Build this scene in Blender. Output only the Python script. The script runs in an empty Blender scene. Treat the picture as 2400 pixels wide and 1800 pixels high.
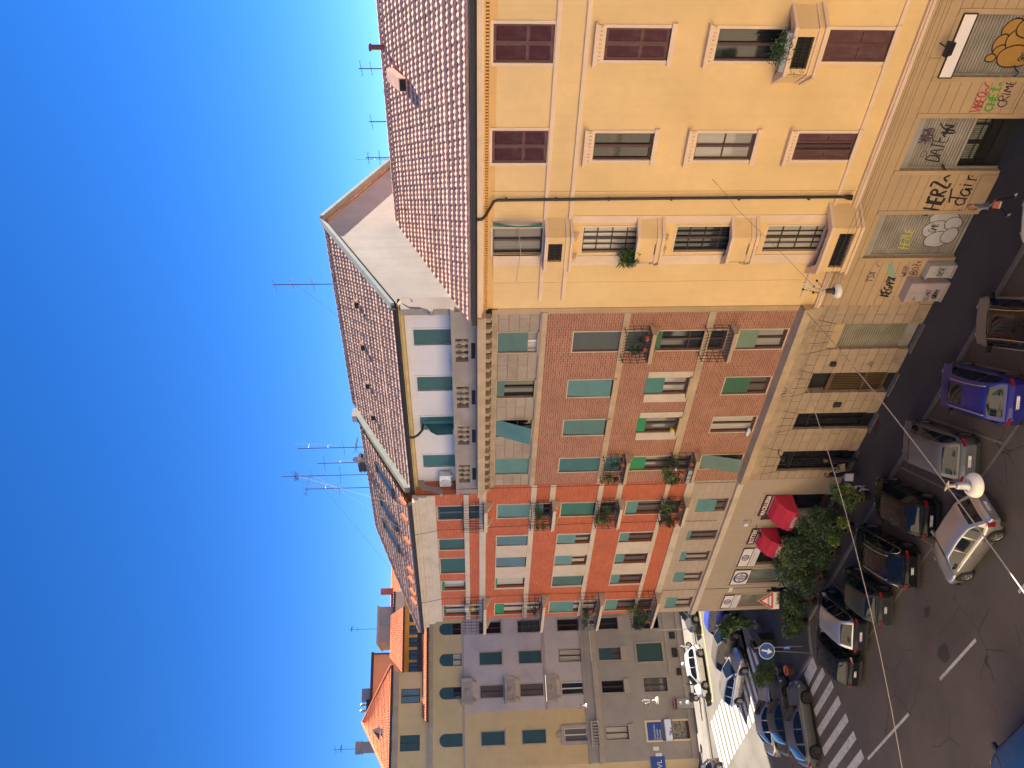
import bpy, bmesh, math, random
from mathutils import Vector, Matrix, Euler, noise
random.seed(7)
SC = bpy.context.scene
COL = SC.collection
R = math.radians
PI = math.pi

# ------------------------------------------------------------------ materials
MATS = {}
def nodes_of(m):
    m.use_nodes = True
    nt = m.node_tree
    for n in list(nt.nodes): nt.nodes.remove(n)
    out = nt.nodes.new('ShaderNodeOutputMaterial')
    b = nt.nodes.new('ShaderNodeBsdfPrincipled')
    nt.links.new(b.outputs[0], out.inputs[0])
    return nt, b
def N(nt, t, **kw):
    n = nt.nodes.new(t)
    for k, v in kw.items():
        if k in n.inputs: n.inputs[k].default_value = v
        else: setattr(n, k, v)
    return n
def rgba(c, k=1.0): return (min(c[0]*k, 1), min(c[1]*k, 1), min(c[2]*k, 1), 1)
def coords(nt, scale=(1, 1, 1), rot=(0, 0, 0)):
    tc = nt.nodes.new('ShaderNodeTexCoord')
    mp = N(nt, 'ShaderNodeMapping')
    mp.inputs['Scale'].default_value = scale
    mp.inputs['Rotation'].default_value = rot
    nt.links.new(tc.outputs['Object'], mp.inputs[0])
    return mp.outputs[0]
def noise_fac(nt, vec, scale, detail=4, lo=.35, hi=.65, rough=.55):
    n = N(nt, 'ShaderNodeTexNoise', Scale=scale, Detail=detail, Roughness=rough)
    nt.links.new(vec, n.inputs['Vector'])
    mr = N(nt, 'ShaderNodeMapRange')
    mr.inputs[1].default_value = lo; mr.inputs[2].default_value = hi
    nt.links.new(n.outputs[0], mr.inputs[0])
    return mr.outputs[0]
def mixc(nt, fac, a, b, mode='MIX'):
    m = N(nt, 'ShaderNodeMix', data_type='RGBA', blend_type=mode)
    for i, v in ((6, a), (7, b)):
        if isinstance(v, tuple): m.inputs[i].default_value = v
        else: nt.links.new(v, m.inputs[i])
    if isinstance(fac, float): m.inputs[0].default_value = fac
    else: nt.links.new(fac, m.inputs[0])
    return m.outputs[2]
def math_(nt, op, a, b=0.0):
    m = N(nt, 'ShaderNodeMath', operation=op)
    for i, v in ((0, a), (1, b)):
        if isinstance(v, (int, float)): m.inputs[i].default_value = v
        else: nt.links.new(v, m.inputs[i])
    return m.outputs[0]
def bump(nt, b, h, strength=.3, dist=.01, chain=None):
    bp = N(nt, 'ShaderNodeBump', Strength=strength, Distance=dist)
    nt.links.new(h, bp.inputs['Height'])
    if chain is not None: nt.links.new(chain, bp.inputs['Normal'])
    nt.links.new(bp.outputs[0], b.inputs['Normal'])
    return bp.outputs[0]
def mat(name, col, rough=.8, var=.12, scale=1.5, metal=0., bumpy=0., bscale=40., stain=None, stain_amt=.0, streak=0., spec=.5, coat=0., dirt_scale=.6):
    if name in MATS: return MATS[name]
    m = bpy.data.materials.new(name); MATS[name] = m
    nt, b = nodes_of(m)
    b.inputs['Roughness'].default_value = rough
    b.inputs['Metallic'].default_value = metal
    b.inputs['Specular IOR Level'].default_value = spec
    if coat:
        b.inputs['Coat Weight'].default_value = coat
        b.inputs['Coat Roughness'].default_value = .06
    c = rgba(col)
    if var > 0:
        v = coords(nt)
        f = noise_fac(nt, v, scale, 5)
        c = mixc(nt, f, rgba(col, 1-var), rgba(col, 1+var*.6))
        f2 = noise_fac(nt, v, scale*9, 4)
        c = mixc(nt, math_(nt, 'MULTIPLY', f2, .35), c, rgba(col, 1-var*1.1))
    if stain is not None:
        v = coords(nt, (1, 1, 1))
        f = noise_fac(nt, v, dirt_scale, 7, .5, .72, .65)
        c = mixc(nt, math_(nt, 'MULTIPLY', f, stain_amt), c, rgba(stain))
    if streak > 0:
        v = coords(nt, (2.2, 2.2, .10))
        f = noise_fac(nt, v, 2.0, 6, .52, .75, .6)
        c = mixc(nt, math_(nt, 'MULTIPLY', f, streak), c, rgba(col, .55))
    if isinstance(c, tuple): b.inputs['Base Color'].default_value = c
    else: nt.links.new(c, b.inputs['Base Color'])
    if bumpy > 0:
        v = coords(nt)
        n = N(nt, 'ShaderNodeTexNoise', Scale=bscale, Detail=5)
        nt.links.new(v, n.inputs['Vector'])
        bump(nt, b, n.outputs[0], bumpy, .02)
    return m
def xz(nt):
    tc = nt.nodes.new('ShaderNodeTexCoord')
    s = nt.nodes.new('ShaderNodeSeparateXYZ'); nt.links.new(tc.outputs['Object'], s.inputs[0])
    a = math_(nt, 'ADD', s.outputs[0], s.outputs[1])
    c = nt.nodes.new('ShaderNodeCombineXYZ')
    nt.links.new(a, c.inputs[0]); nt.links.new(s.outputs[2], c.inputs[1])
    return c.outputs[0]
def brick_mat(name, c1, c2, mortar, bw, bh, ms=.01, rough=.85, var=.2, bstr=.5, bdist=.01, stain=None, stain_amt=0., offset=.5, nscale=.7, streak=0.):
    if name in MATS: return MATS[name]
    m = bpy.data.materials.new(name); MATS[name] = m
    nt, b = nodes_of(m)
    b.inputs['Roughness'].default_value = rough
    v = xz(nt)
    br = N(nt, 'ShaderNodeTexBrick', offset=offset)
    nt.links.new(v, br.inputs['Vector'])
    br.inputs['Color1'].default_value = rgba(c1); br.inputs['Color2'].default_value = rgba(c2)
    br.inputs['Mortar'].default_value = rgba(mortar)
    br.inputs['Scale'].default_value = 1.0
    br.inputs['Mortar Size'].default_value = ms
    br.inputs['Mortar Smooth'].default_value = .15
    br.inputs['Bias'].default_value = 0.
    br.inputs['Brick Width'].default_value = bw
    br.inputs['Row Height'].default_value = bh
    f = noise_fac(nt, v, nscale, 6, .3, .7)
    c = mixc(nt, math_(nt, 'MULTIPLY', f, var), br.outputs['Color'], rgba(c1, .45))
    f2 = noise_fac(nt, v, 11., 4, .4, .7)
    c = mixc(nt, math_(nt, 'MULTIPLY', f2, var), c, rgba(c2, 1.35))
    if stain is not None:
        f3 = noise_fac(nt, v, .5, 7, .5, .7, .7)
        c = mixc(nt, math_(nt, 'MULTIPLY', f3, stain_amt), c, rgba(stain))
    if streak > 0:
        vv = coords(nt, (2.2, 2.2, .10))
        f = noise_fac(nt, vv, 2.0, 6, .5, .75, .6)
        c = mixc(nt, math_(nt, 'MULTIPLY', f, streak), c, rgba(c1, .45))
    nt.links.new(c, b.inputs['Base Color'])
    inv = math_(nt, 'SUBTRACT', 1.0, br.outputs['Fac'])
    n1 = bump(nt, b, inv, bstr, bdist)
    nn = N(nt, 'ShaderNodeTexNoise', Scale=30., Detail=4); nt.links.new(v, nn.inputs['Vector'])
    bump(nt, b, nn.outputs[0], .25, .01, n1)
    return m
def slat_mat(name, col, pitch=.05, rough=.6, depth=.012, dark=.55, axis=2, strength=.8, var=.12, metal=0.):
    """horizontal ribs (roller shutters, blinds)"""
    if name in MATS: return MATS[name]
    m = bpy.data.materials.new(name); MATS[name] = m
    nt, b = nodes_of(m)
    b.inputs['Roughness'].default_value = rough; b.inputs['Metallic'].default_value = metal
    tc = nt.nodes.new('ShaderNodeTexCoord')
    s = nt.nodes.new('ShaderNodeSeparateXYZ'); nt.links.new(tc.outputs['Object'], s.inputs[0])
    t = math_(nt, 'FRACT', math_(nt, 'MULTIPLY', s.outputs[axis], 1.0/pitch))
    tri = math_(nt, 'ABSOLUTE', math_(nt, 'SUBTRACT', t, .5))
    h = math_(nt, 'SUBTRACT', 1.0, math_(nt, 'POWER', math_(nt, 'MULTIPLY', tri, 2.0), 3.0))
    f = noise_fac(nt, tc.outputs['Object'], 1.3, 6)
    c = mixc(nt, f, rgba(col, 1-var), rgba(col, 1+var*.5))
    gap = math_(nt, 'MULTIPLY', math_(nt, 'GREATER_THAN', tri, .42), dark)
    c = mixc(nt, gap, c, rgba(col, .35))
    nt.links.new(c, b.inputs['Base Color'])
    bump(nt, b, h, strength, depth)
    return m
def glass_mat(name, col=(.012, .015, .018), rough=.04, curtain=None, spec=.5):
    if name in MATS: return MATS[name]
    m = bpy.data.materials.new(name); MATS[name] = m
    nt, b = nodes_of(m)
    b.inputs['Roughness'].default_value = rough
    b.inputs['Specular IOR Level'].default_value = spec
    v = coords(nt, (9, 9, .35))
    n = N(nt, 'ShaderNodeTexNoise', Scale=1.6, Detail=3); nt.links.new(v, n.inputs['Vector'])
    if curtain:
        c = mixc(nt, n.outputs[0], rgba(curtain, .6), rgba(curtain, 1.15))
        b.inputs['Coat Weight'].default_value = 1.0; b.inputs['Coat Roughness'].default_value = .03
        b.inputs['Roughness'].default_value = .7
    else:
        c = mixc(nt, n.outputs[0], rgba(col, .5), rgba(col, 1.6))
    nt.links.new(c, b.inputs['Base Color'])
    v2 = coords(nt)
    n2 = N(nt, 'ShaderNodeTexNoise', Scale=1.2, Detail=1); nt.links.new(v2, n2.inputs['Vector'])
    bump(nt, b, n2.outputs[0], .04, .05)
    return m
def paint(name, col, metal=.4, rough=.32, coat=1.0):
    if name in MATS: return MATS[name]
    dark = max(col) < .06
    if dark: coat = .22; metal = 0.
    elif metal > .3 and min(col) < .3: metal = .25; rough = .5; coat = .4
    m = bpy.data.materials.new(name); MATS[name] = m
    nt, b = nodes_of(m)
    b.inputs['Metallic'].default_value = metal; b.inputs['Roughness'].default_value = rough
    if dark: b.inputs['Specular IOR Level'].default_value = .12
    b.inputs['Coat Weight'].default_value = coat; b.inputs['Coat Roughness'].default_value = .05
    v = coords(nt)
    f = noise_fac(nt, v, 2.2, 6, .45, .75)
    c = mixc(nt, math_(nt, 'MULTIPLY', f, .05), rgba(col), (.16, .145, .125, 1))
    nt.links.new(c, b.inputs['Base Color'])
    r = math_(nt, 'ADD', math_(nt, 'MULTIPLY', f, .12), rough)
    nt.links.new(r, b.inputs['Roughness'])
    return m
def leaf_mat(name, c1, c2):
    if name in MATS: return MATS[name]
    m = bpy.data.materials.new(name); MATS[name] = m
    nt, b = nodes_of(m)
    b.inputs['Roughness'].default_value = .5
    v = coords(nt)
    f = noise_fac(nt, v, 3.0, 3, .35, .65)
    g = nt.nodes.new('ShaderNodeNewGeometry')
    c = mixc(nt, f, rgba(c1), rgba(c2))
    c = mixc(nt, math_(nt, 'MULTIPLY', g.outputs['Random Per Island'], .5), c, rgba(c2, 1.5))
    nt.links.new(c, b.inputs['Base Color'])
    b.inputs['Subsurface Weight'].default_value = 0.
    return m

# ------------------------------------------------------------------ mesh builder
class MB:
    def __init__(s): s.v = []; s.f = []; s.m = []; s.sm = []
    def add(s, vs, fs, m=0, smooth=False):
        o = len(s.v); s.v += [tuple(v) for v in vs]
        for f in fs: s.f.append(tuple(i+o for i in f)); s.m.append(m); s.sm.append(smooth)
        return s
    def box(s, x0, x1, y0, y1, z0, z1, m=0):
        if x0 > x1: x0, x1 = x1, x0
        if y0 > y1: y0, y1 = y1, y0
        if z0 > z1: z0, z1 = z1, z0
        return s.add([(x0,y0,z0),(x1,y0,z0),(x1,y1,z0),(x0,y1,z0),(x0,y0,z1),(x1,y0,z1),(x1,y1,z1),(x0,y1,z1)],
              [(0,3,2,1),(4,5,6,7),(0,1,5,4),(1,2,6,5),(2,3,7,6),(3,0,4,7)], m)
    def quad(s, a, b, c, d, m=0, smooth=False): return s.add([a, b, c, d], [(0,1,2,3)], m, smooth)
    def tri(s, a, b, c, m=0): return s.add([a, b, c], [(0,1,2)], m)
    def poly(s, pts, m=0): return s.add(pts, [tuple(range(len(pts)))], m)
    def prism(s, pts, d, m=0):
        """closed polygon pts (3-D) swept along vector d"""
        n = len(pts); d = Vector(d)
        a = [Vector(p) for p in pts]; b = [p+d for p in a]
        nrm = Vector((0,0,0))
        for i in range(n): nrm += a[i].cross(a[(i+1) % n])
        fl = nrm.dot(d) > 0
        fs = [tuple(range(n))[::-1] if fl else tuple(range(n)), tuple(range(n, 2*n)) if fl else tuple(range(n, 2*n))[::-1]]
        for i in range(n):
            j = (i+1) % n
            fs.append((i, j, n+j, n+i) if fl else (j, i, n+i, n+j))
        return s.add([tuple(p) for p in a+b], fs, m)
    def tube(s, pts, r, n=6, m=0, smooth=True, caps=True):
        pts = [Vector(p) for p in pts]; rs = r if isinstance(r, (list, tuple)) else [r]*len(pts)
        vs = []; fs = []
        up = None
        for i, p in enumerate(pts):
            t = (pts[min(i+1, len(pts)-1)] - pts[max(i-1, 0)])
            if t.length < 1e-9: t = Vector((0,0,1))
            t.normalize()
            if up is None or abs(up.dot(t)) > .95:
                up = Vector((0,0,1)) if abs(t.z) < .9 else Vector((1,0,0))
            u = t.cross(up).normalized(); w = u.cross(t).normalized(); up = w
            for k in range(n):
                a = 2*PI*k/n
                vs.append(p + (u*math.cos(a) + w*math.sin(a))*rs[i])
        for i in range(len(pts)-1):
            for k in range(n):
                k2 = (k+1) % n
                fs.append((i*n+k, i*n+k2, (i+1)*n+k2, (i+1)*n+k))
        s.add(vs, fs, m, smooth)
        if caps:
            L = len(pts)-1
            s.add(vs[:n], [tuple(range(n))[::-1]], m); s.add(vs[L*n:], [tuple(range(n))], m)
        return s
    def lathe(s, prof, c=(0,0,0), n=16, m=0, smooth=True, axis='z'):
        vs = []; fs = []
        for (r, z) in prof:
            for k in range(n):
                a = 2*PI*k/n
                p = (r*math.cos(a), r*math.sin(a), z)
                if axis == 'y': p = (p[0], p[2], p[1])
                if axis == 'x': p = (p[2], p[0], p[1])
                vs.append((p[0]+c[0], p[1]+c[1], p[2]+c[2]))
        for i in range(len(prof)-1):
            for k in range(n):
                k2 = (k+1) % n
                f = (i*n+k, i*n+k2, (i+1)*n+k2, (i+1)*n+k)
                fs.append(f[::-1] if axis == 'y' else f)
        return s.add(vs, fs, m, smooth)
    def ring(s, x0, x1, z0, z1, w, y0, y1, m=0, bottom=True):
        s.box(x0-w, x0, y0, y1, z0-(w if bottom else 0), z1+w, m); s.box(x1, x1+w, y0, y1, z0-(w if bottom else 0), z1+w, m)
        s.box(x0, x1, y0, y1, z1, z1+w, m)
        if bottom: s.box(x0, x1, y0, y1, z0-w, z0, m)
        return s
    def stroke(s, pts, w, y, m=0):
        """flat ribbon along a polyline in the x-z plane at y"""
        P = [Vector((p[0], p[1])) for p in pts]
        L = []; Rr = []
        for i, p in enumerate(P):
            t = P[min(i+1, len(P)-1)] - P[max(i-1, 0)]
            if t.length < 1e-9: t = Vector((1, 0))
            t.normalize(); n = Vector((-t.y, t.x))*w*.5
            L.append(p+n); Rr.append(p-n)
        vs = [(q.x, y, q.y) for q in L] + [(q.x, y, q.y) for q in Rr]
        k = len(P)
        return s.add(vs, [(i, i+1, k+i+1, k+i) for i in range(k-1)], m)
    def text(s, body, size, org, ux=(1,0,0), uz=(0,0,1), m=0, align='LEFT', ext=.004, sx=1.0, bold=0.):
        cu = bpy.data.curves.new('t', 'FONT'); cu.body = body; cu.size = size; cu.align_x = align
        cu.extrude = 0; cu.offset = bold; cu.resolution_u = 2
        o = bpy.data.objects.new('t', cu); COL.objects.link(o)
        dg = bpy.context.evaluated_depsgraph_get(); dg.update()
        me = bpy.data.meshes.new_from_object(o.evaluated_get(dg))
        ux = Vector(ux); uz = Vector(uz); org = Vector(org); nn = ux.cross(uz)
        vs = [org + ux*(v.co.x*sx) + uz*v.co.y + nn*ext for v in me.vertices]
        s.add(vs, [tuple(p.vertices) for p in me.polygons], m)
        bpy.data.objects.remove(o); bpy.data.meshes.remove(me); bpy.data.curves.remove(cu)
        return s
    def mesh(s, name, mats, off=(0,0,0)):
        me = bpy.data.meshes.new(name)
        o = Vector(off)
        me.from_pydata([Vector(v)+o for v in s.v], [], s.f)
        mats = mats if isinstance(mats, (list, tuple)) else [mats]
        for mm in mats: me.materials.append(mm)
        me.polygons.foreach_set('material_index', s.m)
        me.polygons.foreach_set('use_smooth', s.sm)
        me.update()
        return me
    def obj(s, name, mats, parent=None, off=(0,0,0), loc=None):
        return link(name, s.mesh(name, mats, off), parent, loc)
def link(name, me, parent=None, loc=None):
    o = bpy.data.objects.new(name, me); COL.objects.link(o)
    if parent is not None: o.parent = parent
    if loc is not None: o.location = loc
    return o
def tag(o, label=None, cat=None, group=None, kind=None):
    if label: o['label'] = label
    if cat: o['category'] = cat
    if group: o['group'] = group
    if kind: o['kind'] = kind
    return o
def empty(name, loc, rz=0., label=None, cat=None, group=None):
    o = bpy.data.objects.new(name, None); COL.objects.link(o)
    o.empty_display_size = .2
    o.location = loc; o.rotation_euler = (0, 0, rz)
    return tag(o, label, cat, group)
def kids(o): return [c for c in o.children]
def dup(o, parent=None, loc=None, rz=None):
    c = o.copy(); COL.objects.link(c)
    if parent is not None: c.parent = parent
    if loc is not None: c.location = loc
    if rz is not None: c.rotation_euler = (0, 0, rz)
    for ch in kids(o): dup(ch, c)
    return c

# ------------------------------------------------------------------ facade helpers (local: x along wall, -y outwards, z up)
def wall_mb(x0, x1, z0, z1, ops, rev=.22, m=0, mrev=None, mb=None, y=0.):
    """front face with rectangular holes and their reveals"""
    mb = mb or MB()
    mrev = m if mrev is None else mrev
    xs = sorted(set([x0, x1] + [v for o in ops for v in o[:2] if x0 < v < x1]))
    zs = sorted(set([z0, z1] + [v for o in ops for v in o[2:4] if z0 < v < z1]))
    xs2 = [xs[0]]
    for a in xs[1:]:
        if a-xs2[-1] > 1e-4: xs2.append(a)
    zs2 = [zs[0]]
    for a in zs[1:]:
        if a-zs2[-1] > 1e-4: zs2.append(a)
    for i in range(len(xs2)-1):
        cx = (xs2[i]+xs2[i+1])/2
        run = None
        for j in range(len(zs2)-1):
            cz = (zs2[j]+zs2[j+1])/2
            hole = any(o[0] < cx < o[1] and o[2] < cz < o[3] for o in ops)
            if not hole:
                if run is None: run = zs2[j]
                end = zs2[j+1]
            if (hole or j == len(zs2)-2) and run is not None:
                e = zs2[j] if hole else end
                mb.quad((xs2[i], y, run), (xs2[i+1], y, run), (xs2[i+1], y, e), (xs2[i], y, e), m)
                run = None
    for o in ops:
        a, b, c, d = max(o[0], x0), min(o[1], x1), max(o[2], z0), min(o[3], z1)
        if b <= a or d <= c: continue
        r = o[4] if len(o) > 4 else rev
        mb.quad((a,y,c),(a,y,d),(a,y+r,d),(a,y+r,c), mrev); mb.quad((b,y,d),(b,y,c),(b,y+r,c),(b,y+r,d), mrev)
        mb.quad((a,y,d),(b,y,d),(b,y+r,d),(a,y+r,d), mrev)
        if c > z0+1e-6 or c > .01: mb.quad((b,y,c),(a,y,c),(a,y+r,c),(b,y+r,c), mrev)
    return mb
WIN = {}
def cached(key, name, mb_fn, mats, parent, loc=(0,0,0)):
    if key not in WIN: WIN[key] = mb_fn().mesh(name, mats)
    return link(name, WIN[key], parent, loc)
def leaf_shutter(w, h, slat=.055, y0=-.02, t=.045):
    mb = MB(); f = .07
    mb.box(0, f, y0, y0+t, 0, h); mb.box(w-f, w, y0, y0+t, 0, h)
    mb.box(f, w-f, y0, y0+t, 0, f*1.3); mb.box(f, w-f, y0, y0+t, h-f*1.2, h); mb.box(f, w-f, y0, y0+t, h*.42, h*.42+f)
    mb.quad((f,y0+t*.8,0),(w-f,y0+t*.8,0),(w-f,y0+t*.8,h),(f,y0+t*.8,h))
    z = f*1.3
    while z < h-f*1.2-.01:
        if not (h*.42-slat < z < h*.42+f):
            mb.quad((f,y0+.004,z),(w-f,y0+.004,z),(w-f,y0+t*.75,z+slat*.95),(f,y0+t*.75,z+slat*.95))
        z += slat
    return mb
def window(root, x, z, w, h, glass, frame, rev=.22, mull=1, tr=0, blind=None, shutters=None, surround=None, sill=None, name='window', trz=None, bars=None):
    """one window as a part of root. blind=(material, fraction, tilt); shutters=material; surround=(width, proj, material); sill=(over, proj, thick, material)"""
    fr = .055
    k = (round(w,2), round(h,2), rev, mull, tr, frame.name, name)
    def mk():
        mb = MB()
        y0, y1 = rev-.09, rev-.03
        mb.box(-w/2, -w/2+fr, y0, y1, 0, h); mb.box(w/2-fr, w/2, y0, y1, 0, h)
        mb.box(-w/2+fr, w/2-fr, y0, y1, 0, fr*1.3); mb.box(-w/2+fr, w/2-fr, y0, y1, h-fr, h)
        for i in range(mull):
            c = -w/2 + w*(i+1)/(mull+1); mb.box(c-.05, c+.05, y0-.012, y1-.012, fr*1.3, h-fr)
        for i in range(tr):
            c = h*(i+1)/(tr+1); mb.box(-w/2+fr, w/2-fr, y0+.01, y1, c-.02, c+.02)
        return mb
    o = cached(('w',)+k, name, mk, frame, root, (x, 0, z))
    cached(('p', round(w,2), round(h,2), rev, glass.name), 'pane', lambda: MB().quad((-w/2,rev-.035,0),(w/2,rev-.035,0),(w/2,rev-.035,h),(-w/2,rev-.035,h)), glass, o)
    if blind:
        bm_, fr_, tilt = blind
        def mkb():
            mb = MB(); hb = h*fr_; yt = .05; yb = .05-tilt
            za, zb = h-.01, h-hb
            mb.prism([(-w/2+.02,yt,za),(w/2-.02,yt,za),(w/2-.02,yb,zb),(-w/2+.02,yb,zb)], (0,.025,0))
            if tilt > .1:
                mb.box(-w/2+.01, -w/2+.03, yb*.5, .05, h*.42, h*.42+.02); mb.box(w/2-.03, w/2-.01, yb*.5, .05, h*.42, h*.42+.02)
            return mb
        cached(('b', round(w,2), round(h,2), fr_, tilt, bm_.name), 'roller_blind', mkb, bm_, o)
    if shutters:
        sw = (w-.02)/2
        me = WIN.setdefault(('s', round(sw,3), round(h,2), shutters.name), None) or leaf_shutter(sw, h-.02).mesh('shutter', shutters)
        WIN[('s', round(sw,3), round(h,2), shutters.name)] = me
        for sx in (-w/2+.01, .002): link('shutter', me, o, (sx, .04, .01))
    if surround:
        sw, pr, sm = surround
        cached(('r', round(w,2), round(h,2), sw, pr, sm.name), 'surround', lambda: MB().ring(-w/2, w/2, 0, h, sw, -pr, .02, 0, bottom=sill is None), sm, o)
    if sill:
        ov, pr, th, sm = sill
        cached(('l', round(w,2), ov, pr, th, sm.name), 'sill', lambda: MB().box(-w/2-ov, w/2+ov, -pr, .03, -th, 0.), sm, o)
    if bars:
        nb, nr, bmat = bars
        def mkg():
            mb = MB()
            for i in range(nb):
                c = -w/2 + w*(i+.5)/nb; mb.box(c-.012, c+.012, .03, .054, 0, h)
            for i in range(nr):
                c = h*(i+.5)/nr; mb.box(-w/2, w/2, .028, .056, c-.012, c+.012)
            return mb
        cached(('g', round(w,2), round(h,2), nb, nr, bmat.name), 'grille', mkg, bmat, o)
    return o
def tile_roof(name, P00, P10, P01, P11, mats, parent, off, course=.36, wave=.24, rise=.05, amp=.035, samples=4, clip=None):
    """pantile slope: P00-P10 along the eave, P01-P11 along the ridge"""
    mb = MB()
    P00, P10, P01, P11 = map(Vector, (P00, P10, P01, P11))
    ln = ((P10-P00).length + (P11-P01).length)/2
    sl = ((P01-P00).length + (P11-P10).length)/2
    nc = max(2, int(sl/course)); nx = max(4, int(max((P10-P00).length, (P11-P01).length)/wave*samples))
    nrm = (P10-P00).cross(P01-P00)
    if nrm.length < 1e-6: nrm = (P10-P00).cross(P11-P10)
    nrm.normalize()
    rnd = random.Random(hash(name) % 1000)
    def pt(u, v, hgt):
        a = P00.lerp(P10, u); b = P01.lerp(P11, u)
        return a.lerp(b, v) + nrm*hgt
    for c in range(nc):
        v0, v1 = c/nc, (c+1)/nc
        rows = []
        wob = rnd.uniform(-.01, .01)
        for (v, base) in ((v0, -.01), (v0, rise+wob), (v0+(v1-v0)*.5, rise*.62+wob), (v1+.012, 0.)):
            row = []
            for i in range(nx+1):
                ph = (i % samples)/samples*2*PI
                tile = i//samples
                j = ((tile*7919 + c*104729) % 97)/97.0 - .5
                h = base + (amp*(.5+.5*math.cos(ph)) + j*.014 if base > -.005 else 0.)
                row.append(pt(i/nx, v, h))
            rows.append(row)
        vs = [p for r in rows for p in r]; w = nx+1; fs = []
        for k in range(len(rows)-1):
            for i in range(nx): fs.append((k*w+i, k*w+i+1, (k+1)*w+i+1, (k+1)*w+i))
        mb.add(vs, fs, 0, True)
    mb.quad(*[tuple(p - nrm*.03) for p in (P00, P01, P11, P10)], 1)
    return mb.obj(name, mats, parent, off)
# ------------------------------------------------------------------ stroke letters for hand-sprayed writing
SL = {'A':[[(0,0),(.4,1),(.8,0)],[(.15,.4),(.65,.4)]],'B':[[(0,0),(0,1),(.5,.9),(.5,.6),(0,.5),(.6,.4),(.6,.1),(0,0)]],'C':[[(.7,.85),(.4,1),(.05,.7),(.05,.3),(.4,0),(.7,.15)]],
'D':[[(0,0),(0,1),(.5,.85),(.65,.5),(.5,.1),(0,0)]],'E':[[(.6,1),(0,1),(0,0),(.6,0)],[(0,.5),(.5,.5)]],'G':[[(.7,.85),(.4,1),(.05,.7),(.05,.3),(.4,0),(.7,.2),(.7,.45),(.4,.45)]],
'H':[[(0,0),(0,1)],[(.6,0),(.6,1)],[(0,.5),(.6,.5)]],'I':[[(.15,0),(.15,1)]],'K':[[(0,0),(0,1)],[(.6,1),(0,.45),(.6,0)]],'L':[[(0,1),(0,0),(.55,0)]],'M':[[(0,0),(.1,1),(.4,.3),(.7,1),(.8,0)]],
'N':[[(0,0),(0,1),(.6,0),(.6,1)]],'O':[[(.4,1),(.05,.7),(.05,.3),(.4,0),(.75,.3),(.75,.7),(.4,1)]],'P':[[(0,0),(0,1),(.55,.9),(.55,.6),(0,.5)]],'Q':[[(.4,1),(.05,.7),(.05,.3),(.4,0),(.75,.3),(.75,.7),(.4,1)],[(.45,.3),(.9,-.1)]],
'R':[[(0,0),(0,1),(.55,.9),(.55,.6),(0,.5),(.6,0)]],'S':[[(.6,.9),(.3,1),(.05,.8),(.1,.6),(.55,.4),(.6,.2),(.3,0),(0,.1)]],'T':[[(0,1),(.7,1)],[(.35,1),(.35,0)]],'t':[[(.3,1.1),(.3,.1),(.6,0)],[(0,.7),(.6,.75)]],
'U':[[(0,1),(.05,.15),(.3,0),(.6,.15),(.6,1)]],'V':[[(0,1),(.35,0),(.7,1)]],'W':[[(0,1),(.2,0),(.4,.7),(.6,0),(.8,1)]],'X':[[(0,0),(.6,1)],[(0,1),(.6,0)]],'Y':[[(0,1),(.3,.5),(.6,1)],[(.3,.5),(.3,0)]],'Z':[[(0,1),(.6,1),(0,0),(.6,0)]],
'd':[[(.6,1),(.6,0)],[(.6,.5),(.3,.65),(0,.35),(.2,0),(.6,.15)]],'a':[[(.6,.6),(.3,.7),(0,.35),(.2,0),(.55,.2),(.6,.6),(.65,0)]],'n':[[(0,0),(0,.65)],[(0,.5),(.3,.7),(.55,.5),(.55,0)]],'e':[[(0,.35),(.55,.4),(.45,.7),(.1,.6),(.05,.2),(.3,0),(.6,.1)]],
'~':[[(0,.2),(.3,.5),(.7,.1),(1.0,.6),(1.5,.9)]],'>':[[(0,.4),(.8,.6)],[(.5,.9),(.9,.62),(.55,.3)]],'.':[[(.1,0),(.16,.06)]],' ':[],'i':[[(.1,0),(.1,.6)],[(.1,.8),(.12,.88)]],'-':[[(0,.5),(.6,.55)]]}
def spray(mb, txt, x, z, h, w, y, m=0, slant=.12, rise=0., sx=.8, gap=.3, seed=1):
    rnd = random.Random(seed)
    cx = x
    for ch in txt:
        st = SL.get(ch, []); wd = max([p[0] for s_ in st for p in s_] + [.35])
        dz = rnd.uniform(-.08, .08)*h; sc = rnd.uniform(.88, 1.12)
        for s_ in st:
            P = []
            for i in range(len(s_)-1):
                for k in range(4):
                    t = k/4; P.append((s_[i][0]*(1-t)+s_[i+1][0]*t, s_[i][1]*(1-t)+s_[i+1][1]*t))
            P.append(s_[-1])
            for _ in range(2):
                P = [P[0]] + [((P[i-1][0]+2*P[i][0]+P[i+1][0])/4, (P[i-1][1]+2*P[i][1]+P[i+1][1])/4) for i in range(1, len(P)-1)] + [P[-1]]
            mb.stroke([(cx+(px*sx+pz*slant)*h*sc, z+dz+(cx-x)*rise+pz*h*sc) for px, pz in P], w*rnd.uniform(.8, 1.25), y - rnd.uniform(0, .002), m)
        cx += (wd*sx+gap*sx)*h
    return cx
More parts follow.
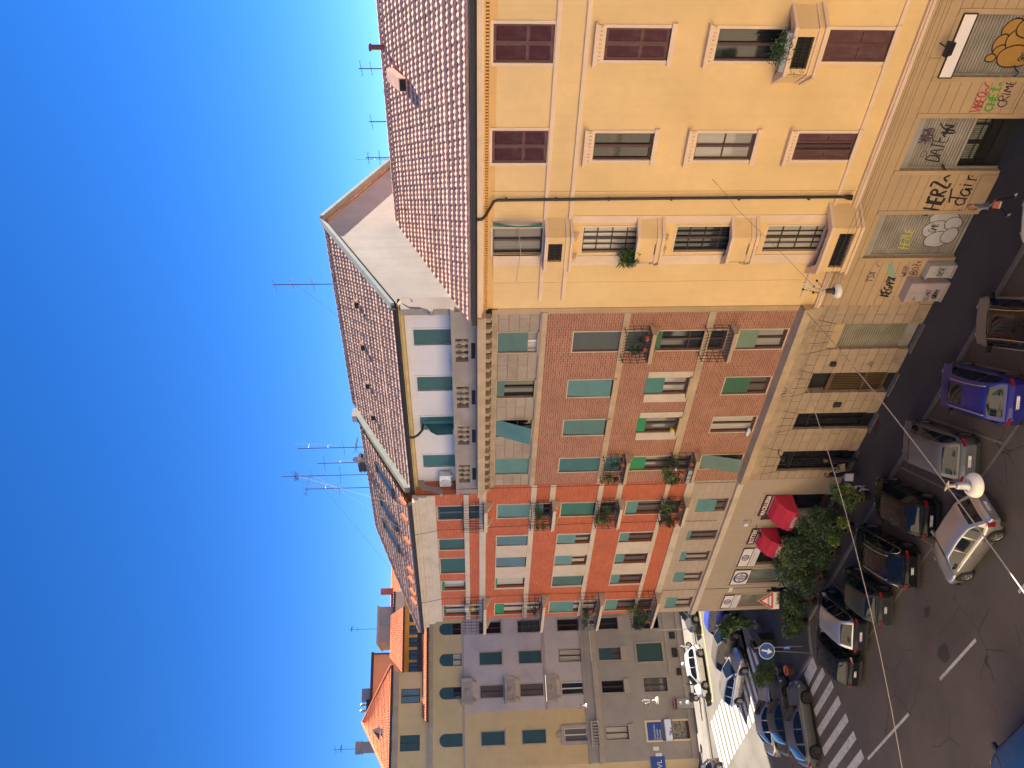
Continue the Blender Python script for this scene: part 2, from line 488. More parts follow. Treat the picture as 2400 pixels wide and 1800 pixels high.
# ------------------------------------------------------------------ palette
M = {}
M['yellow'] = mat('yellow_plaster', (.74,.505,.222), .9, .10, .35, bumpy=.12, bscale=25, stain=(.62,.38,.16), stain_amt=.30, streak=.12)
M['yellow_top'] = mat('ochre_plaster', (.68,.40,.14), .9, .10, .5, bumpy=.12, bscale=25, streak=.12)
M['cream'] = mat('cream_trim', (.74,.54,.36), .85, .10, 1.2, stain=(.35,.24,.15), stain_amt=.25, streak=.18)
M['yel_balcony'] = mat('yellow_balcony_plaster', (.74,.49,.215), .9, .10, 1.2, bumpy=.1, stain=(.40,.25,.12), stain_amt=.35, streak=.2)
M['tan_stone'] = brick_mat('tan_grooved_stone', (.46,.31,.165), (.44,.295,.155), (.22,.13,.06), 40., .36, .012, var=.16, bstr=.6, bdist=.02, stain=(.33,.235,.15), stain_amt=.55, streak=.12)
M['tan_plain'] = mat('tan_plain_plaster', (.45,.305,.165), .9, .14, .8, bumpy=.15, stain=(.28,.19,.12), stain_amt=.45, streak=.25)
M['brick'] = brick_mat('brown_brick', (.40,.15,.082), (.255,.082,.046), (.43,.30,.20), .30, .098, .016, var=.38, bstr=.6, bdist=.012, stain=(.22,.115,.075), stain_amt=.5, streak=.2)
M['red_brick'] = brick_mat('red_brick', (.50,.115,.042), (.38,.07,.026), (.50,.19,.10), .30, .095, .012, var=.3, bstr=.45, bdist=.01, stain=(.36,.085,.04), stain_amt=.45, streak=.12)
M['stone'] = brick_mat('rough_stone_blocks', (.40,.29,.18), (.34,.24,.15), (.14,.085,.045), 1.15, .44, .014, var=.34, bstr=.7, bdist=.02, stain=(.20,.155,.115), stain_amt=.45, nscale=1.4, streak=.15)
M['stone_pan'] = brick_mat('stone_panels', (.38,.30,.215), (.32,.25,.175), (.15,.10,.06), 2.6, .43, .012, var=.34, bstr=.6, bdist=.015, stain=(.17,.135,.105), stain_amt=.55, nscale=1.6)
M['stone_trim'] = mat('weathered_stone', (.40,.295,.185), .9, .22, 1.4, bumpy=.35, bscale=18, stain=(.15,.115,.085), stain_amt=.6, streak=.35)
M['stone_lip'] = mat('stone_ledge', (.47,.34,.205), .9, .16, 1.4, bumpy=.2, bscale=18, stain=(.20,.155,.11), stain_amt=.4, streak=.2)
M['stone_grey'] = mat('grey_stone', (.30,.25,.21), .9, .2, 1.2, bumpy=.3, bscale=18, stain=(.14,.12,.10), stain_amt=.5)
M['marble'] = mat('veined_marble', (.53,.43,.31), .55, .08, .8, stain=(.30,.22,.16), stain_amt=.5, dirt_scale=1.1)
M['ashlar'] = brick_mat('pinkish_ashlar', (.40,.315,.235), (.365,.285,.21), (.22,.165,.12), .78, .355, .008, var=.15, bstr=.3, bdist=.006)
M['stucco'] = mat('grey_tan_stucco', (.375,.295,.21), .9, .10, .6, bumpy=.15, stain=(.24,.18,.13), stain_amt=.4, streak=.22)
M['white_wall'] = mat('white_attic_plaster', (.60,.56,.55), .9, .06, .6, stain=(.4,.36,.34), stain_amt=.35, streak=.15)
M['gable'] = mat('gable_render', (.33,.29,.25), .9, .14, .45, bumpy=.3, bscale=14, stain=(.36,.32,.29), stain_amt=.55, streak=.25)
M['terracotta'] = mat('terracotta_tile', (.56,.315,.235), .85, .28, 2.4, bumpy=.25, stain=(.20,.10,.08), stain_amt=.3, dirt_scale=2.5)
M['old_terracotta'] = mat('old_terracotta_tile', (.50,.30,.215), .9, .38, 3.2, bumpy=.25, stain=(.17,.095,.08), stain_amt=.55, dirt_scale=2.2)
M['orange_tile'] = mat('orange_tile', (.55,.17,.075), .85, .2, 2.4, stain=(.28,.09,.06), stain_amt=.3, dirt_scale=2.0)
M['dark'] = mat('dark_void', (.012,.011,.011), .9, 0)
M['roof_under'] = mat('roof_underlay', (.10,.05,.035), .9, 0)
M['gutter'] = mat('dark_gutter_metal', (.045,.035,.032), .55, .15, 2, metal=.4)
M['flash'] = mat('green_grey_flashing', (.27,.285,.245), .6, .15, 2, metal=.2, streak=.2)
M['iron'] = mat('black_iron', (.018,.016,.017), .5, .1, 3, metal=.3)
M['brownwood'] = mat('brown_timber', (.075,.026,.024), .55, .2, 4)
M['darkwood'] = mat('dark_timber', (.04,.022,.018), .5, .2, 4)
M['whitewood'] = mat('white_frame', (.60,.58,.54), .5, .06, 4)
M['shut_brown'] = mat('maroon_shutter', (.10,.030,.028), .6, .22, 3, stain=(.24,.17,.13), stain_amt=.3, dirt_scale=2.4)
M['shut_green'] = mat('dark_green_shutter', (.022,.085,.075), .55, .12, 3)
M['shut_teal'] = slat_mat('teal_blind', (.085,.215,.195), .045, strength=.35)
M['shut_deep'] = slat_mat('deep_teal_blind', (.030,.13,.135), .045, strength=.35)
M['shut_grey'] = slat_mat('grey_green_blind', (.115,.185,.145), .045, strength=.35)
M['shut_bright'] = slat_mat('bright_green_blind', (.012,.215,.075), .05, strength=.35)
M['shut_sage'] = slat_mat('sage_blind', (.155,.225,.145), .05, strength=.35)
M['shut_night'] = slat_mat('slate_screen', (.055,.07,.068), .05, strength=.1, dark=.2)
M['roll_grey'] = slat_mat('grey_roll_shutter', (.30,.265,.215), .105, strength=.9, depth=.03, var=.25, metal=.1)
M['roll_olive'] = slat_mat('olive_roll_shutter', (.25,.225,.15), .105, strength=.9, depth=.03, var=.25, metal=.1)
M['roll_green'] = slat_mat('greenish_roll_shutter', (.17,.20,.155), .105, strength=.9, depth=.03, var=.3, metal=.1)
M['steel_plain'] = mat('grey_painted_steel', (.33,.30,.255), .6, .15, 2, metal=.1, stain=(.22,.18,.10), stain_amt=.4)
M['glass'] = glass_mat('window_glass', (.014,.015,.017))
M['glass_blue'] = glass_mat('bluish_window_glass', (.020,.028,.036))
M['glass_cur'] = glass_mat('curtained_glass', curtain=(.33,.30,.25))
M['glass_pale'] = glass_mat('pale_curtained_glass', curtain=(.50,.45,.36))
M['glass_dim'] = glass_mat('dim_curtained_glass', curtain=(.10,.085,.075))
M['concrete'] = mat('concrete', (.33,.30,.27), .9, .15, 1.5, bumpy=.2, stain=(.2,.17,.14), stain_amt=.3)
M['pot'] = mat('terracotta_pot', (.42,.13,.06), .85, .15, 3)
M['white_plastic'] = mat('white_plastic', (.66,.65,.62), .4, .05, 3)
M['grey_plastic'] = mat('grey_plastic', (.28,.28,.29), .5, .08, 3)
M['black_plastic'] = mat('black_plastic', (.02,.02,.022), .5, .1, 3)
M['rubber'] = mat('tyre_rubber', (.018,.018,.018), .85, .15, 5)
M['steel'] = mat('galvanised_steel', (.40,.40,.40), .4, .1, 3, metal=.8)
M['ink_black'] = mat('black_spray_paint', (.015,.012,.014), .6, 0)
M['ink_violet'] = mat('violet_spray_paint', (.06,.035,.07), .6, 0)
M['ink_red'] = mat('crimson_spray_paint', (.33,.025,.05), .6, 0)
M['ink_green'] = mat('green_spray_paint', (.09,.28,.035), .6, 0)
M['ink_mint'] = mat('mint_spray_paint', (.20,.36,.27), .7, .1, 3)
M['ink_yellow'] = mat('yellow_spray_paint', (.46,.42,.09), .7, .1, 3)
M['ink_silver'] = mat('silver_spray_paint', (.43,.41,.40), .5, .12, 3)
M['ink_ochre'] = mat('ochre_spray_paint', (.40,.21,.045), .6, .12, 3)
M['leaf'] = leaf_mat('green_leaf', (.022,.050,.016), (.055,.105,.026))
M['leaf_dark'] = leaf_mat('dark_green_leaf', (.014,.034,.014), (.035,.07,.022))
M['leaf_lime'] = leaf_mat('lime_leaf', (.06,.11,.02), (.13,.19,.035))
M['bark'] = mat('bark', (.09,.065,.045), .9, .3, 6)
M['screen_white'] = mat('blank_white_sign', (.80,.72,.68), .5, .03, 2)

class Bld:
    def __init__(s, name, xc, label, cat='building', loc=None, rz=0.):
        s.xc = xc
        s.root = empty(name, loc if loc else (xc, 0, 0), rz, label, cat)
    def o(s, mb, name, mats, parent=None): return mb.obj(name, mats, parent or s.root, (-s.xc, 0, 0) if parent is None else (0, 0, 0))
    def each(s, mb, name, mats):
        """every connected piece of mb becomes a part of its own"""
        par = list(range(len(mb.v)))
        def fd(i):
            while par[i] != i: par[i] = par[par[i]]; i = par[i]
            return i
        for f in mb.f:
            for q in f[1:]: par[fd(q)] = fd(f[0])
        gr = {}
        for f, m_, sm in zip(mb.f, mb.m, mb.sm): gr.setdefault(fd(f[0]), []).append((f, m_, sm))
        for fs in gr.values():
            p = MB(); mp = {}
            for f, m_, sm in fs:
                for q in f:
                    if q not in mp: mp[q] = len(p.v); p.v.append(mb.v[q])
                p.f.append(tuple(mp[q] for q in f)); p.m.append(m_); p.sm.append(sm)
            s.o(p, name, mats)
    def win(s, x0, x1, z0, z1, *a, **k):
        if x0 > x1: x0, x1 = x1, x0
        return window(s.root, (x0+x1)/2 - s.xc, z0, x1-x0, z1-z0, *a, **k)
def band(b, name, x0, x1, z0, z1, pr, m, y1=.03):
    return b.o(MB().box(x0, x1, -pr, y1, z0, z1), name, m)
def shell(mb, x0, x1, z0, z1, dep, m=0, sides=True):
    """side and back walls so that no daylight leaks through a building"""
    mb.quad((x0,dep,z0),(x0,0,z0),(x0,0,z1),(x0,dep,z1), m); mb.quad((x1,0,z0),(x1,dep,z0),(x1,dep,z1),(x1,0,z1), m)
    mb.quad((x1,dep,z0),(x0,dep,z0),(x0,dep,z1),(x1,dep,z1), m)
    return mb
def iron_balcony(b, x0, x1, dep, zs, zt, ms, nb=9, slab=.17, brackets=True, ext=.0):
    """stone slab with a bellied iron cage railing; returns the balcony part"""
    if x0 > x1: x0, x1 = x1, x0
    w = x1-x0; cx = (x0+x1)/2
    key = ('ib', round(w,2), dep, round(zt-zs,2), nb, ms.name)
    def slab_mb():
        mb = MB()
        mb.box(-w/2-.05, w/2+.05, -dep-.05, .02, -slab, -slab*.45); mb.box(-w/2-.09, w/2+.09, -dep-.09, .02, -slab*.45, 0)
        if brackets:
            for sx in (-w/2+.12, w/2-.12):
                mb.prism([(sx-.07,.02,-slab),(sx-.07,-dep*.75,-slab),(sx-.07,-dep*.6,-slab-.10),(sx-.07,.02,-slab-.32)], (.14,0,0))
        return mb
    def rail_mb():
        mb = MB(); h = zt-zs; r = .011
        rows = [.04, .04+h*.33, .04+h*.62, h-.03]
        bel = [0., .05, .03, 0.]
        for z, be in zip(rows, bel):
            d = dep+be
            mb.tube([(-w/2-be,0,z),(-w/2-be,-d,z),(w/2+be,-d,z),(w/2+be,0,z)], .017 if z > h*.9 else .012, 5)
        n2 = max(2, int(dep/(w/nb)))
        cols = [(-w/2 + w*i/nb, -dep, 0, -1) for i in range(nb+1)] + [(-w/2, -dep*(i/n2), -1, 0) for i in range(n2)] + [(w/2, -dep*(i/n2), 1, 0) for i in range(n2)]
        for (x, y, ex, ey) in cols:
            mb.tube([(x+ex*bb, y+ey*bb, z) for z, bb in zip([0]+rows[1:]+[h+.10], [0]+bel[1:]+[.06])], r, 5)
        return mb
    o = cached(key+('s',), 'balcony', slab_mb, ms, b.root, (cx-b.xc, 0, zs))
    cached(key+('r',), 'railing', rail_mb, M['iron'], o)
    return o
def bay_balcony(b, xw0, xw1, xf0, xf1, d, zb, zt, gx0, gx1, gz0, gz1, name='balcony', t=.13):
    """plaster balcony with chamfered sides, coping and a grille panel in front"""
    outer = [(xw1,0),(xf1,-d),(xf0,-d),(xw0,0)]
    cx = (xw0+xw1)/2
    def ins(p, k): return (cx+(p[0]-cx)*(1-k/abs(p[0]-cx)) if abs(p[0]-cx) > 1e-6 else p[0], p[1]+k if p[1] < -.01 else p[1])
    def grow(k): return [ins(p, -k) for p in outer]
    inner = [ins(p, t) for p in outer]
    mb = MB()
    h = zt-zb
    def poly(pts, z, th, m=0): mb.prism([(p[0],p[1],z) for p in pts][::-1], (0,0,th), m)
    poly(grow(.02), zb+.0, .12); poly(grow(.09), zb-.10, .10, 1); poly(grow(.045), zb+.12, .05, 1)
    za, zc = zb+.17, zt-.11
    def seg(a, b_, c, dd, z0, z1): mb.prism([(a[0],a[1],z0),(b_[0],b_[1],z0),(c[0],c[1],z0),(dd[0],dd[1],z0)], (0,0,z1-z0))
    for i in (0, 2): seg(outer[i], outer[i+1], inner[i+1], inner[i], za, zc)
    yo, yi = -d, -d+t
    mb.box(xf0, gx0, yo, yi, za, zc); mb.box(gx1, xf1, yo, yi, za, zc); mb.box(gx0, gx1, yo, yi, za, gz0); mb.box(gx0, gx1, yo, yi, gz1, zc)
    for i in range(3):
        g0, g1 = grow(.06), [ins(p, t+.05) for p in outer]
        mb.prism([(g0[i][0],g0[i][1],zc),(g0[i+1][0],g0[i+1][1],zc),(g1[i+1][0],g1[i+1][1],zc),(g1[i][0],g1[i][1],zc)], (0,0,.11), 1)
    for sx in (xf0+.25, xf1-.25):
        mb.prism([(sx-.09,.02,zb-.10),(sx-.09,-d*.8,zb-.10),(sx-.09,-d*.6,zb-.24),(sx-.09,.02,zb-.42)], (.18,0,0), 1)
    o = b.o(mb, name, [M['yel_balcony'], M['cream']])
    g = MB(); n = max(4, int((gx1-gx0)/.11))
    g.quad((gx0,yi-.005,gz0),(gx1,yi-.005,gz0),(gx1,yi-.005,gz1),(gx0,yi-.005,gz1), 1)
    for i in range(1, n): x = gx0+(gx1-gx0)*i/n; g.box(x-.008, x+.008, yo+.04, yo+.06, gz0, gz1)
    for k in (.12, .5, .88): z = gz0+(gz1-gz0)*k; g.box(gx0, gx1, yo+.035, yo+.065, z-.008, z+.008)
    g.obj('grille', [M['iron'], M['dark']], o, (-b.xc, 0, 0))
    return o
def hood(b, x0, x1, z, m, pr=.17):
    mb = MB(); e = .12
    mb.box(x0-e-.06, x1+e+.06, -pr-.05, .02, z+.30, z+.37); mb.box(x0-e, x1+e, -pr, .02, z+.22, z+.30)
    mb.box(x0-e+.04, x1+e-.04, -.07, .02, z+.08, z+.22)
    n = int((x1-x0+2*e)/.13)
    for i in range(n): x = x0-e+.05+i*.13; mb.box(x, x+.07, -.11, -.06, z+.12, z+.22)
    return b.o(mb, 'window_hood', m)
def floor_joints(): pass

# ================================================================== YELLOW BUILDING
def yellow_building():
    b = Bld('yellow_building', -10., 'long yellow plaster apartment house with maroon shutters and cream trim, nearest in the street')
    XL, XR = -20.15, 0.
    A, B_, C = (-10.2,-9.0), (-13.67,-12.47), (-17.49,-16.33)
    A2, B2, C2 = (-10.09,-9.09), (-13.57,-12.56), (-17.44,-16.31)
    E2, E1 = (-6.65,-5.65), (-6.75,-5.55)
    F2, F1 = (-3.2,-2.2), (-3.3,-2.1)
    ops = []
    for c in (A, B_, E1, F1): ops.append((c[0], c[1], 16.53, 18.42, .14))
    ops.append((C[0], C[1], 16.45, 18.36, .2))
    for c in (A2, B2, E2, F2): ops += [(c[0],c[1],12.9,14.93,.16), (c[0],c[1],9.35 if c in (B2,) else 9.25,11.38,.16), (c[0],c[1],5.78,7.85,.16)]
    for z0, z1 in ((12.7,14.96),(9.1,11.42),(5.3,7.93)): ops.append((C2[0],C2[1],z0,z1,.2))
    mb = wall_mb(XL, XR, 5.0, 18.3, ops); wall_mb(XL, XR, 18.3, 18.62, ops, mb=mb, m=1, mrev=1)
    shell(mb, XL, XR, 0, 18.62, 13.5, 0)
    b.o(mb, 'wall', [M['yellow'], M['yellow_top']])
    g_ops = [(-10.55,-8.56,0,3.78,.28), (-13.97,-11.98,0,3.78,.34), (-17.78,-15.79,0,3.80,.28), (-6.9,-4.9,0,3.78,.28), (-3.4,-1.4,0,3.78,.28)]
    b.o(wall_mb(XL, XR, 0, 4.78, g_ops, y=-.06), 'ground_floor_wall', M['tan_stone'])
    mb = MB()
    for o_ in g_ops:
        mb.box(o_[0]-.16, o_[0], -.085, -.05, 0, 3.95); mb.box(o_[1], o_[1]+.16, -.085, -.05, 0, 3.95)
    edges = [XL+.05] + [v for o_ in sorted(g_ops) for v in (o_[0]-.16, o_[1]+.16)] + [XR]
    for i in range(0, len(edges), 2): mb.box(edges[i], edges[i+1], -.12, -.05, 0, .62)
    b.each(mb, 'plinth', M['tan_plain'])
    # trims
    mb = MB(); mb.box(XL, XR, -.10, .02, 4.78, 4.86); mb.box(XL, XR, -.20, .02, 4.86, 4.98); mb.box(XL, XR, -.14, .02, 4.98, 5.03)
    b.o(mb, 'ground_cornice', M['cream'])
    for nm, z0, z1, pr in (('string_course',5.66,5.75,.07),('string_course',15.48,15.58,.09),('string_course',16.40,16.50,.09)):
        mb = MB().box(XL+.45, XR, -pr, .02, z0, z1); mb.box(XL+.45, XR, -pr*.5, .02, z0-.05, z0)
        b.o(mb, nm, M['cream'])
    b.o(MB().box(-17.95, -15.9, -.035, .02, 5.85, 15.4), 'window_strip', M['cream']) if False else None
    mb = MB()
    for x in (-18.02, -16.12):
        mb.box(x, x+.42 if x < -17 else x+.30, -.03, .02, 5.6, 15.42)
    mb.box(-18.02, -17.5, -.03, .02, 16.55, 18.35); mb.box(-16.28, -15.9, -.03, .02, 16.55, 18.35)
    b.each(mb, 'pilaster_strip', M['cream'])
    b.each(MB().box(-14.86, -14.80, -.03, .02, 5.1, 18.4).box(-18.88, -18.85, -.012, .02, 5.8, 18.4), 'vertical_joint', M['yel_balcony'])
    # crown: frieze, dentils, soffit, gutter
    b.o(MB().box(XL, XR, -.06, .02, 18.50, 18.55).box(XL, XR, -.16, .02, 18.66, 18.72), 'frieze', M['yellow_top'])
    mb = MB().box(XL, XR, -.05, .02, 18.55, 18.66, 1); x = XL+.03  # backing strip coloured dark as shade between the dentils, no real timber
    while x < XR: mb.box(x, x+.055, -.125, -.05, 18.56, 18.655); x += .107
    b.o(mb, 'dentil_band', [M['yellow_top'], M['darkwood']])
    mb = MB().box(XL, XR, -.30, .02, 18.72, 18.78).box(XL-.02, XR, -.58, .05, 18.78, 18.94)
    b.o(mb, 'cornice', M['cream'])
    mb = MB(); pr = [(-.74,19.16),(-.76,19.02),(-.70,18.95),(-.60,18.945),(-.55,18.96),(-.55,19.10)]
    mb.prism([(XL-.25,y,z) for y, z in pr], (XR-XL+.25,0,0))
    mb.box(XL-.25, XR, -.80, -.73, 19.135, 19.165)
    b.o(mb, 'gutter', M['gutter'])
    b.o(MB().box(XL-.2, XR, -.56, -.44, 19.10, 19.17), 'eave_lining', M['whitewood'])
    # downpipe
    mb = MB(); mb.tube([(-15.55,-.66,18.97),(-15.55,-.62,18.78),(-15.5,-.5,18.66),(-15.12,-.14,18.34),(-15.08,-.12,18.2),(-15.03,-.12,12.),(-15.0,-.12,5.45)], .055, 8)
    mb.tube([(-15.0,-.12,5.5),(-14.99,-.16,5.36),(-14.95,-.26,5.26)], [.06,.10,.11], 8)
    for z in (17.9, 16.1, 14.2, 11.9, 9.4, 6.8): mb.lathe([(.075,z-.03),(.075,z+.03)], (-15.05,-.12,0), 8)
    b.o(mb, 'downpipe', M['gutter'])
    # roof
    tile_roof('roof_front', (XL-.15,-.62,19.20), (XR,-.62,19.20), (XL-.15,6.5,22.42), (XR,6.5,22.42), [M['terracotta'], M['roof_under']], b.root, (-b.xc,0,0), course=.40, wave=.23, rise=.062, amp=.04)
    mb = MB().quad((XR,13.6,19.2),(XL,13.6,19.2),(XL,6.5,22.40),(XR,6.5,22.40))
    mb.add([(XR,-.5,18.9),(XR,13.5,18.9),(XR,6.5,22.38)], [(0,1,2)]); mb.add([(XL,-.3,18.9),(XL,13.5,18.9),(XL,6.5,22.38)], [(2,1,0)])
    b.o(mb, 'roof_back', M['terracotta'])
    mb = MB(); n = 56
    for i in range(n):
        x = XL + (XR-XL)*i/n; mb.lathe([(.10,0),(.12,.36)], (x,6.5,22.44), 8, axis='x')
    b.o(mb, 'ridge_tiles', M['terracotta'])
    # windows
    su = (.10, .035, M['cream'])
    for c in (A, B_, E1, F1): b.win(c[0],c[1],16.53,18.42, M['glass'], M['brownwood'], rev=.14, mull=0, shutters=M['shut_brown'], surround=su)
    b.win(C[0],C[1],16.45,18.36, M['glass_dim'], M['darkwood'], rev=.2, mull=1, surround=(.07,.03,M['cream']))
    def f(c, z0, z1, glass, shut=False, hd=True, **k):
        b.win(c[0],c[1],z0,z1, glass, M['brownwood'], rev=.16, shutters=M['shut_brown'] if shut else None, surround=(.10,.035,M['cream']), **k)
        if hd: hood(b, c[0], c[1], z1, M['cream'])
        band(b, 'window_sill', c[0]-.16, c[1]+.16, z0-.16, z0-.0, .10, M['cream'])
    f(A2, 12.9, 14.93, M['glass'], True); f(B2, 12.9, 14.93, M['glass'], False); f(E2, 12.9, 14.93, M['glass'], True); f(F2, 12.9, 14.93, M['glass'], True)
    f(A2, 9.25, 11.38, M['glass'], False); f(B2, 9.35, 11.38, M['glass_cur'], False, tr=1); f(E2, 9.25, 11.38, M['glass']); f(F2, 9.25, 11.38, M['glass'], True)
    f(A2, 5.78, 7.85, M['glass'], True, hd=False); f(B2, 5.78, 7.85, M['glass_dim'], False); f(E2, 5.78, 7.85, M['glass'], True); f(F2, 5.78, 7.85, M['glass'], True)
    # half-opened leaves in the lowest window of the second column
    for sx in (B2[0]+.02, B2[1]-.38):
        o = leaf_shutter(.36, 2.03).obj('shutter', M['shut_brown'], b.root); o.location = (sx-b.xc, .04, 5.79)
    for z0, z1, gl in ((12.7,14.96,M['glass_pale']), (9.1,11.42,M['glass_blue']), (5.3,7.93,M['glass_pale'])):
        o = b.win(C2[0],C2[1],z0,z1, gl, M['darkwood'], rev=.2, mull=1, tr=3, surround=(.06,.025,M['cream']))
        w = C2[1]-C2[0]; h = z1-z0
        mb = MB()
        for k in (.27, .73): mb.box(-w/2+w*k-.014, -w/2+w*k+.014, .10, .15, 0, h)
        mb.obj('muntins', M['darkwood'], o)
    bay_balcony(b, -18.0,-15.9,-17.78,-16.36, .62, 15.52, 16.46, -17.43,-16.63, 15.80, 16.32)
    bay_balcony(b, -18.0,-15.9,-17.55,-16.50, .5, 12.08, 13.0, -17.25,-16.75, 12.12+.14, 12.30)
    bay_balcony(b, -18.0,-15.9,-17.55,-16.50, .5, 8.52, 9.46, -17.25,-16.75, 8.56+.14, 8.74)
    bay_balcony(b, -18.45,-15.35,-17.85,-15.90, .82, 4.80, 5.92, -17.66,-16.13, 4.98, 5.52)
    bay_balcony(b, -10.8,-8.35,-10.2,-8.82, .72, 8.36, 9.3, -10.05,-9.06, 8.60, 9.13)
    # shop shutters of the ground floor
    def roller(x0, x1, z1, m, y=.16, z0=0.04, box=.36, boxm=None):
        mb = MB().quad((x0,y,z0),(x1,y,z0),(x1,y,z1-box),(x0,y,z1-box))
        o = b.o(mb, 'roll_shutter', m)
        mb = MB().box(x0, x0+.06, y-.05, y, 0, z1-box).box(x1-.06, x1, y-.05, y, 0, z1-box).box(x0, x1, y-.03, y+.05, z0-.04, z0+.06)
        if box > 0: mb.box(x0, x1, y-.07, y+.06, z1-box, z1)
        mb.obj('guide_frame', boxm or M['steel_plain'], o, (-b.xc,0,0))
        return o
    s1 = roller(-10.55,-8.56,3.78,M['roll_grey'],.13, box=.02)
    s3 = roller(-17.78,-15.79,3.80,M['roll_grey'],.16)
    roller(-6.9,-4.9,3.78,M['roll_grey'],.16); roller(-3.4,-1.4,3.78,M['roll_olive'],.16)
    s2 = roller(-13.97,-11.98,3.78,M['roll_grey'],.18, z0=1.62)
    mb = MB().quad((-13.97,.30,0),(-11.98,.30,0),(-11.98,.30,1.7),(-13.97,.30,1.7), 1)
    for i in range(1, 24): x = -13.97+1.99*i/24; mb.box(x-.006, x+.006, .19, .202, .55, 1.62)
    for z in (.56, .9, 1.22, 1.55): mb.box(-13.97, -11.98, .185, .205, z-.012, z+.012)
    for x0, x1 in ((-13.7,-13.1),(-12.95,-12.4),(-12.3,-12.02)): mb.quad((x0,.29,1.0),(x1,.29,1.0),(x1,.29,1.58),(x0,.29,1.58), 2)
    b.o(mb, 'mesh_gate', [M['iron'], M['dark'], mat('pale_door_panel',(.20,.21,.15),.8,.2,4)])
    # sprayed writing
    y = -.064
    mb = MB(); spray(mb, 'HERZ~', -15.62, 1.62, .66, .085, y, 0, .15, .02, .62, .12, 3); mb.stroke([(-15.3,1.35),(-15.0,1.42),(-14.7,1.5)], .07, y, 0)
    spray(mb, 'dain', -15.45, .72, .62, .055, y, 0, .1, .03, .8, .2, 5); mb.stroke([(-15.6,.8),(-15.62,.86)], .05, y, 0); mb.stroke([(-14.2,.9),(-14.2,.96)], .05, y, 0)
    b.o(mb, 'graffiti', M['ink_black'])
    mb = MB(); spray(mb, 'VIBEQ~>', -11.78, 1.78, .34, .04, y, 0, .1, .06, .6, .08, 8); b.o(mb, 'graffiti', M['ink_red'])
    mb = MB(); spray(mb, 'CHEt~', -11.75, 1.38, .32, .065, y, 0, .1, .07, .8, .25, 9); b.o(mb, 'graffiti', M['ink_green'])
    mb = MB(); spray(mb, 'CRIME~', -11.6, .95, .36, .034, y, 0, .1, .08, .75, .12, 10); b.o(mb, 'graffiti', M['ink_black'])
    mb = MB(); spray(mb, 'BRO', -8.3, .55, .5, .06, y, 0, .1, .0, .8, .2, 4); b.o(mb, 'graffiti', M['ink_green'])
    mb = MB(); spray(mb, 'YSX', -18.95, 3.0, .32, .036, y, 0, .1, .05, .7, .2, 11); mb.stroke([(-18.2,2.95),(-18.12,3.1),(-18.0,3.15),(-17.95,3.05)], .03, y, 0); b.o(mb, 'graffiti', M['ink_violet'])
    mb = MB(); spray(mb, 'KEGAPX', -19.72, 2.02, .40, .07, y, 0, .2, .05, .55, .1, 12); b.o(mb, 'graffiti', M['ink_black'])
    mb = MB(); spray(mb, 'BOZe', -18.6, 1.28, .32, .036, y, 0, .1, .05, .7, .2, 13); spray(mb, 'WERP', -18.7, 1.68, .25, .03, y, 0, .1, .06, .7, .15, 14); b.o(mb, 'graffiti', M['ink_violet'])
    mb = MB(); rnd = random.Random(4)
    for i in range(9):
        x, z = -18.8+i*.07, 2.12+i*.035
        mb.stroke([(x, z),(x+.06, z+.22),(x+.12, z+.05),(x+.18, z+.26)], .06, y-.0003*i, 0)
    b.o(mb, 'graffiti', M['ink_mint'])
    ys = .125-.006+.16-.13
    mb = MB(); spray(mb, 'SREX', -13.05, 3.05, .38, .042, .172, 0, .15, .05, .55, .05, 15); spray(mb, 'NEKO', -12.95, 2.92, .3, .036, .170, 0, .1, .05, .55, .05, 16); b.o(mb, 'graffiti', M['ink_violet'])
    mb = MB(); spray(mb, 'DATE~', -13.75, 2.28, .54, .04, .171, 0, .15, .05, .55, .10, 17); spray(mb, 'tN.', -12.75, 2.2, .44, .07, .171, 0, .1, .1, .6, .15, 18); mb.lathe([(.10,.170),(.115,.170)], (-13.45,0,2.98), 14, axis='y'); b.o(mb, 'graffiti', M['ink_black'])
    # bubble lettering on two of the roller shutters
    def blob(cx, cz, rx, rz, yy, ph=0., n=28, k=.06):
        return [(cx+rx*(1+k*math.sin(3*a+ph))*math.cos(a), yy, cz+rz*(1+k*math.sin(2*a+ph))*math.sin(a)) for a in [2*PI*i/n for i in range(n)]]
    def bubbles(items, fill, line, yy, lw):
        f_ = MB(); l_ = MB()
        for i, (cx, cz, rx, rz, ph) in enumerate(items):
            P = blob(cx, cz, rx, rz, yy-.0015*i, ph); f_.poly(P, 0)
            Q = [(p[0], p[2]) for p in P]; l_.stroke(Q+[Q[0], Q[1]], lw, yy-.0015*i-.0008, 0)
        g1 = b.o(f_, 'graffiti', fill); b.o(l_, 'graffiti_outline', line)
    bubbles([(-16.15,1.05,.33,.62,.4),(-16.62,1.15,.38,.62,1.2),(-17.08,1.0,.36,.5,2.1),(-16.35,.62,.28,.36,.9),(-16.9,.55,.36,.33,2.6)], M['ink_silver'], M['ink_black'], .152, .028)
    mb = MB(); spray(mb, 'GMR', -16.75, 1.15, .34, .02, .138, 0, .1, .1, .5, .1, 20); spray(mb, 'RIB', -16.0, 1.75, .28, .02, .150, 0, .1, .1, .5, .05, 25); b.o(mb, 'graffiti', M['ink_black'])
    mb = MB(); spray(mb, 'HEZLE', -17.5, 2.0, .4, .05, .152, 0, .15, .1, .65, .12, 21); b.o(mb, 'graffiti', M['ink_yellow'])
    bubbles([(-9.15,1.75,.40,.42,.2),(-9.55,2.0,.30,.28,1.5),(-9.8,1.85,.22,.32,.7),(-10.0,2.15,.13,.18,2.),(-9.45,1.2,.48,.70,.3),(-9.95,1.35,.36,.62,1.1),(-9.0,1.05,.40,.7,2.2)], M['ink_ochre'], M['ink_black'], .122, .045)
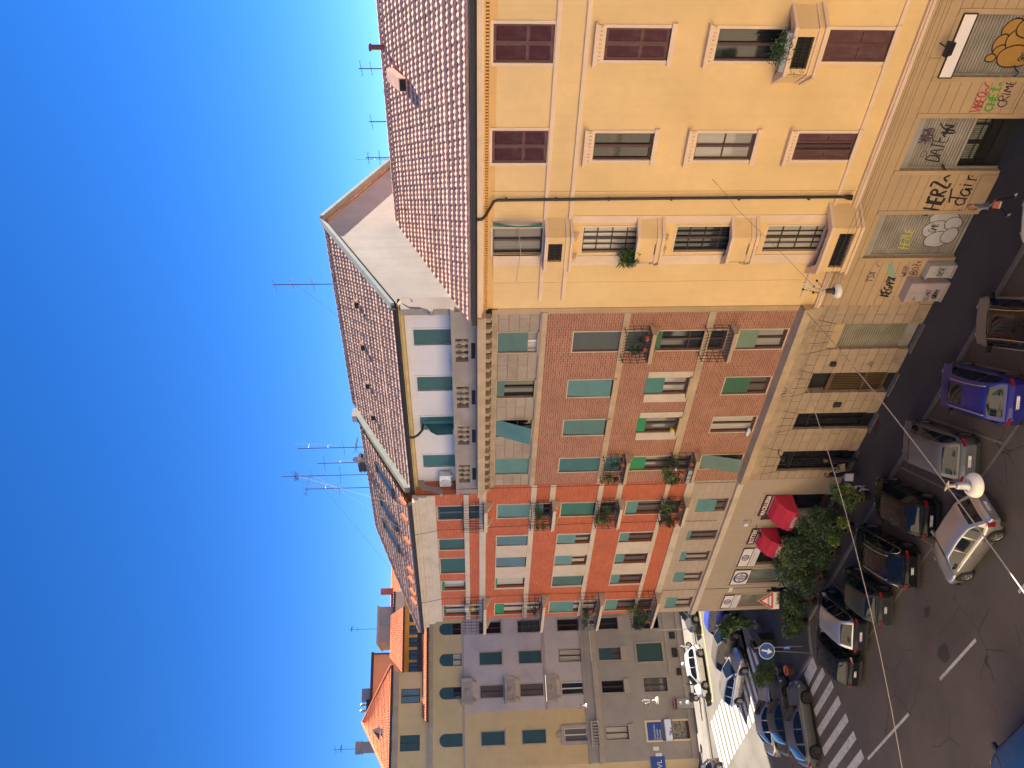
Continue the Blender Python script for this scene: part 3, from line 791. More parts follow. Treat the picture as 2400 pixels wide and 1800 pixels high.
    mb = MB(); spray(mb, 'SRO', -10.1, .95, .22, .03, .108, 0, .1, .1, .6, .1, 23); b.o(mb, 'graffiti', M['ink_black'])
    mb = MB().prism([(-12.95,4.0,21.45),(-12.45,4.0,21.45),(-12.45,4.9,21.95),(-12.95,4.9,21.95)], (0,0,.28)).box(-12.92,-12.48,3.985,4.0,21.47,21.70,1); b.o(mb, 'roof_hatch', [M['terracotta'], M['dark']])  # near-black front panel stands in for the hatch's dark shadow
    b.o(MB().lathe([(.10,22.2),(.10,22.85),(.15,22.87),(.15,22.95),(0,22.97)], (-12.2,6.25,0), 10), 'chimney_pipe', mat('rusty_pipe',(.16,.05,.035),.8,.2,4))
    mb = MB(); P = [(-16.02,-.06,18.35),(-15.98,-.28,18.0),(-15.98,-.42,17.5),(-16.0,-.34,17.0),(-16.05,-.1,16.55)]
    for i in range(4):
        a_, c_ = P[i], P[i+1]; mb.quad(a_, c_, (c_[0]-.22,c_[1]*.4,c_[2]), (a_[0]-.22,a_[1]*.4,a_[2]))
    b.o(mb, 'side_blind', mat('green_canvas',(.05,.16,.12),.9,.15,3))
    b.o(MB().tube([(-16.2,-.1,17.4),(-16.9,-.75,17.35),(-18.4,-.5,17.45)], .014, 5).tube([(-18.1,-.5,18.36),(-16.0,-.5,18.36)], .012, 5), 'blind_pole', M['steel'])
    return b
YB = yellow_building()

# ================================================================== BROWN BRICK BUILDING
def brick_building():
    b = Bld('brick_building', -25.9, 'brown brick apartment house with stone ground floor and white attic, beside the yellow house')
    XL, XR = -31.6, -20.15
    cA, cB, cC, cD = (-22.55,-21.45), (-25.32,-24.25), (-27.92,-26.85), (-30.65,-29.6)
    ops = []
    f4 = [(-22.55,-21.42),(-25.28,-24.2),(-27.9,-26.76),(-30.72,-29.5)]
    for c in f4: ops.append((c[0],c[1],16.36,18.08,.2))
    for c in (cA, cD): ops += [(c[0],c[1],11.75,14.9,.2), (c[0],c[1],8.35,11.4,.2)]
    for c in (cB, cC): ops += [(c[0],c[1],12.9,14.9,.2), (c[0]+.1,c[1]+.05,9.48,11.42,.2)]
    for c in (cA, cB, cC, cD): ops.append((c[0],c[1],5.74,7.8,.2))
    mb = wall_mb(XL, XR-.25, 5.60, 16.1, ops)
    shell(mb, XL, XR, 0, 18.9, 13.2)
    b.o(mb, 'wall', M['brick'])
    b.o(wall_mb(XL, XR-.25, 16.3, 18.12, ops), 'top_floor_wall', M['stone_pan'])
    b.o(MB().box(XR-.27, XR-.0, -.03, .05, 4.7, 18.6), 'edge_strip', M['tan_plain'])
    g = [(-22.62,-21.18,0,3.75,.3), (-25.31,-24.05,0,3.88,.35), (-27.8,-26.68,0,3.8,.35), (-30.96,-29.42,0,3.75,.35)]
    b.o(wall_mb(XL, XR, 0, 4.62, g, y=-.05), 'ground_floor_wall', M['stone'])
    # splayed key-stone joints over the openings
    mb = MB()
    for o_ in g:
        for sx in (-1, 1):
            cx = (o_[0]+o_[1])/2; hw = (o_[1]-o_[0])/2
            for kx, k2 in ((.42,.50),(1.02,1.35)):
                mb.stroke([(cx+sx*hw*kx, o_[3]), (cx+sx*hw*k2, 4.6)], .03, -.054, 0)
    b.each(mb, 'arch_joint', M['darkwood'])
    mb = MB()
    e = [XL] + [v for o_ in sorted(g) for v in (o_[0], o_[1])] + [XR]
    for i in range(0, len(e), 2): mb.box(e[i], e[i+1], -.10, -.04, 0, .5)
    b.each(mb, 'plinth', M['stone_trim'])
    b.o(MB().box(XL, XR, -.10, .02, 4.62, 5.12), 'stone_frieze', M['stone_trim'])
    b.o(MB().box(XL, XR+.02, -.32, .02, 5.14, 5.30).box(XL, XR+.02, -.38, .02, 5.30, 5.52), 'ground_cornice', M['stone_lip'])
    b.o(MB().quad((XL,-.36,5.525),(XR,-.36,5.525),(XR,.0,5.62),(XL,.0,5.62)), 'cornice_slope', M['stone_grey'])
    for z0, z1 in ((9.05,9.34),(12.62,12.9)): b.o(MB().box(XL, XR-.25, -.05, .02, z0, z1), 'string_course', M['stone_lip'])
    b.o(MB().box(XL, XR-.2, -.07, .02, 16.07, 16.27), 'string_course', M['stone_lip']); b.o(MB().box(XL, XR-.2, -.11, .02, 16.275, 16.36), 'string_lip', M['stone_grey'])
    # modillion cornice and balustrade
    b.o(MB().box(XL, XR, -.10, .02, 18.12, 18.34), 'cornice_base', M['stone_trim'])
    mb = MB(); mb.box(XL, XR, -.12, .02, 18.345, 18.60, 1); x = XL+.1  # solid backing coloured near-black as the shade between the modillions
    while x < XR-.2: mb.box(x, x+.2, -.46, -.10, 18.40, 18.60); mb.box(x+.03, x+.17, -.36, -.12, 18.345, 18.40); x += .55
    b.o(mb, 'modillion_band', [M['stone_trim'], M['dark']])
    b.o(MB().box(XL, XR, -.60, .3, 18.60, 18.72).box(XL-.12, XR, -.66, .3, 18.72, 18.95), 'cornice', M['stone_lip'])
    XL = -32.2
    mb = MB(); ped = [(-20.3,-21.75),(-23.05,-24.55),(-25.9,-27.15),(-28.42,-29.95),(-31.3,-32.2)]
    mb.box(XL, XR, -.02, .3, 18.96, 19.32)
    for a, c in ped: mb.box(c, a, 0., .26, 19.32, 19.86)
    mb.box(XL, XR, -.06, .34, 19.86, 20.03)
    b.o(mb, 'parapet', M['stone_grey'])
    for a, c in ((-21.75,-23.05),(-24.55,-25.9),(-27.15,-28.42),(-29.95,-31.3)):
        pr = [(.11,0),(.11,.05),(.07,.08),(.135,.19),(.13,.26),(.06,.38),(.05,.42),(.10,.46),(.10,.54)]
        for i in range(3): cached(('bal',), 'baluster', lambda: MB().lathe(pr, (0,0,0), 12), M['stone_trim'], b.root, ((a+c)/2+(i-1)*.36-b.xc, .13, 19.32))
    mb = MB()
    for x in (-22.4,-25.2,-27.8,-30.6): mb.box(x-.45, x+.45, -.026, .01, 19.02, 19.2)
    b.each(mb, 'drain_slot', M['dark'])
    b.o(MB().box(XL, XR, .26, .95, 18.96, 19.1), 'terrace', M['concrete'])
    # attic storey
    at = [(-22.85,-21.95),(-25.65,-24.75),(-28.28,-27.38),(-31.1,-30.15)]
    aops = [(a, c, 19.4, 21.65, .16) for a, c in at]
    mb = wall_mb(-32.6, -20.3, 19.0, 22.1, aops, y=.9)
    b.o(mb, 'attic_wall', M['white_wall'])
    for i, (a, c) in enumerate(at):
        w = b.win(a, c, 19.4, 21.65, M['glass'], M['whitewood'], rev=.16, mull=0, blind=None if i == 2 and False else ((M['shut_green'] if i < 2 else M['shut_deep']), 1.0, 0.), surround=(.08,.02,M['white_wall']), name='attic_window')
        w.location.y = .9
    b.o(MB().box(-32.4,-20.3,.55,.9,21.98,22.1).box(-32.4,-20.3,.3,.9,22.1,22.2), 'attic_cornice', mat('ochre_cornice', (.50,.38,.19), .9, .2, 1.5, streak=.3))
    mb = MB(); pr = [(.10,22.34),(.06,22.22),(.12,22.14),(.24,22.13),(.30,22.2),(.30,22.32)]
    mb.prism([(-32.3,y,z) for y, z in pr], (12.1,0,0)); b.o(mb, 'attic_gutter', M['gutter'])
    mb = MB().tube([(-28.05,.2,22.2),(-28.05,.2,21.95),(-28.0,.3,21.75),(-27.9,.5,21.55),(-27.75,.8,21.5)], .06, 8); b.o(mb, 'overflow_spout', M['gutter'])
    # roof
    tile_roof('roof_front', (-32.2,.22,22.25), (-20.2,.22,22.25), (-32.2,6.6,25.72), (-20.2,6.6,25.72), [M['old_terracotta'], M['roof_under']], b.root, (-b.xc,0,0), course=.40, wave=.21, rise=.055, amp=.045)
    b.o(MB().quad((-20.2,13.3,22.2),(-32.2,13.3,22.2),(-32.2,6.6,25.7),(-20.2,6.6,25.7)), 'roof_back', M['old_terracotta'])
    mb = MB()
    for i in range(28): mb.lathe([(.10,0),(.13,.42)], (-32.2+12.*i/28,6.6,25.74), 8, axis='x')
    b.o(mb, 'ridge_tiles', M['old_terracotta'])
    # gable wall towards the lower yellow house
    G = [(.95,18.9),(.95,22.05),(.55,22.2),(6.62,25.66),(13.2,22.1),(13.2,18.9)]
    mb = MB().prism([(-20.3,y,z) for y, z in G], (-.3,0,0)); b.o(mb, 'gable_wall', M['gable'])
    mb = MB().box(-20.6,-20.28,.2,.95,18.9,22.05); b.o(mb, 'gable_pier', M['stone_grey'])
    def rake(x, ya, za, yb, zb, w=.26, th=.12):
        return MB().prism([(x-w*.45,ya,za),(x+w*.55,ya,za),(x+w*.55,yb,zb),(x-w*.45,yb,zb)], (0,0,th))
    b.o(rake(-20.25,.35,22.28,6.6,25.80,.34,.16), 'rake_flashing', M['flash']); b.o(rake(-20.2,6.6,25.80,13.5,22.05,.5,.16), 'rake_flashing', M['flash'])
    b.o(rake(-32.2,.3,22.35,5.5,25.25,.42,.30), 'rake_flashing', M['flash'])
    b.o(MB().box(-32.5,-32.0,5.4,6.0,24.6,25.75), 'chimney', M['concrete'])
    # scroll brackets at both ends of the attic
    for x in (-20.45, -32.15):
        mb = MB(); P = [(.95,22.0),(.55,21.98),(.30,21.7),(.28,21.3),(.12,20.95),(-.02,20.85),(-.02,20.72),(.2,20.70),(.45,20.95),(.5,21.3),(.62,21.6),(.95,21.72)]
        mb.prism([(x,y,z) for y, z in P], (.22 if x > -25 else -.22,0,0)); b.o(mb, 'scroll_bracket', M['stone_grey'])
    # roof hatches with their dark mouths
    for x, y in ((-22.93,3.9),(-25.5,3.85),(-28.2,3.95),(-30.37,3.8)):
        z = 22.25+(y-.22)*.5439
        def mk():
            m_ = MB(); m_.prism([(-.17,.42,.26),(-.20,-.10,.10),(-.20,-.10,.30),(-.17,.0,.34)], (.36,0,0)); m_.box(-.16,.14,-.115,-.10,.08,.27,1); return m_
        cached(('hatch',), 'roof_vent', mk, [M['old_terracotta'], M['dark']], b.root, (x-b.xc, y, z-.06))
    # windows
    T, D_, BR = M['shut_teal'], M['shut_deep'], M['shut_bright']
    b.win(*f4[0],16.36,18.08, M['glass_cur'], M['whitewood'], rev=.2, blind=(mat_or('shut_mid'),.74,.0), surround=(.05,.02,M['stone_lip']))
    b.win(*f4[1],16.36,18.08, M['glass_blue'], M['darkwood'], rev=.2, blind=(mat_or('shut_mid'),.2,.0), surround=(.05,.02,M['stone_lip']))
    b.win(*f4[2],16.36,18.08, M['glass'], M['darkwood'], rev=.2, blind=(T,.92,.62), surround=(.05,.02,M['stone_lip']))
    b.win(*f4[3],16.36,18.08, M['glass'], M['darkwood'], rev=.2, blind=(T,.97,.0), surround=(.05,.02,M['stone_lip']))
    su = (.05,.025,M['marble'])
    b.win(*cA,11.75,14.9, M['glass'], M['darkwood'], rev=.2, blind=(M['shut_night'],1.,0.), surround=su)
    b.win(*cD,11.75,14.9, M['glass'], M['darkwood'], rev=.2, blind=(D_,.96,.05), surround=su)
    b.win(*cB,12.9,14.9, M['glass'], M['darkwood'], rev=.2, blind=(T,.97,.10), surround=su); b.win(*cC,12.9,14.9, M['glass'], M['darkwood'], rev=.2, blind=(mat_or('shut_mid2'),.97,.06), surround=su)
    b.win(*cA,8.35,11.4, M['glass_blue'], M['brownwood'], rev=.2, blind=(mat_or('shut_leaf'),.10,0.), surround=su, tr=1)
    b.win(cB[0]+.1,cB[1]+.05,9.48,11.42, M['glass_cur'], M['brownwood'], rev=.2, blind=(mat_or('shut_tealgreen'),.45,0.))
    b.win(cC[0]+.1,cC[1]+.05,9.48,11.42, M['glass_dim'], M['darkwood'], rev=.2, blind=(BR,.22,0.))
    b.win(*cD,8.35,11.4, M['glass_dim'], M['darkwood'], rev=.2, blind=(BR,.27,0.), surround=su)
    b.win(*cA,5.74,7.8, M['glass_cur'], M['darkwood'], rev=.22, blind=(M['shut_sage'],.42,0.), surround=su)
    b.win(*cB,5.74,7.8, M['glass_dim'], M['brownwood'], rev=.2, blind=(mat_or('shut_leaf'),.58,0.), surround=su)
    b.win(*cC,5.74,7.8, M['glass_pale'], M['brownwood'], rev=.2, surround=su)
    b.win(*cD,5.74,7.8, M['glass_dim'], M['brownwood'], rev=.2, blind=(M['shut_grey'],.95,.42), surround=su)
    for c in (cB, cC):
        b.each(MB().box(c[0]-.42, c[0]+.08, -.03, .02, 9.36, 11.36).box(c[1]+.07, c[1]+.42, -.03, .02, 9.36, 11.36), 'side_panel', M['marble'])
        band(b, 'window_sill', c[0]-.1, c[1]+.1, 9.37, 9.48, .14, M['stone_lip']); band(b, 'window_sill', c[0]-.1, c[1]+.1, 12.75, 12.9, .12, M['stone_lip'])
    mb = MB()
    for c in f4:
        mb.box(c[0]-.06, c[1]+.06, -.09, .02, 16.37, 16.42)
    b.each(mb, 'window_sill', M['stone_lip'])
    iron_balcony(b, -22.7,-21.2,.58,11.72,12.82,M['stone_lip']); iron_balcony(b, -22.7,-21.2,.58,8.30,9.40,M['stone_lip'])
    iron_balcony(b, -30.95,-29.4,.58,11.72,12.82,M['stone_lip']); iron_balcony(b, -30.95,-29.4,.58,8.30,9.40,M['stone_lip'])
    # ground-floor doors
    o = b.o(MB().quad((-22.62,.12,.45),(-21.18,.12,.45),(-21.18,.12,3.3),(-22.62,.12,3.3)), 'roll_shutter', M['roll_olive'])
    MB().box(-22.62,-21.18,.05,.2,3.3,3.75).obj('shutter_box', M['tan_plain'], o, (-b.xc,0,0)); MB().box(-22.62,-21.18,.10,.2,.0,.45).obj('shutter_foot', M['steel_plain'], o, (-b.xc,0,0))
    mb = MB().quad((-25.31,.3,0),(-24.05,.3,0),(-24.05,.3,3.9),(-25.31,.3,3.9), 1)
    for i in range(12): x = -25.28+1.2*i/11; mb.box(x-.025, x+.025, .12, .16, .35, 2.75)
    mb.box(-25.31,-24.05,.10,.17,2.75,2.95); mb.box(-25.31,-24.05,.10,.17,.25,.38); mb.box(-25.31,-24.05,.10,.17,1.2,1.3)
    b.o(mb, 'barred_gate', [mat('bronze_bars',(.14,.085,.04),.5,.15,3,metal=.3), M['dark']])
    for x0, x1 in ((-27.8,-26.68),(-30.96,-29.42)):
        o = b.o(MB().box(x0, x0+.08, .1, .2, 0, 3.7).box(x1-.08, x1, .1, .2, 0, 3.7).box(x0, x1, .1, .2, 3.05, 3.13).box(x0, x1, .1, .2, 3.66, 3.75).box((x0+x1)/2-.03, (x0+x1)/2+.03, .1, .2, 0, 3.05).box(x0, x1, .1, .2, .0, .45), 'shop_door', M['iron'])
        MB().quad((x0,.18,0),(x1,.18,0),(x1,.18,3.75),(x0,.18,3.75)).obj('pane', M['glass'], o, (-b.xc,0,0))
    # wall lamp boxes and letter plates
    b.o(MB().box(-23.55,-23.35,-.17,-.05,3.05,3.3), 'wall_lamp', M['black_plastic'])
    b.o(MB().box(-26.22,-25.95,-.14,-.05,1.95,2.3), 'letter_box', M['black_plastic'])
    mb = MB(); spray(mb, 'AtX', -23.7, 1.3, .2, .018, -.056, 0, .1, .1, .7, .1, 31); b.o(mb, 'graffiti', M['ink_black'])
    mb = MB().lathe([(.10,0),(.12,.02),(.12,-.01)], (-25.0,-.12,4.95), 12, axis='y').lathe([(.10,0),(.12,.02),(.12,-.01)], (-25.35,-.12,4.90), 12, axis='y'); b.each(mb, 'vent_grille', M['stone_grey'])
    return b
def mat_or(k):
    cols = {'shut_mid': (.075,.155,.125), 'shut_mid2': (.07,.17,.15), 'shut_leaf': (.03,.115,.055), 'shut_tealgreen': (.055,.20,.165), 'shut_pale': (.11,.245,.23), 'shut_blue': (.085,.17,.19)}
    return slat_mat(k+'_blind', cols[k], .05, strength=.35)
BB = brick_building()

# ================================================================== RED BRICK CORNER BUILDING
def corner_building():
    b = Bld('corner_building', -38.2, 'red brick corner house with marble panels, iron balconies and shops with red awnings')
    XL, XR = -44.85, -31.62
    A, B_, C, D_, E = (-34.36,-33.2), (-36.95,-36.05), (-39.1,-38.1), (-41.3,-40.25), (-44.4,-43.1)
    topB, topC, topD = (-37.18,-36.15), (-39.55,-38.02), (-41.4,-40.4)
    ops = []
    for c in (A, E): ops += [(c[0],c[1],18.65,21.02,.26), (c[0],c[1],15.1,17.9,.26), (c[0],c[1],11.65,14.55,.26), (c[0],c[1],8.2,11.1,.26), (c[0]+.05,c[1],5.65,7.3,.26)]
    for c in (topB, topC, topD): ops.append((c[0],c[1],19.66,21.04,.24))
    for c in (B_, C, D_): ops += [(c[0],c[1],16.2,17.9,.24), (c[0],c[1],12.74,14.56,.24), (c[0],c[1],9.25,11.1,.24), (c[0],c[1],5.62,7.3,.24)]
    XT = -32.25
    mb = wall_mb(XL, XR, 8.2, 18.9, ops); wall_mb(XL, XT, 18.9, 21.12, ops, mb=mb); shell(mb, XL, XR, 0, 18.9, 13.); shell(mb, XL, XT, 18.9, 22.1, 13.)
    b.o(mb, 'wall', M['red_brick'])
    b.o(wall_mb(XL, XR, 5.55, 7.82, ops), 'mezzanine_wall', M['ashlar'])
    g = [(-34.43,-32.98,0,3.3,.3),(-37.1,-35.95,0,3.3,.3),(-39.66,-37.9,0,2.72,.3),(-41.66,-40.15,0,2.74,.3),(-44.4,-43.0,0,2.7,.3)]
    b.o(wall_mb(XL, XR, 0, 5.2, g, y=-.04), 'ground_floor_wall', M['stucco'])
    mb = MB()
    e = [XL] + [v for o_ in sorted(g) for v in (o_[0], o_[1])] + [XR]
    for i in range(0, len(e), 2): mb.box(e[i], e[i+1], -.09, -.03, 0, .55)
    b.each(mb, 'plinth', M['concrete'])
    mb = MB()
    for o_ in g: mb.ring(o_[0]-.12, o_[1]+.12, 0, 3.88, .07, -.06, 0, bottom=False)
    b.o(mb, 'shop_surround', M['stucco'])
    b.o(MB().box(XL-.05, XR, -.14, .02, 5.2, 5.32).box(XL-.05, XR, -.22, .02, 5.32, 5.55), 'ground_cornice', M['marble'])
    b.o(MB().box(XL-.03, XR, -.10, .02, 7.82, 8.2), 'marble_band', M['marble'])
    for z0, z1 in ((9.03,9.25),(12.49,12.74),(15.92,16.2),(19.4,19.66)): b.o(MB().box(XL-.02, XR if z0 < 19 else XT, -.05, .02, z0, z1), 'string_course', M['marble'])
    b.o(MB().box(XL-.02, XR, -.07, .02, 18.5, 18.85), 'string_course', M['marble'])
    for z0, z1 in ((11.48,11.76),(14.94,15.22)):
        for x0, x1 in ((-33.0,XR),(XL-.02,-44.5),(-43.0,-42.4)): b.o(MB().box(x0, x1, -.05, .02, z0, z1), 'string_piece', M['marble'])
    for z0, z1 in ((16.2,17.9),(12.74,14.56),(9.25,11.1)):
        mb = MB()
        for x0, x1 in ((B_[1],-35.98),(C[1],B_[0]),(D_[1],C[0]),(-41.38,D_[0])): mb.box(x0, x1, -.025, .02, z0+.001, z1)
        mb.ring(-41.38, -35.98, z0, z1, .05, -.045, .02, bottom=False)
        b.o(mb, 'marble_panel', M['marble'])
    # entablature
    mb = MB().box(XL-.05, XT, -.08, .05, 21.12, 21.55).box(XL-.12, XT, -.16, .05, 21.55, 21.72).box(XL-.14, XT, -.18, .05, 21.72, 21.95).box(XL-.25, XT, -.32, .05, 21.95, 22.12).box(XL-.35, XT, -.45, .05, 22.12, 22.26)
    b.o(mb, 'entablature', M['marble'])
    mb = MB(); pr = [(-.62,22.45),(-.64,22.34),(-.56,22.27),(-.46,22.265),(-.40,22.3),(-.40,22.43)]
    mb.prism([(XL-.55,y,z) for y, z in pr], (XT-XL+.55,0,0)); b.o(mb, 'gutter', M['gutter'])
    # roof with a hipped end at the corner
    rx = -41.2
    tile_roof('roof_front', (XL-.45,-.5,22.42), (XT-.05,-.5,22.42), (rx,4.75,25.15), (XT-.05,4.75,25.15), [M['old_terracotta'], M['roof_under']], b.root, (-b.xc,0,0), course=.40, wave=.21, rise=.055, amp=.045)
    mb = MB().quad((XT,10.,22.42),(XL-.45,10.,22.42),(rx,4.75,25.13),(XT,4.75,25.13)).tri((XL-.45,10.,22.42),(XL-.45,-.5,22.42),(rx,4.75,25.13))
    b.o(mb, 'roof_back', M['old_terracotta'])
    mb = MB()
    n = 12
    for i in range(n):
        a = Vector((XL-.45,-.5,22.5)).lerp(Vector((rx,4.75,25.2)), i/n); c = Vector((XL-.45,-.5,22.5)).lerp(Vector((rx,4.75,25.2)), (i+1.1)/n); mb.tube([a, c], [.14,.11], 7)
    for i in range(22): x = rx+(XT-rx)*i/22; mb.lathe([(.10,0),(.13,.46)], (x,4.75,25.16), 8, axis='x')
    b.o(mb, 'ridge_tiles', M['old_terracotta'])
    for x, yv in ((-33.4,2.0),(-36.5,2.05),(-38.7,2.1)):
        z = 22.42+(yv+.5)*.52
        def mk():
            m_ = MB(); s = .52
            P = lambda x_, y_, h: (x_, y_, y_*s+h)
            for (a, c, d, e_) in ((-.45,.45,-.95,-.85),(-.45,.45,.85,.95),(-.45,-.38,-.85,.85),(.38,.45,-.85,.85)):
                m_.prism([P(a,d,.05),P(c,d,.05),P(c,e_,.05),P(a,e_,.05)], (0,0,.16))
            m_.quad(P(-.38,-.85,.17),P(.38,-.85,.17),P(.38,.85,.17),P(-.38,.85,.17), 1); return m_
        cached(('velux',), 'skylight', mk, [M['gutter'], M['glass_blue']], b.root, (x-b.xc, yv, z))
    mb = MB()
    for x in (-32.5,-33.9,-36.0,-38.9,-39.9,-41.2,-42.2): mb.prism([(x-.13,-.42,22.50),(x+.13,-.42,22.50),(x+.10,.1,22.82),(x-.10,.1,22.82)], (0,-.05,.14))
    b.each(mb, 'snow_guard', M['orange_tile'])
    mb = MB().box(-36.2,-35.4,4.9,5.6,24.6,25.75)
    for k in range(4): mb.box(-36.25,-35.35,4.85,5.65,25.0+k*.2,25.06+k*.2)
    b.o(mb, 'chimney', M['darkwood'])
    mb = MB().box(XL,-36.,12.9,62.,0,22.2).box(XL-.45,-35.6,12.85,62.,22.2,22.4); b.o(mb, 'unseen_shade_wing', M['stucco'])  # unseen wing, added so its shadow falls across the side-street pavement
    # windows
    T = mat_or('shut_pale'); T2 = M['shut_teal']; G_ = M['shut_green']
    su = (.05,.03,M['marble'])
    b.win(*A,18.65,21.02, M['glass_blue'], M['gutter'], rev=.24, shutters=mat('slate_shutter',(.035,.055,.06),.5,.1,3), surround=su)
    for c, k in ((topB,0),(topC,1)):
        b.win(*c,19.66,21.04, M['glass'], M['darkwood'], rev=.24, mull=0, blind=(slat_mat('night_green_blind',(.020,.085,.075),.07,strength=.5),1.,0.), surround=su)
    b.win(*topD,19.66,21.04, M['glass_cur'], M['darkwood'], rev=.24, mull=0, blind=(M['shut_bright'],.12,0.), surround=su)
    b.win(*E,18.65,21.02, M['glass_cur'], M['darkwood'], rev=.24, blind=(mat_or('shut_leaf'),.06,0.), surround=su)
    b.win(*A,15.1,17.9, M['glass'], M['darkwood'], rev=.24, blind=(T2,.86,.06), surround=su)
    b.win(*B_,16.2,17.9, M['glass'], M['darkwood'], rev=.22, mull=0, blind=(mat_or('shut_blue'),.97,.06)); b.win(*C,16.2,17.9, M['glass'], M['darkwood'], rev=.22, blind=(mat_or('shut_blue'),.96,.09)); b.win(*D_,16.2,17.9, M['glass_pale'], M['darkwood'], rev=.22, mull=0, blind=(M['shut_bright'],.06,0.))
    b.win(*E,15.1,17.9, M['glass_pale'], M['darkwood'], rev=.24, blind=(M['shut_bright'],.20,0.), surround=su)
    b.win(*A,11.65,14.55, M['glass_blue'], M['darkwood'], rev=.24, blind=(slat_mat('emerald_blind',(.02,.135,.095),.05,strength=.35),.60,0.), surround=su)
    b.win(*B_,12.74,14.56, M['glass_cur'], M['darkwood'], rev=.22, blind=(T,.55,.05)); b.win(*C,12.74,14.56, M['glass_pale'], M['darkwood'], rev=.22, blind=(T,.55,.05)); b.win(*D_,12.74,14.56, M['glass'], M['darkwood'], rev=.22, mull=0, blind=(slat_mat('forest_blind',(.05,.125,.095),.05,strength=.35),.97,.05))
    b.win(*E,11.65,14.55, M['glass_pale'], M['darkwood'], rev=.24, blind=(T2,.52,.04), surround=su)
    b.win(*A,8.2,11.1, M['glass_dim'], M['brownwood'], rev=.24, blind=(T2,.22,0.), surround=su)
    for c in (B_, C, D_): b.win(*c,9.25,11.1, M['glass_dim'], M['brownwood'], rev=.22, blind=(T2,.30,0.))
    b.win(*E,8.2,11.1, M['glass_dim'], M['brownwood'], rev=.24, blind=(T2,.27,0.), surround=su)
    b.win(A[0]+.05,A[1],5.65,7.3, M['glass_dim'], M['brownwood'], rev=.24, blind=(T2,.62,.10)); b.win(*B_,5.62,7.3, M['glass_dim'], M['brownwood'], rev=.22, blind=(T2,.14,0.)); b.win(*C,5.62,7.3, M['glass_cur'], M['brownwood'], rev=.22, blind=(T2,.22,0.)); b.win(*D_,5.62,7.3, M['glass_cur'], M['brownwood'], rev=.22, blind=(T2,.38,.03)); b.win(E[0]+.05,E[1],5.65,7.3, M['glass_cur'], M['brownwood'], rev=.24, blind=(T2,.42,0.))
    for zs in (18.62, 15.1, 11.63, 8.18):
        iron_balcony(b, -34.55,-32.95,.70,zs,zs+1.12,M['marble'],10); iron_balcony(b, -45.2,-42.35,.80,zs,zs+1.15,M['marble'],16)
    # shop openings
    for (x0, x1, zt), m in zip(((-34.43,-32.98,3.3),(-37.1,-35.95,3.3)), (0, 1)):
        o = b.o(MB().box(x0, x0+.07, .1, .2, 0, zt).box(x1-.07, x1, .1, .2, 0, zt).box(x0, x1, .1, .2, .0, .4).box(x0, x1, .1, .2, 2.3, 2.38), 'shop_front', M['darkwood'])
        MB().quad((x0,.18,0),(x1,.18,0),(x1,.18,zt),(x0,.18,zt)).obj('pane', M['glass'], o, (-b.xc,0,0))
    o = b.o(MB().quad((-41.66,.16,0),(-40.15,.16,0),(-40.15,.16,2.74),(-41.66,.16,2.74)), 'roll_shutter', M['roll_green'])
    MB().box(-41.66,-41.58,.1,.2,0,2.7).box(-40.23,-40.15,.1,.2,0,2.7).obj('guide_frame', M['steel_plain'], o, (-b.xc,0,0))
    o = b.o(MB().quad((-44.4,.16,0),(-43.0,.16,0),(-43.0,.16,2.7),(-44.4,.16,2.7)), 'roll_shutter', M['roll_olive'])
    MB().box(-44.4,-44.32,.1,.2,0,2.7).box(-43.08,-43.0,.1,.2,0,2.7).obj('guide_frame', M['steel_plain'], o, (-b.xc,0,0))
    mb = MB().quad((-39.66,.22,0),(-37.9,.22,0),(-37.9,.22,2.72),(-39.66,.22,2.72), 1)
    for i in range(19): x = -39.6+1.66*i/18; mb.box(x-.018, x+.018, .12, .15, 1.2, 2.7)
    for z in (1.2, 1.55, 1.9, 2.25, 2.6): mb.box(-39.66,-37.9,.115,.155,z-.015,z+.015)
    mb.quad((-39.66,.13,0),(-37.9,.13,0),(-37.9,.13,1.2),(-39.66,.13,1.2), 2)
    b.o(mb, 'grid_shutter', [M['iron'], M['dark'], M['roll_olive']])
    b.each(MB().box(-35.15,-34.75,-.07,-.03,1.9,2.4).box(-35.1,-34.6,-.08,-.03,2.9,3.5), 'notice_board', M['darkwood'])
    mb = MB(); spray(mb, 'KGOR', -44.2, 1.5, .4, .02, .152, 0, .1, .05, .6, .1, 41); b.o(mb, 'graffiti', M['ink_black'])
    # cables clipped down the facade
    mb = MB()
    for pts in ([(-31.75,-.06,21.0),(-31.75,-.06,5.6)], [(-35.0,-.5,22.3),(-35.05,-.2,21.0),(-35.1,-.06,18.),(-35.0,-.06,12.),(-35.1,-.06,5.9)], [(-41.9,-.5,22.3),(-42.0,-.2,21.),(-42.1,-.06,16.),(-42.15,-.06,8.),(-42.2,-.06,.5)]):
        mb.tube(pts, .012, 5)
    b.o(mb, 'wall_cable', M['gutter'])
    return b
CB = corner_building()
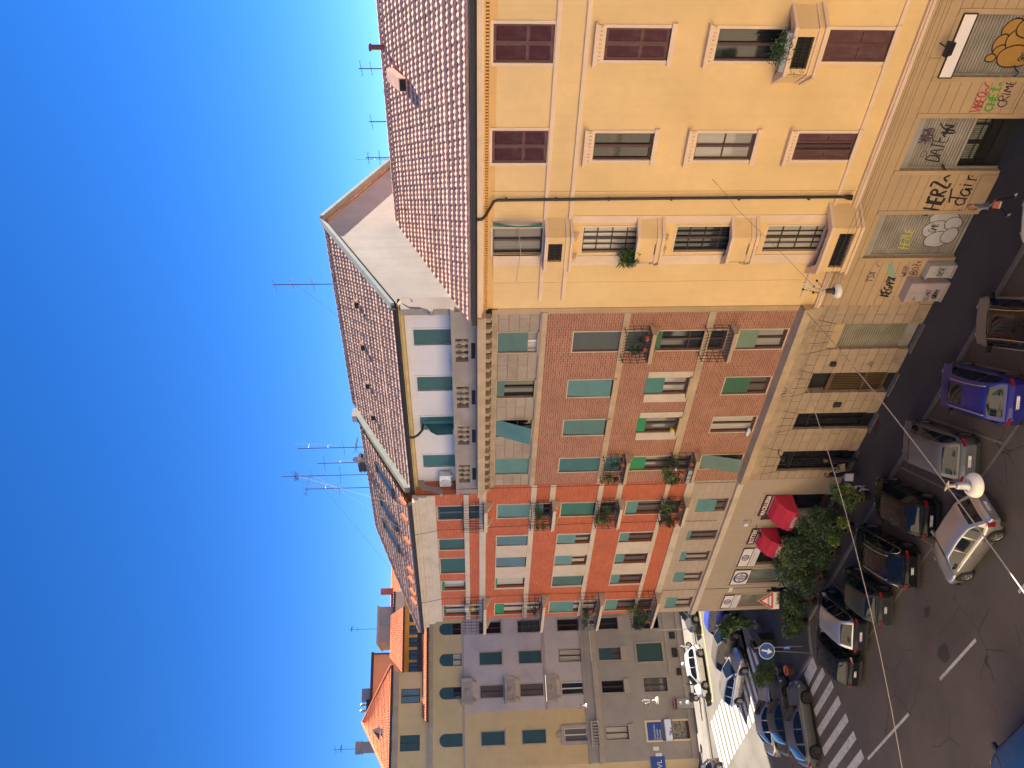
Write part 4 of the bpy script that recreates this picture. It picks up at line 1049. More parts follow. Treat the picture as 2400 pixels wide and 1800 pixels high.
# ================================================================== PALE CORNER HOUSE ACROSS THE SIDE STREET
M['far_yellow'] = mat('far_yellow_plaster', (.56,.41,.20), .9, .08, .4, stain=(.34,.23,.12), stain_amt=.3, streak=.12)
M['far_lilac'] = mat('far_lilac_plaster', (.47,.405,.375), .9, .10, .5, stain=(.30,.25,.25), stain_amt=.4, streak=.15)
M['far_grey'] = mat('far_grey_plaster', (.31,.275,.235), .9, .10, .5, stain=(.19,.165,.15), stain_amt=.4, streak=.15)
M['far_trim'] = mat('far_grey_trim', (.37,.31,.255), .9, .12, 1., streak=.2)
M['far_green'] = slat_mat('far_green_shutter', (.016,.07,.075), .06, strength=.4)
M['blue_sign'] = mat('blue_enamel', (.006,.055,.27), .4, .06, 2)
M['ochre_wall'] = mat('ochre_loggia_plaster', (.55,.30,.08), .9, .1, 1.)
M['apricot'] = mat('apricot_plaster', (.52,.28,.15), .9, .1, .6, streak=.15)
def far_building():
    b = Bld('pale_corner_house', 0., 'pale house across the side street, lilac and yellow plaster above a grey ground floor', loc=(-67.67, 6.22, 0), rz=R(71.4))
    XL, XR = -6.6, 18.
    c = [(4.38,5.40),(1.70,2.74),(-1.05,-.06),(-4.84,-3.80),(7.1,8.1),(10.,11.)]
    ops = []
    for a, e in c: ops += [(a,e,16.63,18.6,.2),(a,e,13.08,15.08,.2),(a,e,9.47,11.45,.2),(a,e,5.9,7.86,.2)]
    arch = [(a,e,20.22,22.2,.2) for a, e in c]
    lo = [(1.42,3.0,2.08,4.42,.2),(-1.12,.04,1.98,4.08,.25),(-5.03,-3.58,.2,2.16,.2),(-5.03,-3.62,3.0,4.24,.1),(4.3,5.4,2.1,4.4,.2)]
    mb = wall_mb(XL, -2.2, 9.5, 23.3, ops+arch); b.o(mb, 'yellow_wall', M['far_yellow'])
    b.o(wall_mb(-2.2, XR, 9.5, 20.1, ops), 'lilac_wall', M['far_lilac'])
    b.o(wall_mb(-2.2, XR, 20.1, 23.3, arch), 'upper_wall', M['far_yellow'])
    b.o(wall_mb(XL, XR, 0, 8.1, ops+lo), 'ground_floor_wall', M['far_grey'])
    mb = MB(); shell(mb, XL, XR, 0, 23.3, 12.); mb.quad((XL,0,23.3),(XR,0,23.3),(XR,12,23.3),(XL,12,23.3)); b.o(mb, 'side_wall', M['far_yellow'])
    # arch heads
    mb = MB()
    for a, e in c:
        cx = (a+e)/2; r = (e-a)/2; zb = 22.2-r
        for sx in (-1, 1):
            P = [(cx+sx*r, -.012, 22.21)] + [(cx+sx*r*math.cos(t), -.012, zb+r*math.sin(t)) for t in [PI/2*k/6 for k in range(7)]][::1]
            P = [(cx+sx*r, -.012, 22.21), (cx+sx*r, -.012, zb)] + [(cx+sx*r*math.cos(t), -.012, zb+r*math.sin(t)) for t in [PI/2*k/6 for k in range(1,7)]] + [(cx, -.012, 22.21)]
            mb.poly(P if sx > 0 else P[::-1])
    b.each(mb, 'arch_spandrel', M['far_yellow'])
    # bands
    b.o(MB().box(XL-.05,XR,-.10,.02,8.1,8.42).box(XL-.1,XR,-.22,.02,8.42,8.6), 'ground_cornice', M['far_trim'])
    mb = MB().box(XL,XR,-.05,.02,8.6,9.3).box(XL-.05,XR,-.10,.02,9.3,9.5); x = -2.
    while x < 8: mb.box(x, x+.10, -.09, -.045, 9.1, 9.2); x += .28
    b.o(mb, 'frieze_band', M['far_grey'])
    b.o(MB().box(-2.2,XR,-.06,.02,12.72,12.95), 'string_course', M['far_trim']); b.o(MB().box(XL,XR,-.06,.02,20.0,20.16), 'string_course', M['far_trim'])
    b.o(MB().box(XL-.1,XR,-.12,.02,22.75,22.95).box(XL-.15,XR,-.2,.02,22.95,23.12), 'eaves_cornice', M['far_trim'])
    # windows
    kw = dict(rev=.2, surround=(.09,.03,M['far_trim']))
    S = M['far_green']; dk = M['darkwood']
    for i, (a, e) in enumerate(c):
        for j, (z0, z1) in enumerate(((16.63,18.6),(13.08,15.08),(9.47,11.45),(5.9,7.86),(20.22,22.2))):
            g = [M['glass'], M['glass_dim'], M['glass_blue'], M['glass_pale']][(i*3+j*2) % 4]
            bl = (S, 1., 0.) if (i in (1, 3) and j < 2) or (i == 3 and j > 3) else ((S, .62, 0.) if (i in (0, 2) and j == 4) or (i == 1 and j in (3, 4)) else None)
            k = dict(kw)
            if j == 4: k['surround'] = None
            if i == 2 and j in (0, 1): bl = None; g = M['glass_dim']
            w = b.win(a, e, z0, z1, g, M['whitewood'] if (i in (2, 3) and j == 2) else dk, blind=bl, **k)
            if j in (0, 3) and not (i == 2 and j == 0): band(b, 'window_sill', a-.12, e+.12, z0-.14-(.35 if j == 3 else 0), z0, .16, M['far_trim'])
    # balconies with ring ornaments
    for zb, zt in ((19.3,20.25),(15.55,16.55),(11.92,12.9)):
        def mk():
            m_ = MB(); h = zt-zb
            m_.box(-1.05,1.05,-.72,.02,0,.14); m_.box(-1.1,1.1,-.78,.02,h-.12,h)
            m_.box(-1.0,1.0,-.66,-.54,.14,h-.12); m_.box(-1.0,-.88,-.6,0,.14,h-.12); m_.box(.88,1.0,-.6,0,.14,h-.12)
            for sx in (-.95,.95): m_.box(sx-.1,sx+.1,-.74,-.5,.14,h-.12)
            for sx in (-.8,.8): m_.prism([(sx-.08,.02,0),(sx-.08,-.55,0),(sx-.08,-.4,-.12),(sx-.08,.02,-.42)], (.16,0,0))
            m_.lathe([(.16,-.70),(.27,-.70),(.27,-.66)], (0,0,h*.5), 18, axis='y'); m_.lathe([(.0,-.69),(.10,-.69),(.10,-.66)], (0,0,h*.5), 12, axis='y')
            for x in (-.65,-.5,.5,.65): m_.box(x-.02,x+.02,-.69,-.66,.2,h-.2)
            return m_
        cached(('rb',), 'ring_balcony', mk, M['far_trim'], b.root, (-.52, 0, zb))
    mb = MB().box(-5.4,-3.3,-.72,.02,8.45,8.6).box(-5.4,-3.3,-.72,-.6,9.1,9.24)
    for i in range(9): x = -5.3+1.9*i/8; mb.box(x-.05,x+.05,-.70,-.62,8.6,9.1)
    b.o(mb, 'stone_balcony', M['far_trim'])
    b.o(MB().ring(-4.84,-3.80,9.47,11.45,.28,-.14,.02,bottom=False).box(-4.5,-4.1,-.2,.02,11.75,12.1), 'heavy_surround', M['far_trim'])
    # small tiled roof in front of the loggia
    tile_roof('canopy_roof', (-2.8,-.95,23.25), (9.,-.95,23.25), (-2.4,.3,23.72), (9.,.3,23.72), [M['orange_tile'], M['roof_under']], b.root, (0,0,0), course=.32, wave=.22, rise=.05)
    b.o(MB().box(-2.8,9.,-1.02,-.95,23.12,23.26).box(-2.8,-2.72,-.95,.1,23.1,23.3), 'canopy_gutter', M['gutter'])
    # attic
    aops = [(-1.22,-.04,23.87,25.52,.12),(-5.01,-3.77,23.87,25.55,.12)]
    mb = wall_mb(XL, 1.35, 23.3, 26.2, aops, y=.12); mb.quad((1.35,.12,23.3),(1.35,4,23.3),(1.35,4,26.2),(1.35,.12,26.2)); b.o(mb, 'attic_wall', M['far_yellow'])
    for i, (a, e, z0, z1, r_) in enumerate(aops):
        w = b.win(a, e, z0, z1, M['glass_blue'] if i == 0 else M['glass'], dk, rev=.12, blind=(mat_or('shut_blue'),.98,0.) if i == 0 else (M['far_green'],1.,0.), name='attic_window'); w.location.y = .12
    b.o(MB().box(XL-.1,1.4,-.08,.3,25.75,25.95).box(XL-.2,1.5,-.22,.3,25.95,26.2), 'attic_cornice', M['far_trim'])
    b.o(MB().box(XL-.4,1.9,-.5,-.3,26.2,26.38), 'attic_gutter', M['gutter'])
    ap = (-2.3, 4.2, 29.3)
    tile_roof('hip_roof', (XL-.4,-.42,26.36), (1.95,-.42,26.36), (ap[0]-.05,ap[1],ap[2]), (ap[0]+.05,ap[1],ap[2]), [M['orange_tile'], M['roof_under']], b.root, (0,0,0), course=.34, wave=.24, rise=.05)
    mb = MB().tri((1.95,-.42,26.36),(1.95,9.,26.36),ap).tri((XL-.4,9,26.36),(XL-.4,-.42,26.36),ap)
    mb.quad((XL,.5,23.3),(XL,9,23.3),(XL,9,26.36),(XL,.5,26.36)); b.o(mb, 'hip_roof_side', M['orange_tile'])
    mb = MB().tube([(1.95,-.42,26.42),ap], .12, 7).tube([(XL-.4,-.42,26.42),ap], .14, 7); b.o(mb, 'hip_tiles', M['orange_tile'])
    mb = MB().prism([(-3.5,1.1,27.4),(-2.9,1.1,27.4),(-3.2,1.1,28.1)], (0,1.5,.0)).box(-3.6,-3.1,.6,1.0,26.95,27.3); b.o(mb, 'roof_dormer', M['concrete'])
    # loggia under its own tiled roof
    mb = wall_mb(1.35, 9.5, 23.3, 25.6, [(a, a+.85, 23.9, 25.05, .1) for a in (1.55,2.65,3.75,4.85,6.0)], y=2.)
    b.o(mb, 'loggia_wall', M['ochre_wall'])
    for a in (1.55,2.65,3.75,4.85,6.0):
        w = b.win(a, a+.85, 23.9, 25.05, M['glass_blue'], dk, rev=.1, name='loggia_window'); w.location.y = 2.
    b.o(MB().box(1.35,9.,-.1,0.,23.75,24.15), 'loggia_rail', M['iron'])
    tile_roof('loggia_roof', (1.35,-.1,25.42), (7.0,-.1,25.42), (3.2,3.6,26.9), (7.0,3.6,26.9), [M['orange_tile'], M['roof_under']], b.root, (0,0,0), course=.34, wave=.24, rise=.05)
    b.o(MB().box(1.3,7.,-.2,-.1,25.3,25.45), 'loggia_gutter', M['gutter'])
    # ground-floor pieces
    mb = MB()
    for i in range(13): x = 1.45+1.5*i/12; mb.box(x-.05,x+.05,.02,.06,2.1,4.4)
    mb.box(1.42,3.0,.03,.05,3.2,3.26); mb.quad((1.42,.18,2.08),(3.0,.18,2.08),(3.0,.18,4.42),(1.42,.18,4.42), 1)
    b.o(mb, 'louvre_grille', [M['shut_green'], M['dark']]); b.o(MB().ring(1.42,3.0,2.08,4.42,.14,-.06,.02), 'grille_surround', M['far_trim'])
    w = b.win(-1.12,.04,1.98,4.08, M['glass_dim'], M['darkwood'], rev=.25, surround=(.09,.04,M['far_trim']))
    o = b.o(MB().box(-5.03,-3.58,.1,.2,.2,.75).box(-5.03,-3.58,.1,.2,2.1,2.16), 'shop_window', mat('maroon_panel',(.055,.012,.022),.5,.1,2))
    MB().quad((-5.03,.18,.75),(-3.58,.18,.75),(-3.58,.18,2.1),(-5.03,.18,2.1)).obj('pane', mat('stocked_display', (.26,.235,.20), .5, .85, 5.), o)
    b.o(MB().ring(-5.03,-3.6,.2,4.24,.16,-.05,.02), 'shop_surround', M['cream'])
    mb = MB(); mb.prism([(-5.15,0,2.95),(-5.15,-.05,2.95),(-5.15,-.7,2.25),(-5.15,-.68,2.15),(-5.15,0,2.3)], (1.7,0,0)); b.o(mb, 'folded_awning', mat('slate_canvas',(.15,.15,.18),.9,.12,2))
    b.o(MB().box(XL,XR,-.08,.02,0,.55).box(.4,XR,-.06,.02,1.55,1.72), 'plinth', M['far_trim'])
    b.each(MB().box(3.3,3.9,-.12,-.02,.75,1.25).box(.15,.75,-.10,-.02,.6,1.0).box(1.7,2.5,-.10,-.02,.7,1.2), 'cellar_grate', M['iron'])
    b.each(MB().box(-5.85,-5.55,-.05,.02,3.4,3.9).box(-6.3,-6.05,-.05,.02,3.2,3.75), 'wall_plate', M['white_plastic'])
    mb = MB().box(XL-.02,XL+1.2,-.05,.02,9.5,20.0); 
    # chamfered end towards the main street
    mb = MB().quad((XL-3.,3.2,0),(XL,0,0),(XL,0,26.2),(XL-3.,3.2,26.2)); b.o(mb, 'chamfer_wall', M['far_yellow'])
    return b
FB = far_building()
def sub_building(name, label, x0, x1, y0, y1, z0, z1, m, roofm=None, extra=None):
    """block standing behind the pale corner house, in that house's local frame"""
    rz = R(71.4); c, s = math.cos(rz), math.sin(rz)
    lx, ly = (x0+x1)/2, (y0+y1)/2
    r = empty(name, (-67.67+lx*c-ly*s, 6.22+lx*s+ly*c, 0), rz, label, 'building')
    MB().box(x0-lx, x1-lx, y0-ly, y1-ly, z0, z1).obj('wall', m, r)
    return r, lx, ly
r, lx, ly = sub_building('rooftop_block', 'apricot plaster block with dark eaves rising behind the orange hip roof', -.9, 4.1, 8., 16., 0, 28.9, M['apricot'])
MB().box(-2.7,2.7,-4.2,4.2,28.9,29.15).obj('eaves', M['gutter'], r); MB().box(2.5,2.62,-4.1,-4.0,20,28.9).obj('downpipe', M['gutter'], r)
MB().box(-1.6,-.4,-2.,-1.,29.15,30.2).obj('chimney', M['concrete'], r)
r, lx, ly = sub_building('rooftop_penthouse', 'grey metal penthouse with a shuttered window on the roofs behind the corner house', 5.2, 8.7, 8., 13., 0, 28.55, mat('grey_cladding',(.24,.215,.21),.7,.1,1.,streak=.2))
MB().box(-1.85,1.85,-2.6,2.6,28.55,28.72).obj('flat_roof', M['concrete'], r); MB().box(-.1,.75,-2.54,-2.48,27.15,28.3).obj('window', mat('grey_louvre',(.20,.20,.22),.6,.05,2), r)
MB().box(-1.6,3.2,-2.7,2.6,26.9,27.1).obj('lower_roof', M['gutter'], r); MB().box(-1.6,3.2,-2.62,2.5,24.,26.9).obj('lower_wall', M['far_lilac'], r)
r, lx, ly = sub_building('red_roof_house', 'house with a plain red tiled roof showing beyond the skylights of the corner house', 9.4, 20., 12., 20., 0, 25.8, M['far_lilac'])
def _rr():
    o = tile_roof('roof', (-5.4,-4.3,25.75), (6.,-4.3,25.75), (-5.4,.5,28.2), (6.,.5,28.2), [M['orange_tile'], M['roof_under']], r, (0,0,0), course=.36, wave=.26, rise=.05)
    MB().box(-3.,-2.4,-.2,.4,27.6,29.3).obj('chimney', M['red_brick'], r); MB().box(-4.6,-3.2,-4.1,-2.6,25.9,26.9).obj('dormer', M['white_wall'], r)
_rr()
r, lx, ly = sub_building('chimney_stack', 'pale ribbed chimney stack on the ridge behind the orange hip roof', -4.7, -3.75, 7.6, 8.6, 20., 30.2, M['concrete'])
for z in (29.7, 29.95, 30.2): MB().box(-.56,.56,-.56,.56,z,z+.1).obj('cap', M['concrete'], r)
r, lx, ly = sub_building('dark_rooftop_block', 'low dark rooftop block with small cowls behind the orange hip roof', -1.2, .1, 9., 11., 20., 29.6, M['gutter'])
for x in (-.3,.25): MB().lathe([(.1,0),(.1,.4),(.22,.5),(0,.75)], (x,0,29.6), 8).obj('cowl', M['steel'], r)

# ================================================================== GROUND, ROADS, PAVEMENTS
def asphalt(name, col, crack=.5, scale=1.):
    m = bpy.data.materials.new(name); MATS[name] = m
    nt, b = nodes_of(m); b.inputs['Roughness'].default_value = .85
    v = coords(nt)
    f = noise_fac(nt, v, .35*scale, 6, .35, .65); f2 = noise_fac(nt, v, 60., 3, .3, .7)
    c = mixc(nt, f, rgba(col, .82), rgba(col, 1.2)); c = mixc(nt, math_(nt,'MULTIPLY',f2,.4), c, rgba(col, .6))
    f3 = noise_fac(nt, v, 1.6, 6, .62, .72); c = mixc(nt, math_(nt,'MULTIPLY',f3,.35), c, rgba(col, .5))
    if crack:
        nz = N(nt, 'ShaderNodeTexNoise', Scale=.8, Detail=6); nt.links.new(v, nz.inputs['Vector'])
        mx = N(nt, 'ShaderNodeMix', data_type='RGBA', blend_type='LINEAR_LIGHT'); mx.inputs[0].default_value = .28
        nt.links.new(v, mx.inputs[6]); nt.links.new(nz.outputs['Color'], mx.inputs[7])
        vo = N(nt, 'ShaderNodeTexVoronoi', feature='DISTANCE_TO_EDGE', Scale=.42); nt.links.new(mx.outputs[2], vo.inputs['Vector'])
        e = math_(nt, 'LESS_THAN', vo.outputs['Distance'], .0065)
        gate = noise_fac(nt, v, .22, 2, .5, .56)
        c = mixc(nt, math_(nt,'MULTIPLY',math_(nt,'MULTIPLY',e,gate),crack), c, rgba(col, .35))
    nt.links.new(c, b.inputs['Base Color'])
    n = N(nt, 'ShaderNodeTexNoise', Scale=80., Detail=3); nt.links.new(v, n.inputs['Vector']); bump(nt, b, n.outputs[0], .35, .01)
    return m
M['asphalt'] = asphalt('street_asphalt', (.105,.085,.072), .9)
M['pave'] = asphalt('pavement_asphalt', (.046,.044,.048), .25)
M['pave_pale'] = asphalt('pale_pavement', (.22,.20,.18), .0)
M['asphalt_pale'] = asphalt('side_street_asphalt', (.15,.135,.115), .0)
M['kerb'] = mat('granite_kerb', (.15,.14,.135), .85, .2, 3, bumpy=.2)
def road_paint(name, col, wear=.5):
    m = bpy.data.materials.new(name); MATS[name] = m
    nt, b = nodes_of(m); b.inputs['Roughness'].default_value = .7
    v = coords(nt); f = noise_fac(nt, v, 5., 7, .48, .68, .7); f2 = noise_fac(nt, v, 26., 4, .5, .7, .7)
    c = mixc(nt, math_(nt,'MULTIPLY',f,wear), rgba(col), (.13,.11,.095,1)); c = mixc(nt, math_(nt,'MULTIPLY',f2,wear*.8), c, (.13,.11,.095,1))
    nt.links.new(c, b.inputs['Base Color']); return m
M['white_paint'] = road_paint('worn_white_road_paint', (.55,.53,.50), .65)
M['white_paint2'] = road_paint('white_road_paint', (.74,.72,.66), .35)
M['yellow_paint'] = road_paint('yellow_road_paint', (.62,.47,.10), .45)
RZ = -.10
def sheet(pts, z, name, m):
    o = MB().poly([(x, y, z) for x, y in pts]).obj(name, m); tag(o, kind='structure'); return o
sheet([(-900,-900),(900,-900),(900,900),(-900,900)], RZ-.02, 'ground', M['pave'])
sheet([(30,-22),(30,-2.9),(-50,-2.9),(-60,-2.9),(-75,-22)], RZ, 'main_road', M['asphalt'])
th = R(71.4); D2 = Vector((math.cos(th), math.sin(th))); N2 = Vector((math.sin(th), -math.cos(th))); P0 = Vector((-67.67, 6.22))
def fp(s, off): p = P0 + D2*s + N2*off; return (p.x, p.y)
sheet([fp(-30,3.8), fp(-30,22), (-52.6,-3.2), (-50.,-3.2), (-50.,70), fp(70,3.8)], RZ+.004, 'side_road', M['asphalt_pale'])
def slab(pts, z0, z1, name, m):
    o = MB().prism([(x, y, z0) for x, y in pts], (0, 0, z1-z0)).obj(name, m); tag(o, kind='structure'); return o
PV = [(30,-2.85),(-41.2,-2.85),(-42.3,-4.45),(-48.4,-4.45),(-49.7,-3.6),(-50.05,-2.6),(-50.1,.5),(-51.3,3.6),(-51.6,6),(-51.6,70),(-44.85,70),(-44.85,.3),(30,.3)]
slab(PV, RZ-.05, 0., 'pavement', M['pave'])
mb = MB()
K = PV[:10]
for i in range(len(K)-1):
    a, c = Vector(K[i]), Vector(K[i+1]); t = (c-a).normalized(); n = Vector((-t.y, t.x))
    if n.dot(Vector((-40., 5.))-a) > 0: n = -n
    n2 = -n
    seg = max(1, int((c-a).length/1.0))
    for k in range(seg):
        p = a.lerp(c, k/seg) + t*.004; q = a.lerp(c, (k+1)/seg) - t*.004
        mb.prism([(p.x+n.x*.15,p.y+n.y*.15,RZ-.03),(q.x+n.x*.15,q.y+n.y*.15,RZ-.03),(q.x-n.x*.002,q.y-n.y*.002,RZ-.03),(p.x-n.x*.002,p.y-n.y*.002,RZ-.03)], (0,0,.135+random.uniform(-.004,.004)))
tag(mb.obj('kerb', M['kerb']), kind='structure')
slab([fp(-30,-.2), fp(-30,3.75), fp(70,3.75), fp(70,-.2)], RZ-.05, 0., 'far_pavement', M['pave_pale'])
mb = MB()
for i in range(70):
    a, c = fp(-20+i*1., 3.75), fp(-19.01+i*1., 3.75); e, f = fp(-19.01+i*1., 3.93), fp(-20+i*1., 3.93)
    mb.prism([(a[0],a[1],RZ-.02),(c[0],c[1],RZ-.02),(e[0],e[1],RZ-.02),(f[0],f[1],RZ-.02)], (0,0,.125))
tag(mb.obj('far_kerb', M['pave_pale']), kind='structure')
slab([(30,-22),(-70,-22),(-70,-26),(30,-26)], RZ-.05, 0., 'near_pavement', M['pave'])
# markings
mb = MB(); zz = RZ+.006
def rect(x0, x1, y0, y1, m_=0, z=zz): mb.quad((x0,y0,z),(x1,y0,z),(x1,y1,z),(x0,y1,z), m_)
for x in (-24.5,-31.36,-40.1): rect(x-0., x+3.4 if x > -40 else x+5.3, -11.07, -10.94)
rect(-24.5+6.9, -24.5+10.3, -11.07, -10.94)
tag(mb.obj('lane_marking', M['white_paint']), kind='structure')
mb = MB()
rect(-40., 20, -6.97, -6.86)
for k in range(16):
    x = 8 - k*3.25
    if x > -40: mb.quad((x,-6.86,zz),(x+.1,-6.86,zz),(x-2.7+.1,-3.05,zz),(x-2.7,-3.05,zz))
tag(mb.obj('parking_marking', road_paint('faded_road_paint', (.20,.185,.17), .95)), kind='structure')
mb = MB()
for y0, y1, x0, x1 in ((-5.35,-4.62,-44.1,-42.2),(-6.05,-5.62,-44.2,-41.5),(-7.0,-6.58,-44.4,-41.0),(-7.96,-7.52,-44.8,-40.85),(-8.95,-8.52,-44.95,-40.7),(-9.93,-9.5,-44.95,-40.55),(-10.9,-10.45,-45,-40.45),(-11.9,-11.45,-45,-40.4),(-12.9,-12.45,-45,-40.4),(-13.9,-13.45,-45,-40.4),(-14.9,-14.45,-45,-40.4)):
    mb.quad((x0,y0-.12,zz),(x1,y0+.06,zz),(x1,y1+.06,zz),(x0,y1-.12,zz))
tag(mb.obj('crossing_stripes', M['white_paint']), kind='structure')
mb = MB()
for k in range(15):
    x = -64.35+.95*k; mb.quad((x,-3.2,zz+.004),(x+.5,-3.2,zz+.004),(x+.42,.85,zz+.004),(x-.08,.85,zz+.004))
tag(mb.obj('side_crossing_stripes', M['white_paint2']), kind='structure')
mb = MB()
def ln(s0, o0, s1, o1, w=.13):
    a, c = Vector(fp(s0,o0)), Vector(fp(s1,o1)); t = (c-a).normalized(); n = Vector((-t.y,t.x))*w*.5
    mb.quad((a.x-n.x,a.y-n.y,zz+.004),(c.x-n.x,c.y-n.y,zz+.004),(c.x+n.x,c.y+n.y,zz+.004),(a.x+n.x,a.y+n.y,zz+.004))
ln(-2.56,6.4,20,6.2); ln(-2.56,6.4,-2.56,4.2); ln(2.6,6.2,2.95,4.2)
tag(mb.obj('yellow_bay_line', M['yellow_paint']), kind='structure')
mb = MB().poly([(-20.94,-.12,.005),(-22.98,-.12,.005),(-22.93,-1.2,.005),(-20.79,-1.15,.005)])
tag(mb.obj('pavement_patch', asphalt('patched_asphalt', (.05,.047,.048), 0.)), kind='structure')
mb = MB(); P = [(-30.30+.42*math.cos(a)*(1+.15*math.sin(3*a)), -10.4+.42*math.sin(a)*(1+.2*math.cos(2*a)), RZ+.005) for a in [2*PI*i/16 for i in range(16)]]; mb.poly(P)
P = [(-30.1+.28*math.cos(a)*(1+.25*math.sin(4*a)), -8.6+.2*math.sin(a)*(1+.2*math.cos(3*a)), RZ+.005) for a in [2*PI*i/16 for i in range(16)]]; mb.poly(P)
tag(mb.obj('road_patch', asphalt('dark_patch_asphalt', (.05,.042,.04), 0.)), kind='structure')
# door steps in front of the wall openings
mb = MB()
for x0, x1 in ((-22.62,-21.18),(-25.31,-24.05),(-27.8,-26.68),(-30.96,-29.42),(-34.43,-32.98),(-37.1,-35.95)): mb.box(x0-.1, x1+.1, -.32, -.06, 0, .05)
tag(mb.obj('door_step', mat('worn_step',(.14,.125,.11),.9,.2,3)), kind='structure')
mb = MB().box(-27.6,-26.85,-.75,-.40,0,.02).box(-34.2,-33.2,-.9,-.42,0,.02); tag(mb.obj('door_mat', mat('dark_red_mat',(.06,.025,.025),.95,.2,5)), kind='structure')
# ================================================================== THE HOUSES BEHIND THE CAMERA (seen only in reflections)
def opposite():
    b = Bld('opposite_building', -20., 'long cream apartment house along the near side of the street, facing the brick houses')
    b.root.rotation_euler = (0, 0, PI); b.root.location = (-20., -26.2, 0); b.xc = 0
    cols = [-40+4.*i for i in range(21)]
    ops = [(x, x+1.2, z, z+2.1, .2) for x in cols for z in (1.2,5.8,9.4,13.0)]
    mb = wall_mb(-44, 44, 0, 19.5, ops); mb.quad((-44,12,0),(-44,0,0),(-44,0,19.5),(-44,12,19.5)); mb.quad((44,0,0),(44,12,0),(44,12,19.5),(44,0,19.5)); mb.quad((-44,0,19.5),(44,0,19.5),(44,12,19.5),(-44,12,19.5))
    b.o(mb, 'wall', mat('cream_house_plaster', (.80,.66,.46), .9, .1, .5))
    for o_ in ops: b.win(o_[0], o_[1], o_[2], o_[3], M['glass'], M['brownwood'], rev=.2, blind=(M['shut_teal'],.5,0.))
    for z in (4.6, 8.4, 12.0, 18.6): band(b, 'string_course', -44, 44, z, z+.25, .15, M['cream'])
opposite()
# ================================================================== CARS
M['car_glass'] = glass_mat('car_glass', (.006,.010,.018), .03, spec=.38)
M['red_lens'] = mat('red_lens', (.20,.006,.010), .15, 0, coat=1.)
M['clear_lens'] = mat('clear_lens', (.52,.54,.56), .12, 0, coat=1., metal=.3)
M['plate'] = mat('licence_plate_white', (.72,.70,.66), .4, .03, 5)
M['plate_blue'] = mat('licence_plate_blue', (.02,.06,.35), .4, 0)
M['rim'] = mat('alloy_rim', (.42,.42,.43), .3, .08, 5, metal=.8)
M['rim_dark'] = mat('dark_rim', (.06,.06,.065), .35, .08, 5, metal=.6)
M['trim'] = mat('black_car_trim', (.022,.022,.024), .55, .1, 4)
M['chrome'] = mat('chrome_trim', (.58,.56,.52), .18, 0, metal=1.)
def interp(x, P):
    if x <= P[0][0]: return P[0][1]
    for i in range(len(P)-1):
        if x <= P[i+1][0]:
            t = (x-P[i][0])/(P[i+1][0]-P[i][0]); return P[i][1]*(1-t)+P[i+1][1]*t
    return P[-1][1]
def smoothed(P, w, n=9):
    return lambda x: sum(interp(x+w*(k-(n-1)/2)/((n-1)/2), P) for k in range(n))/n
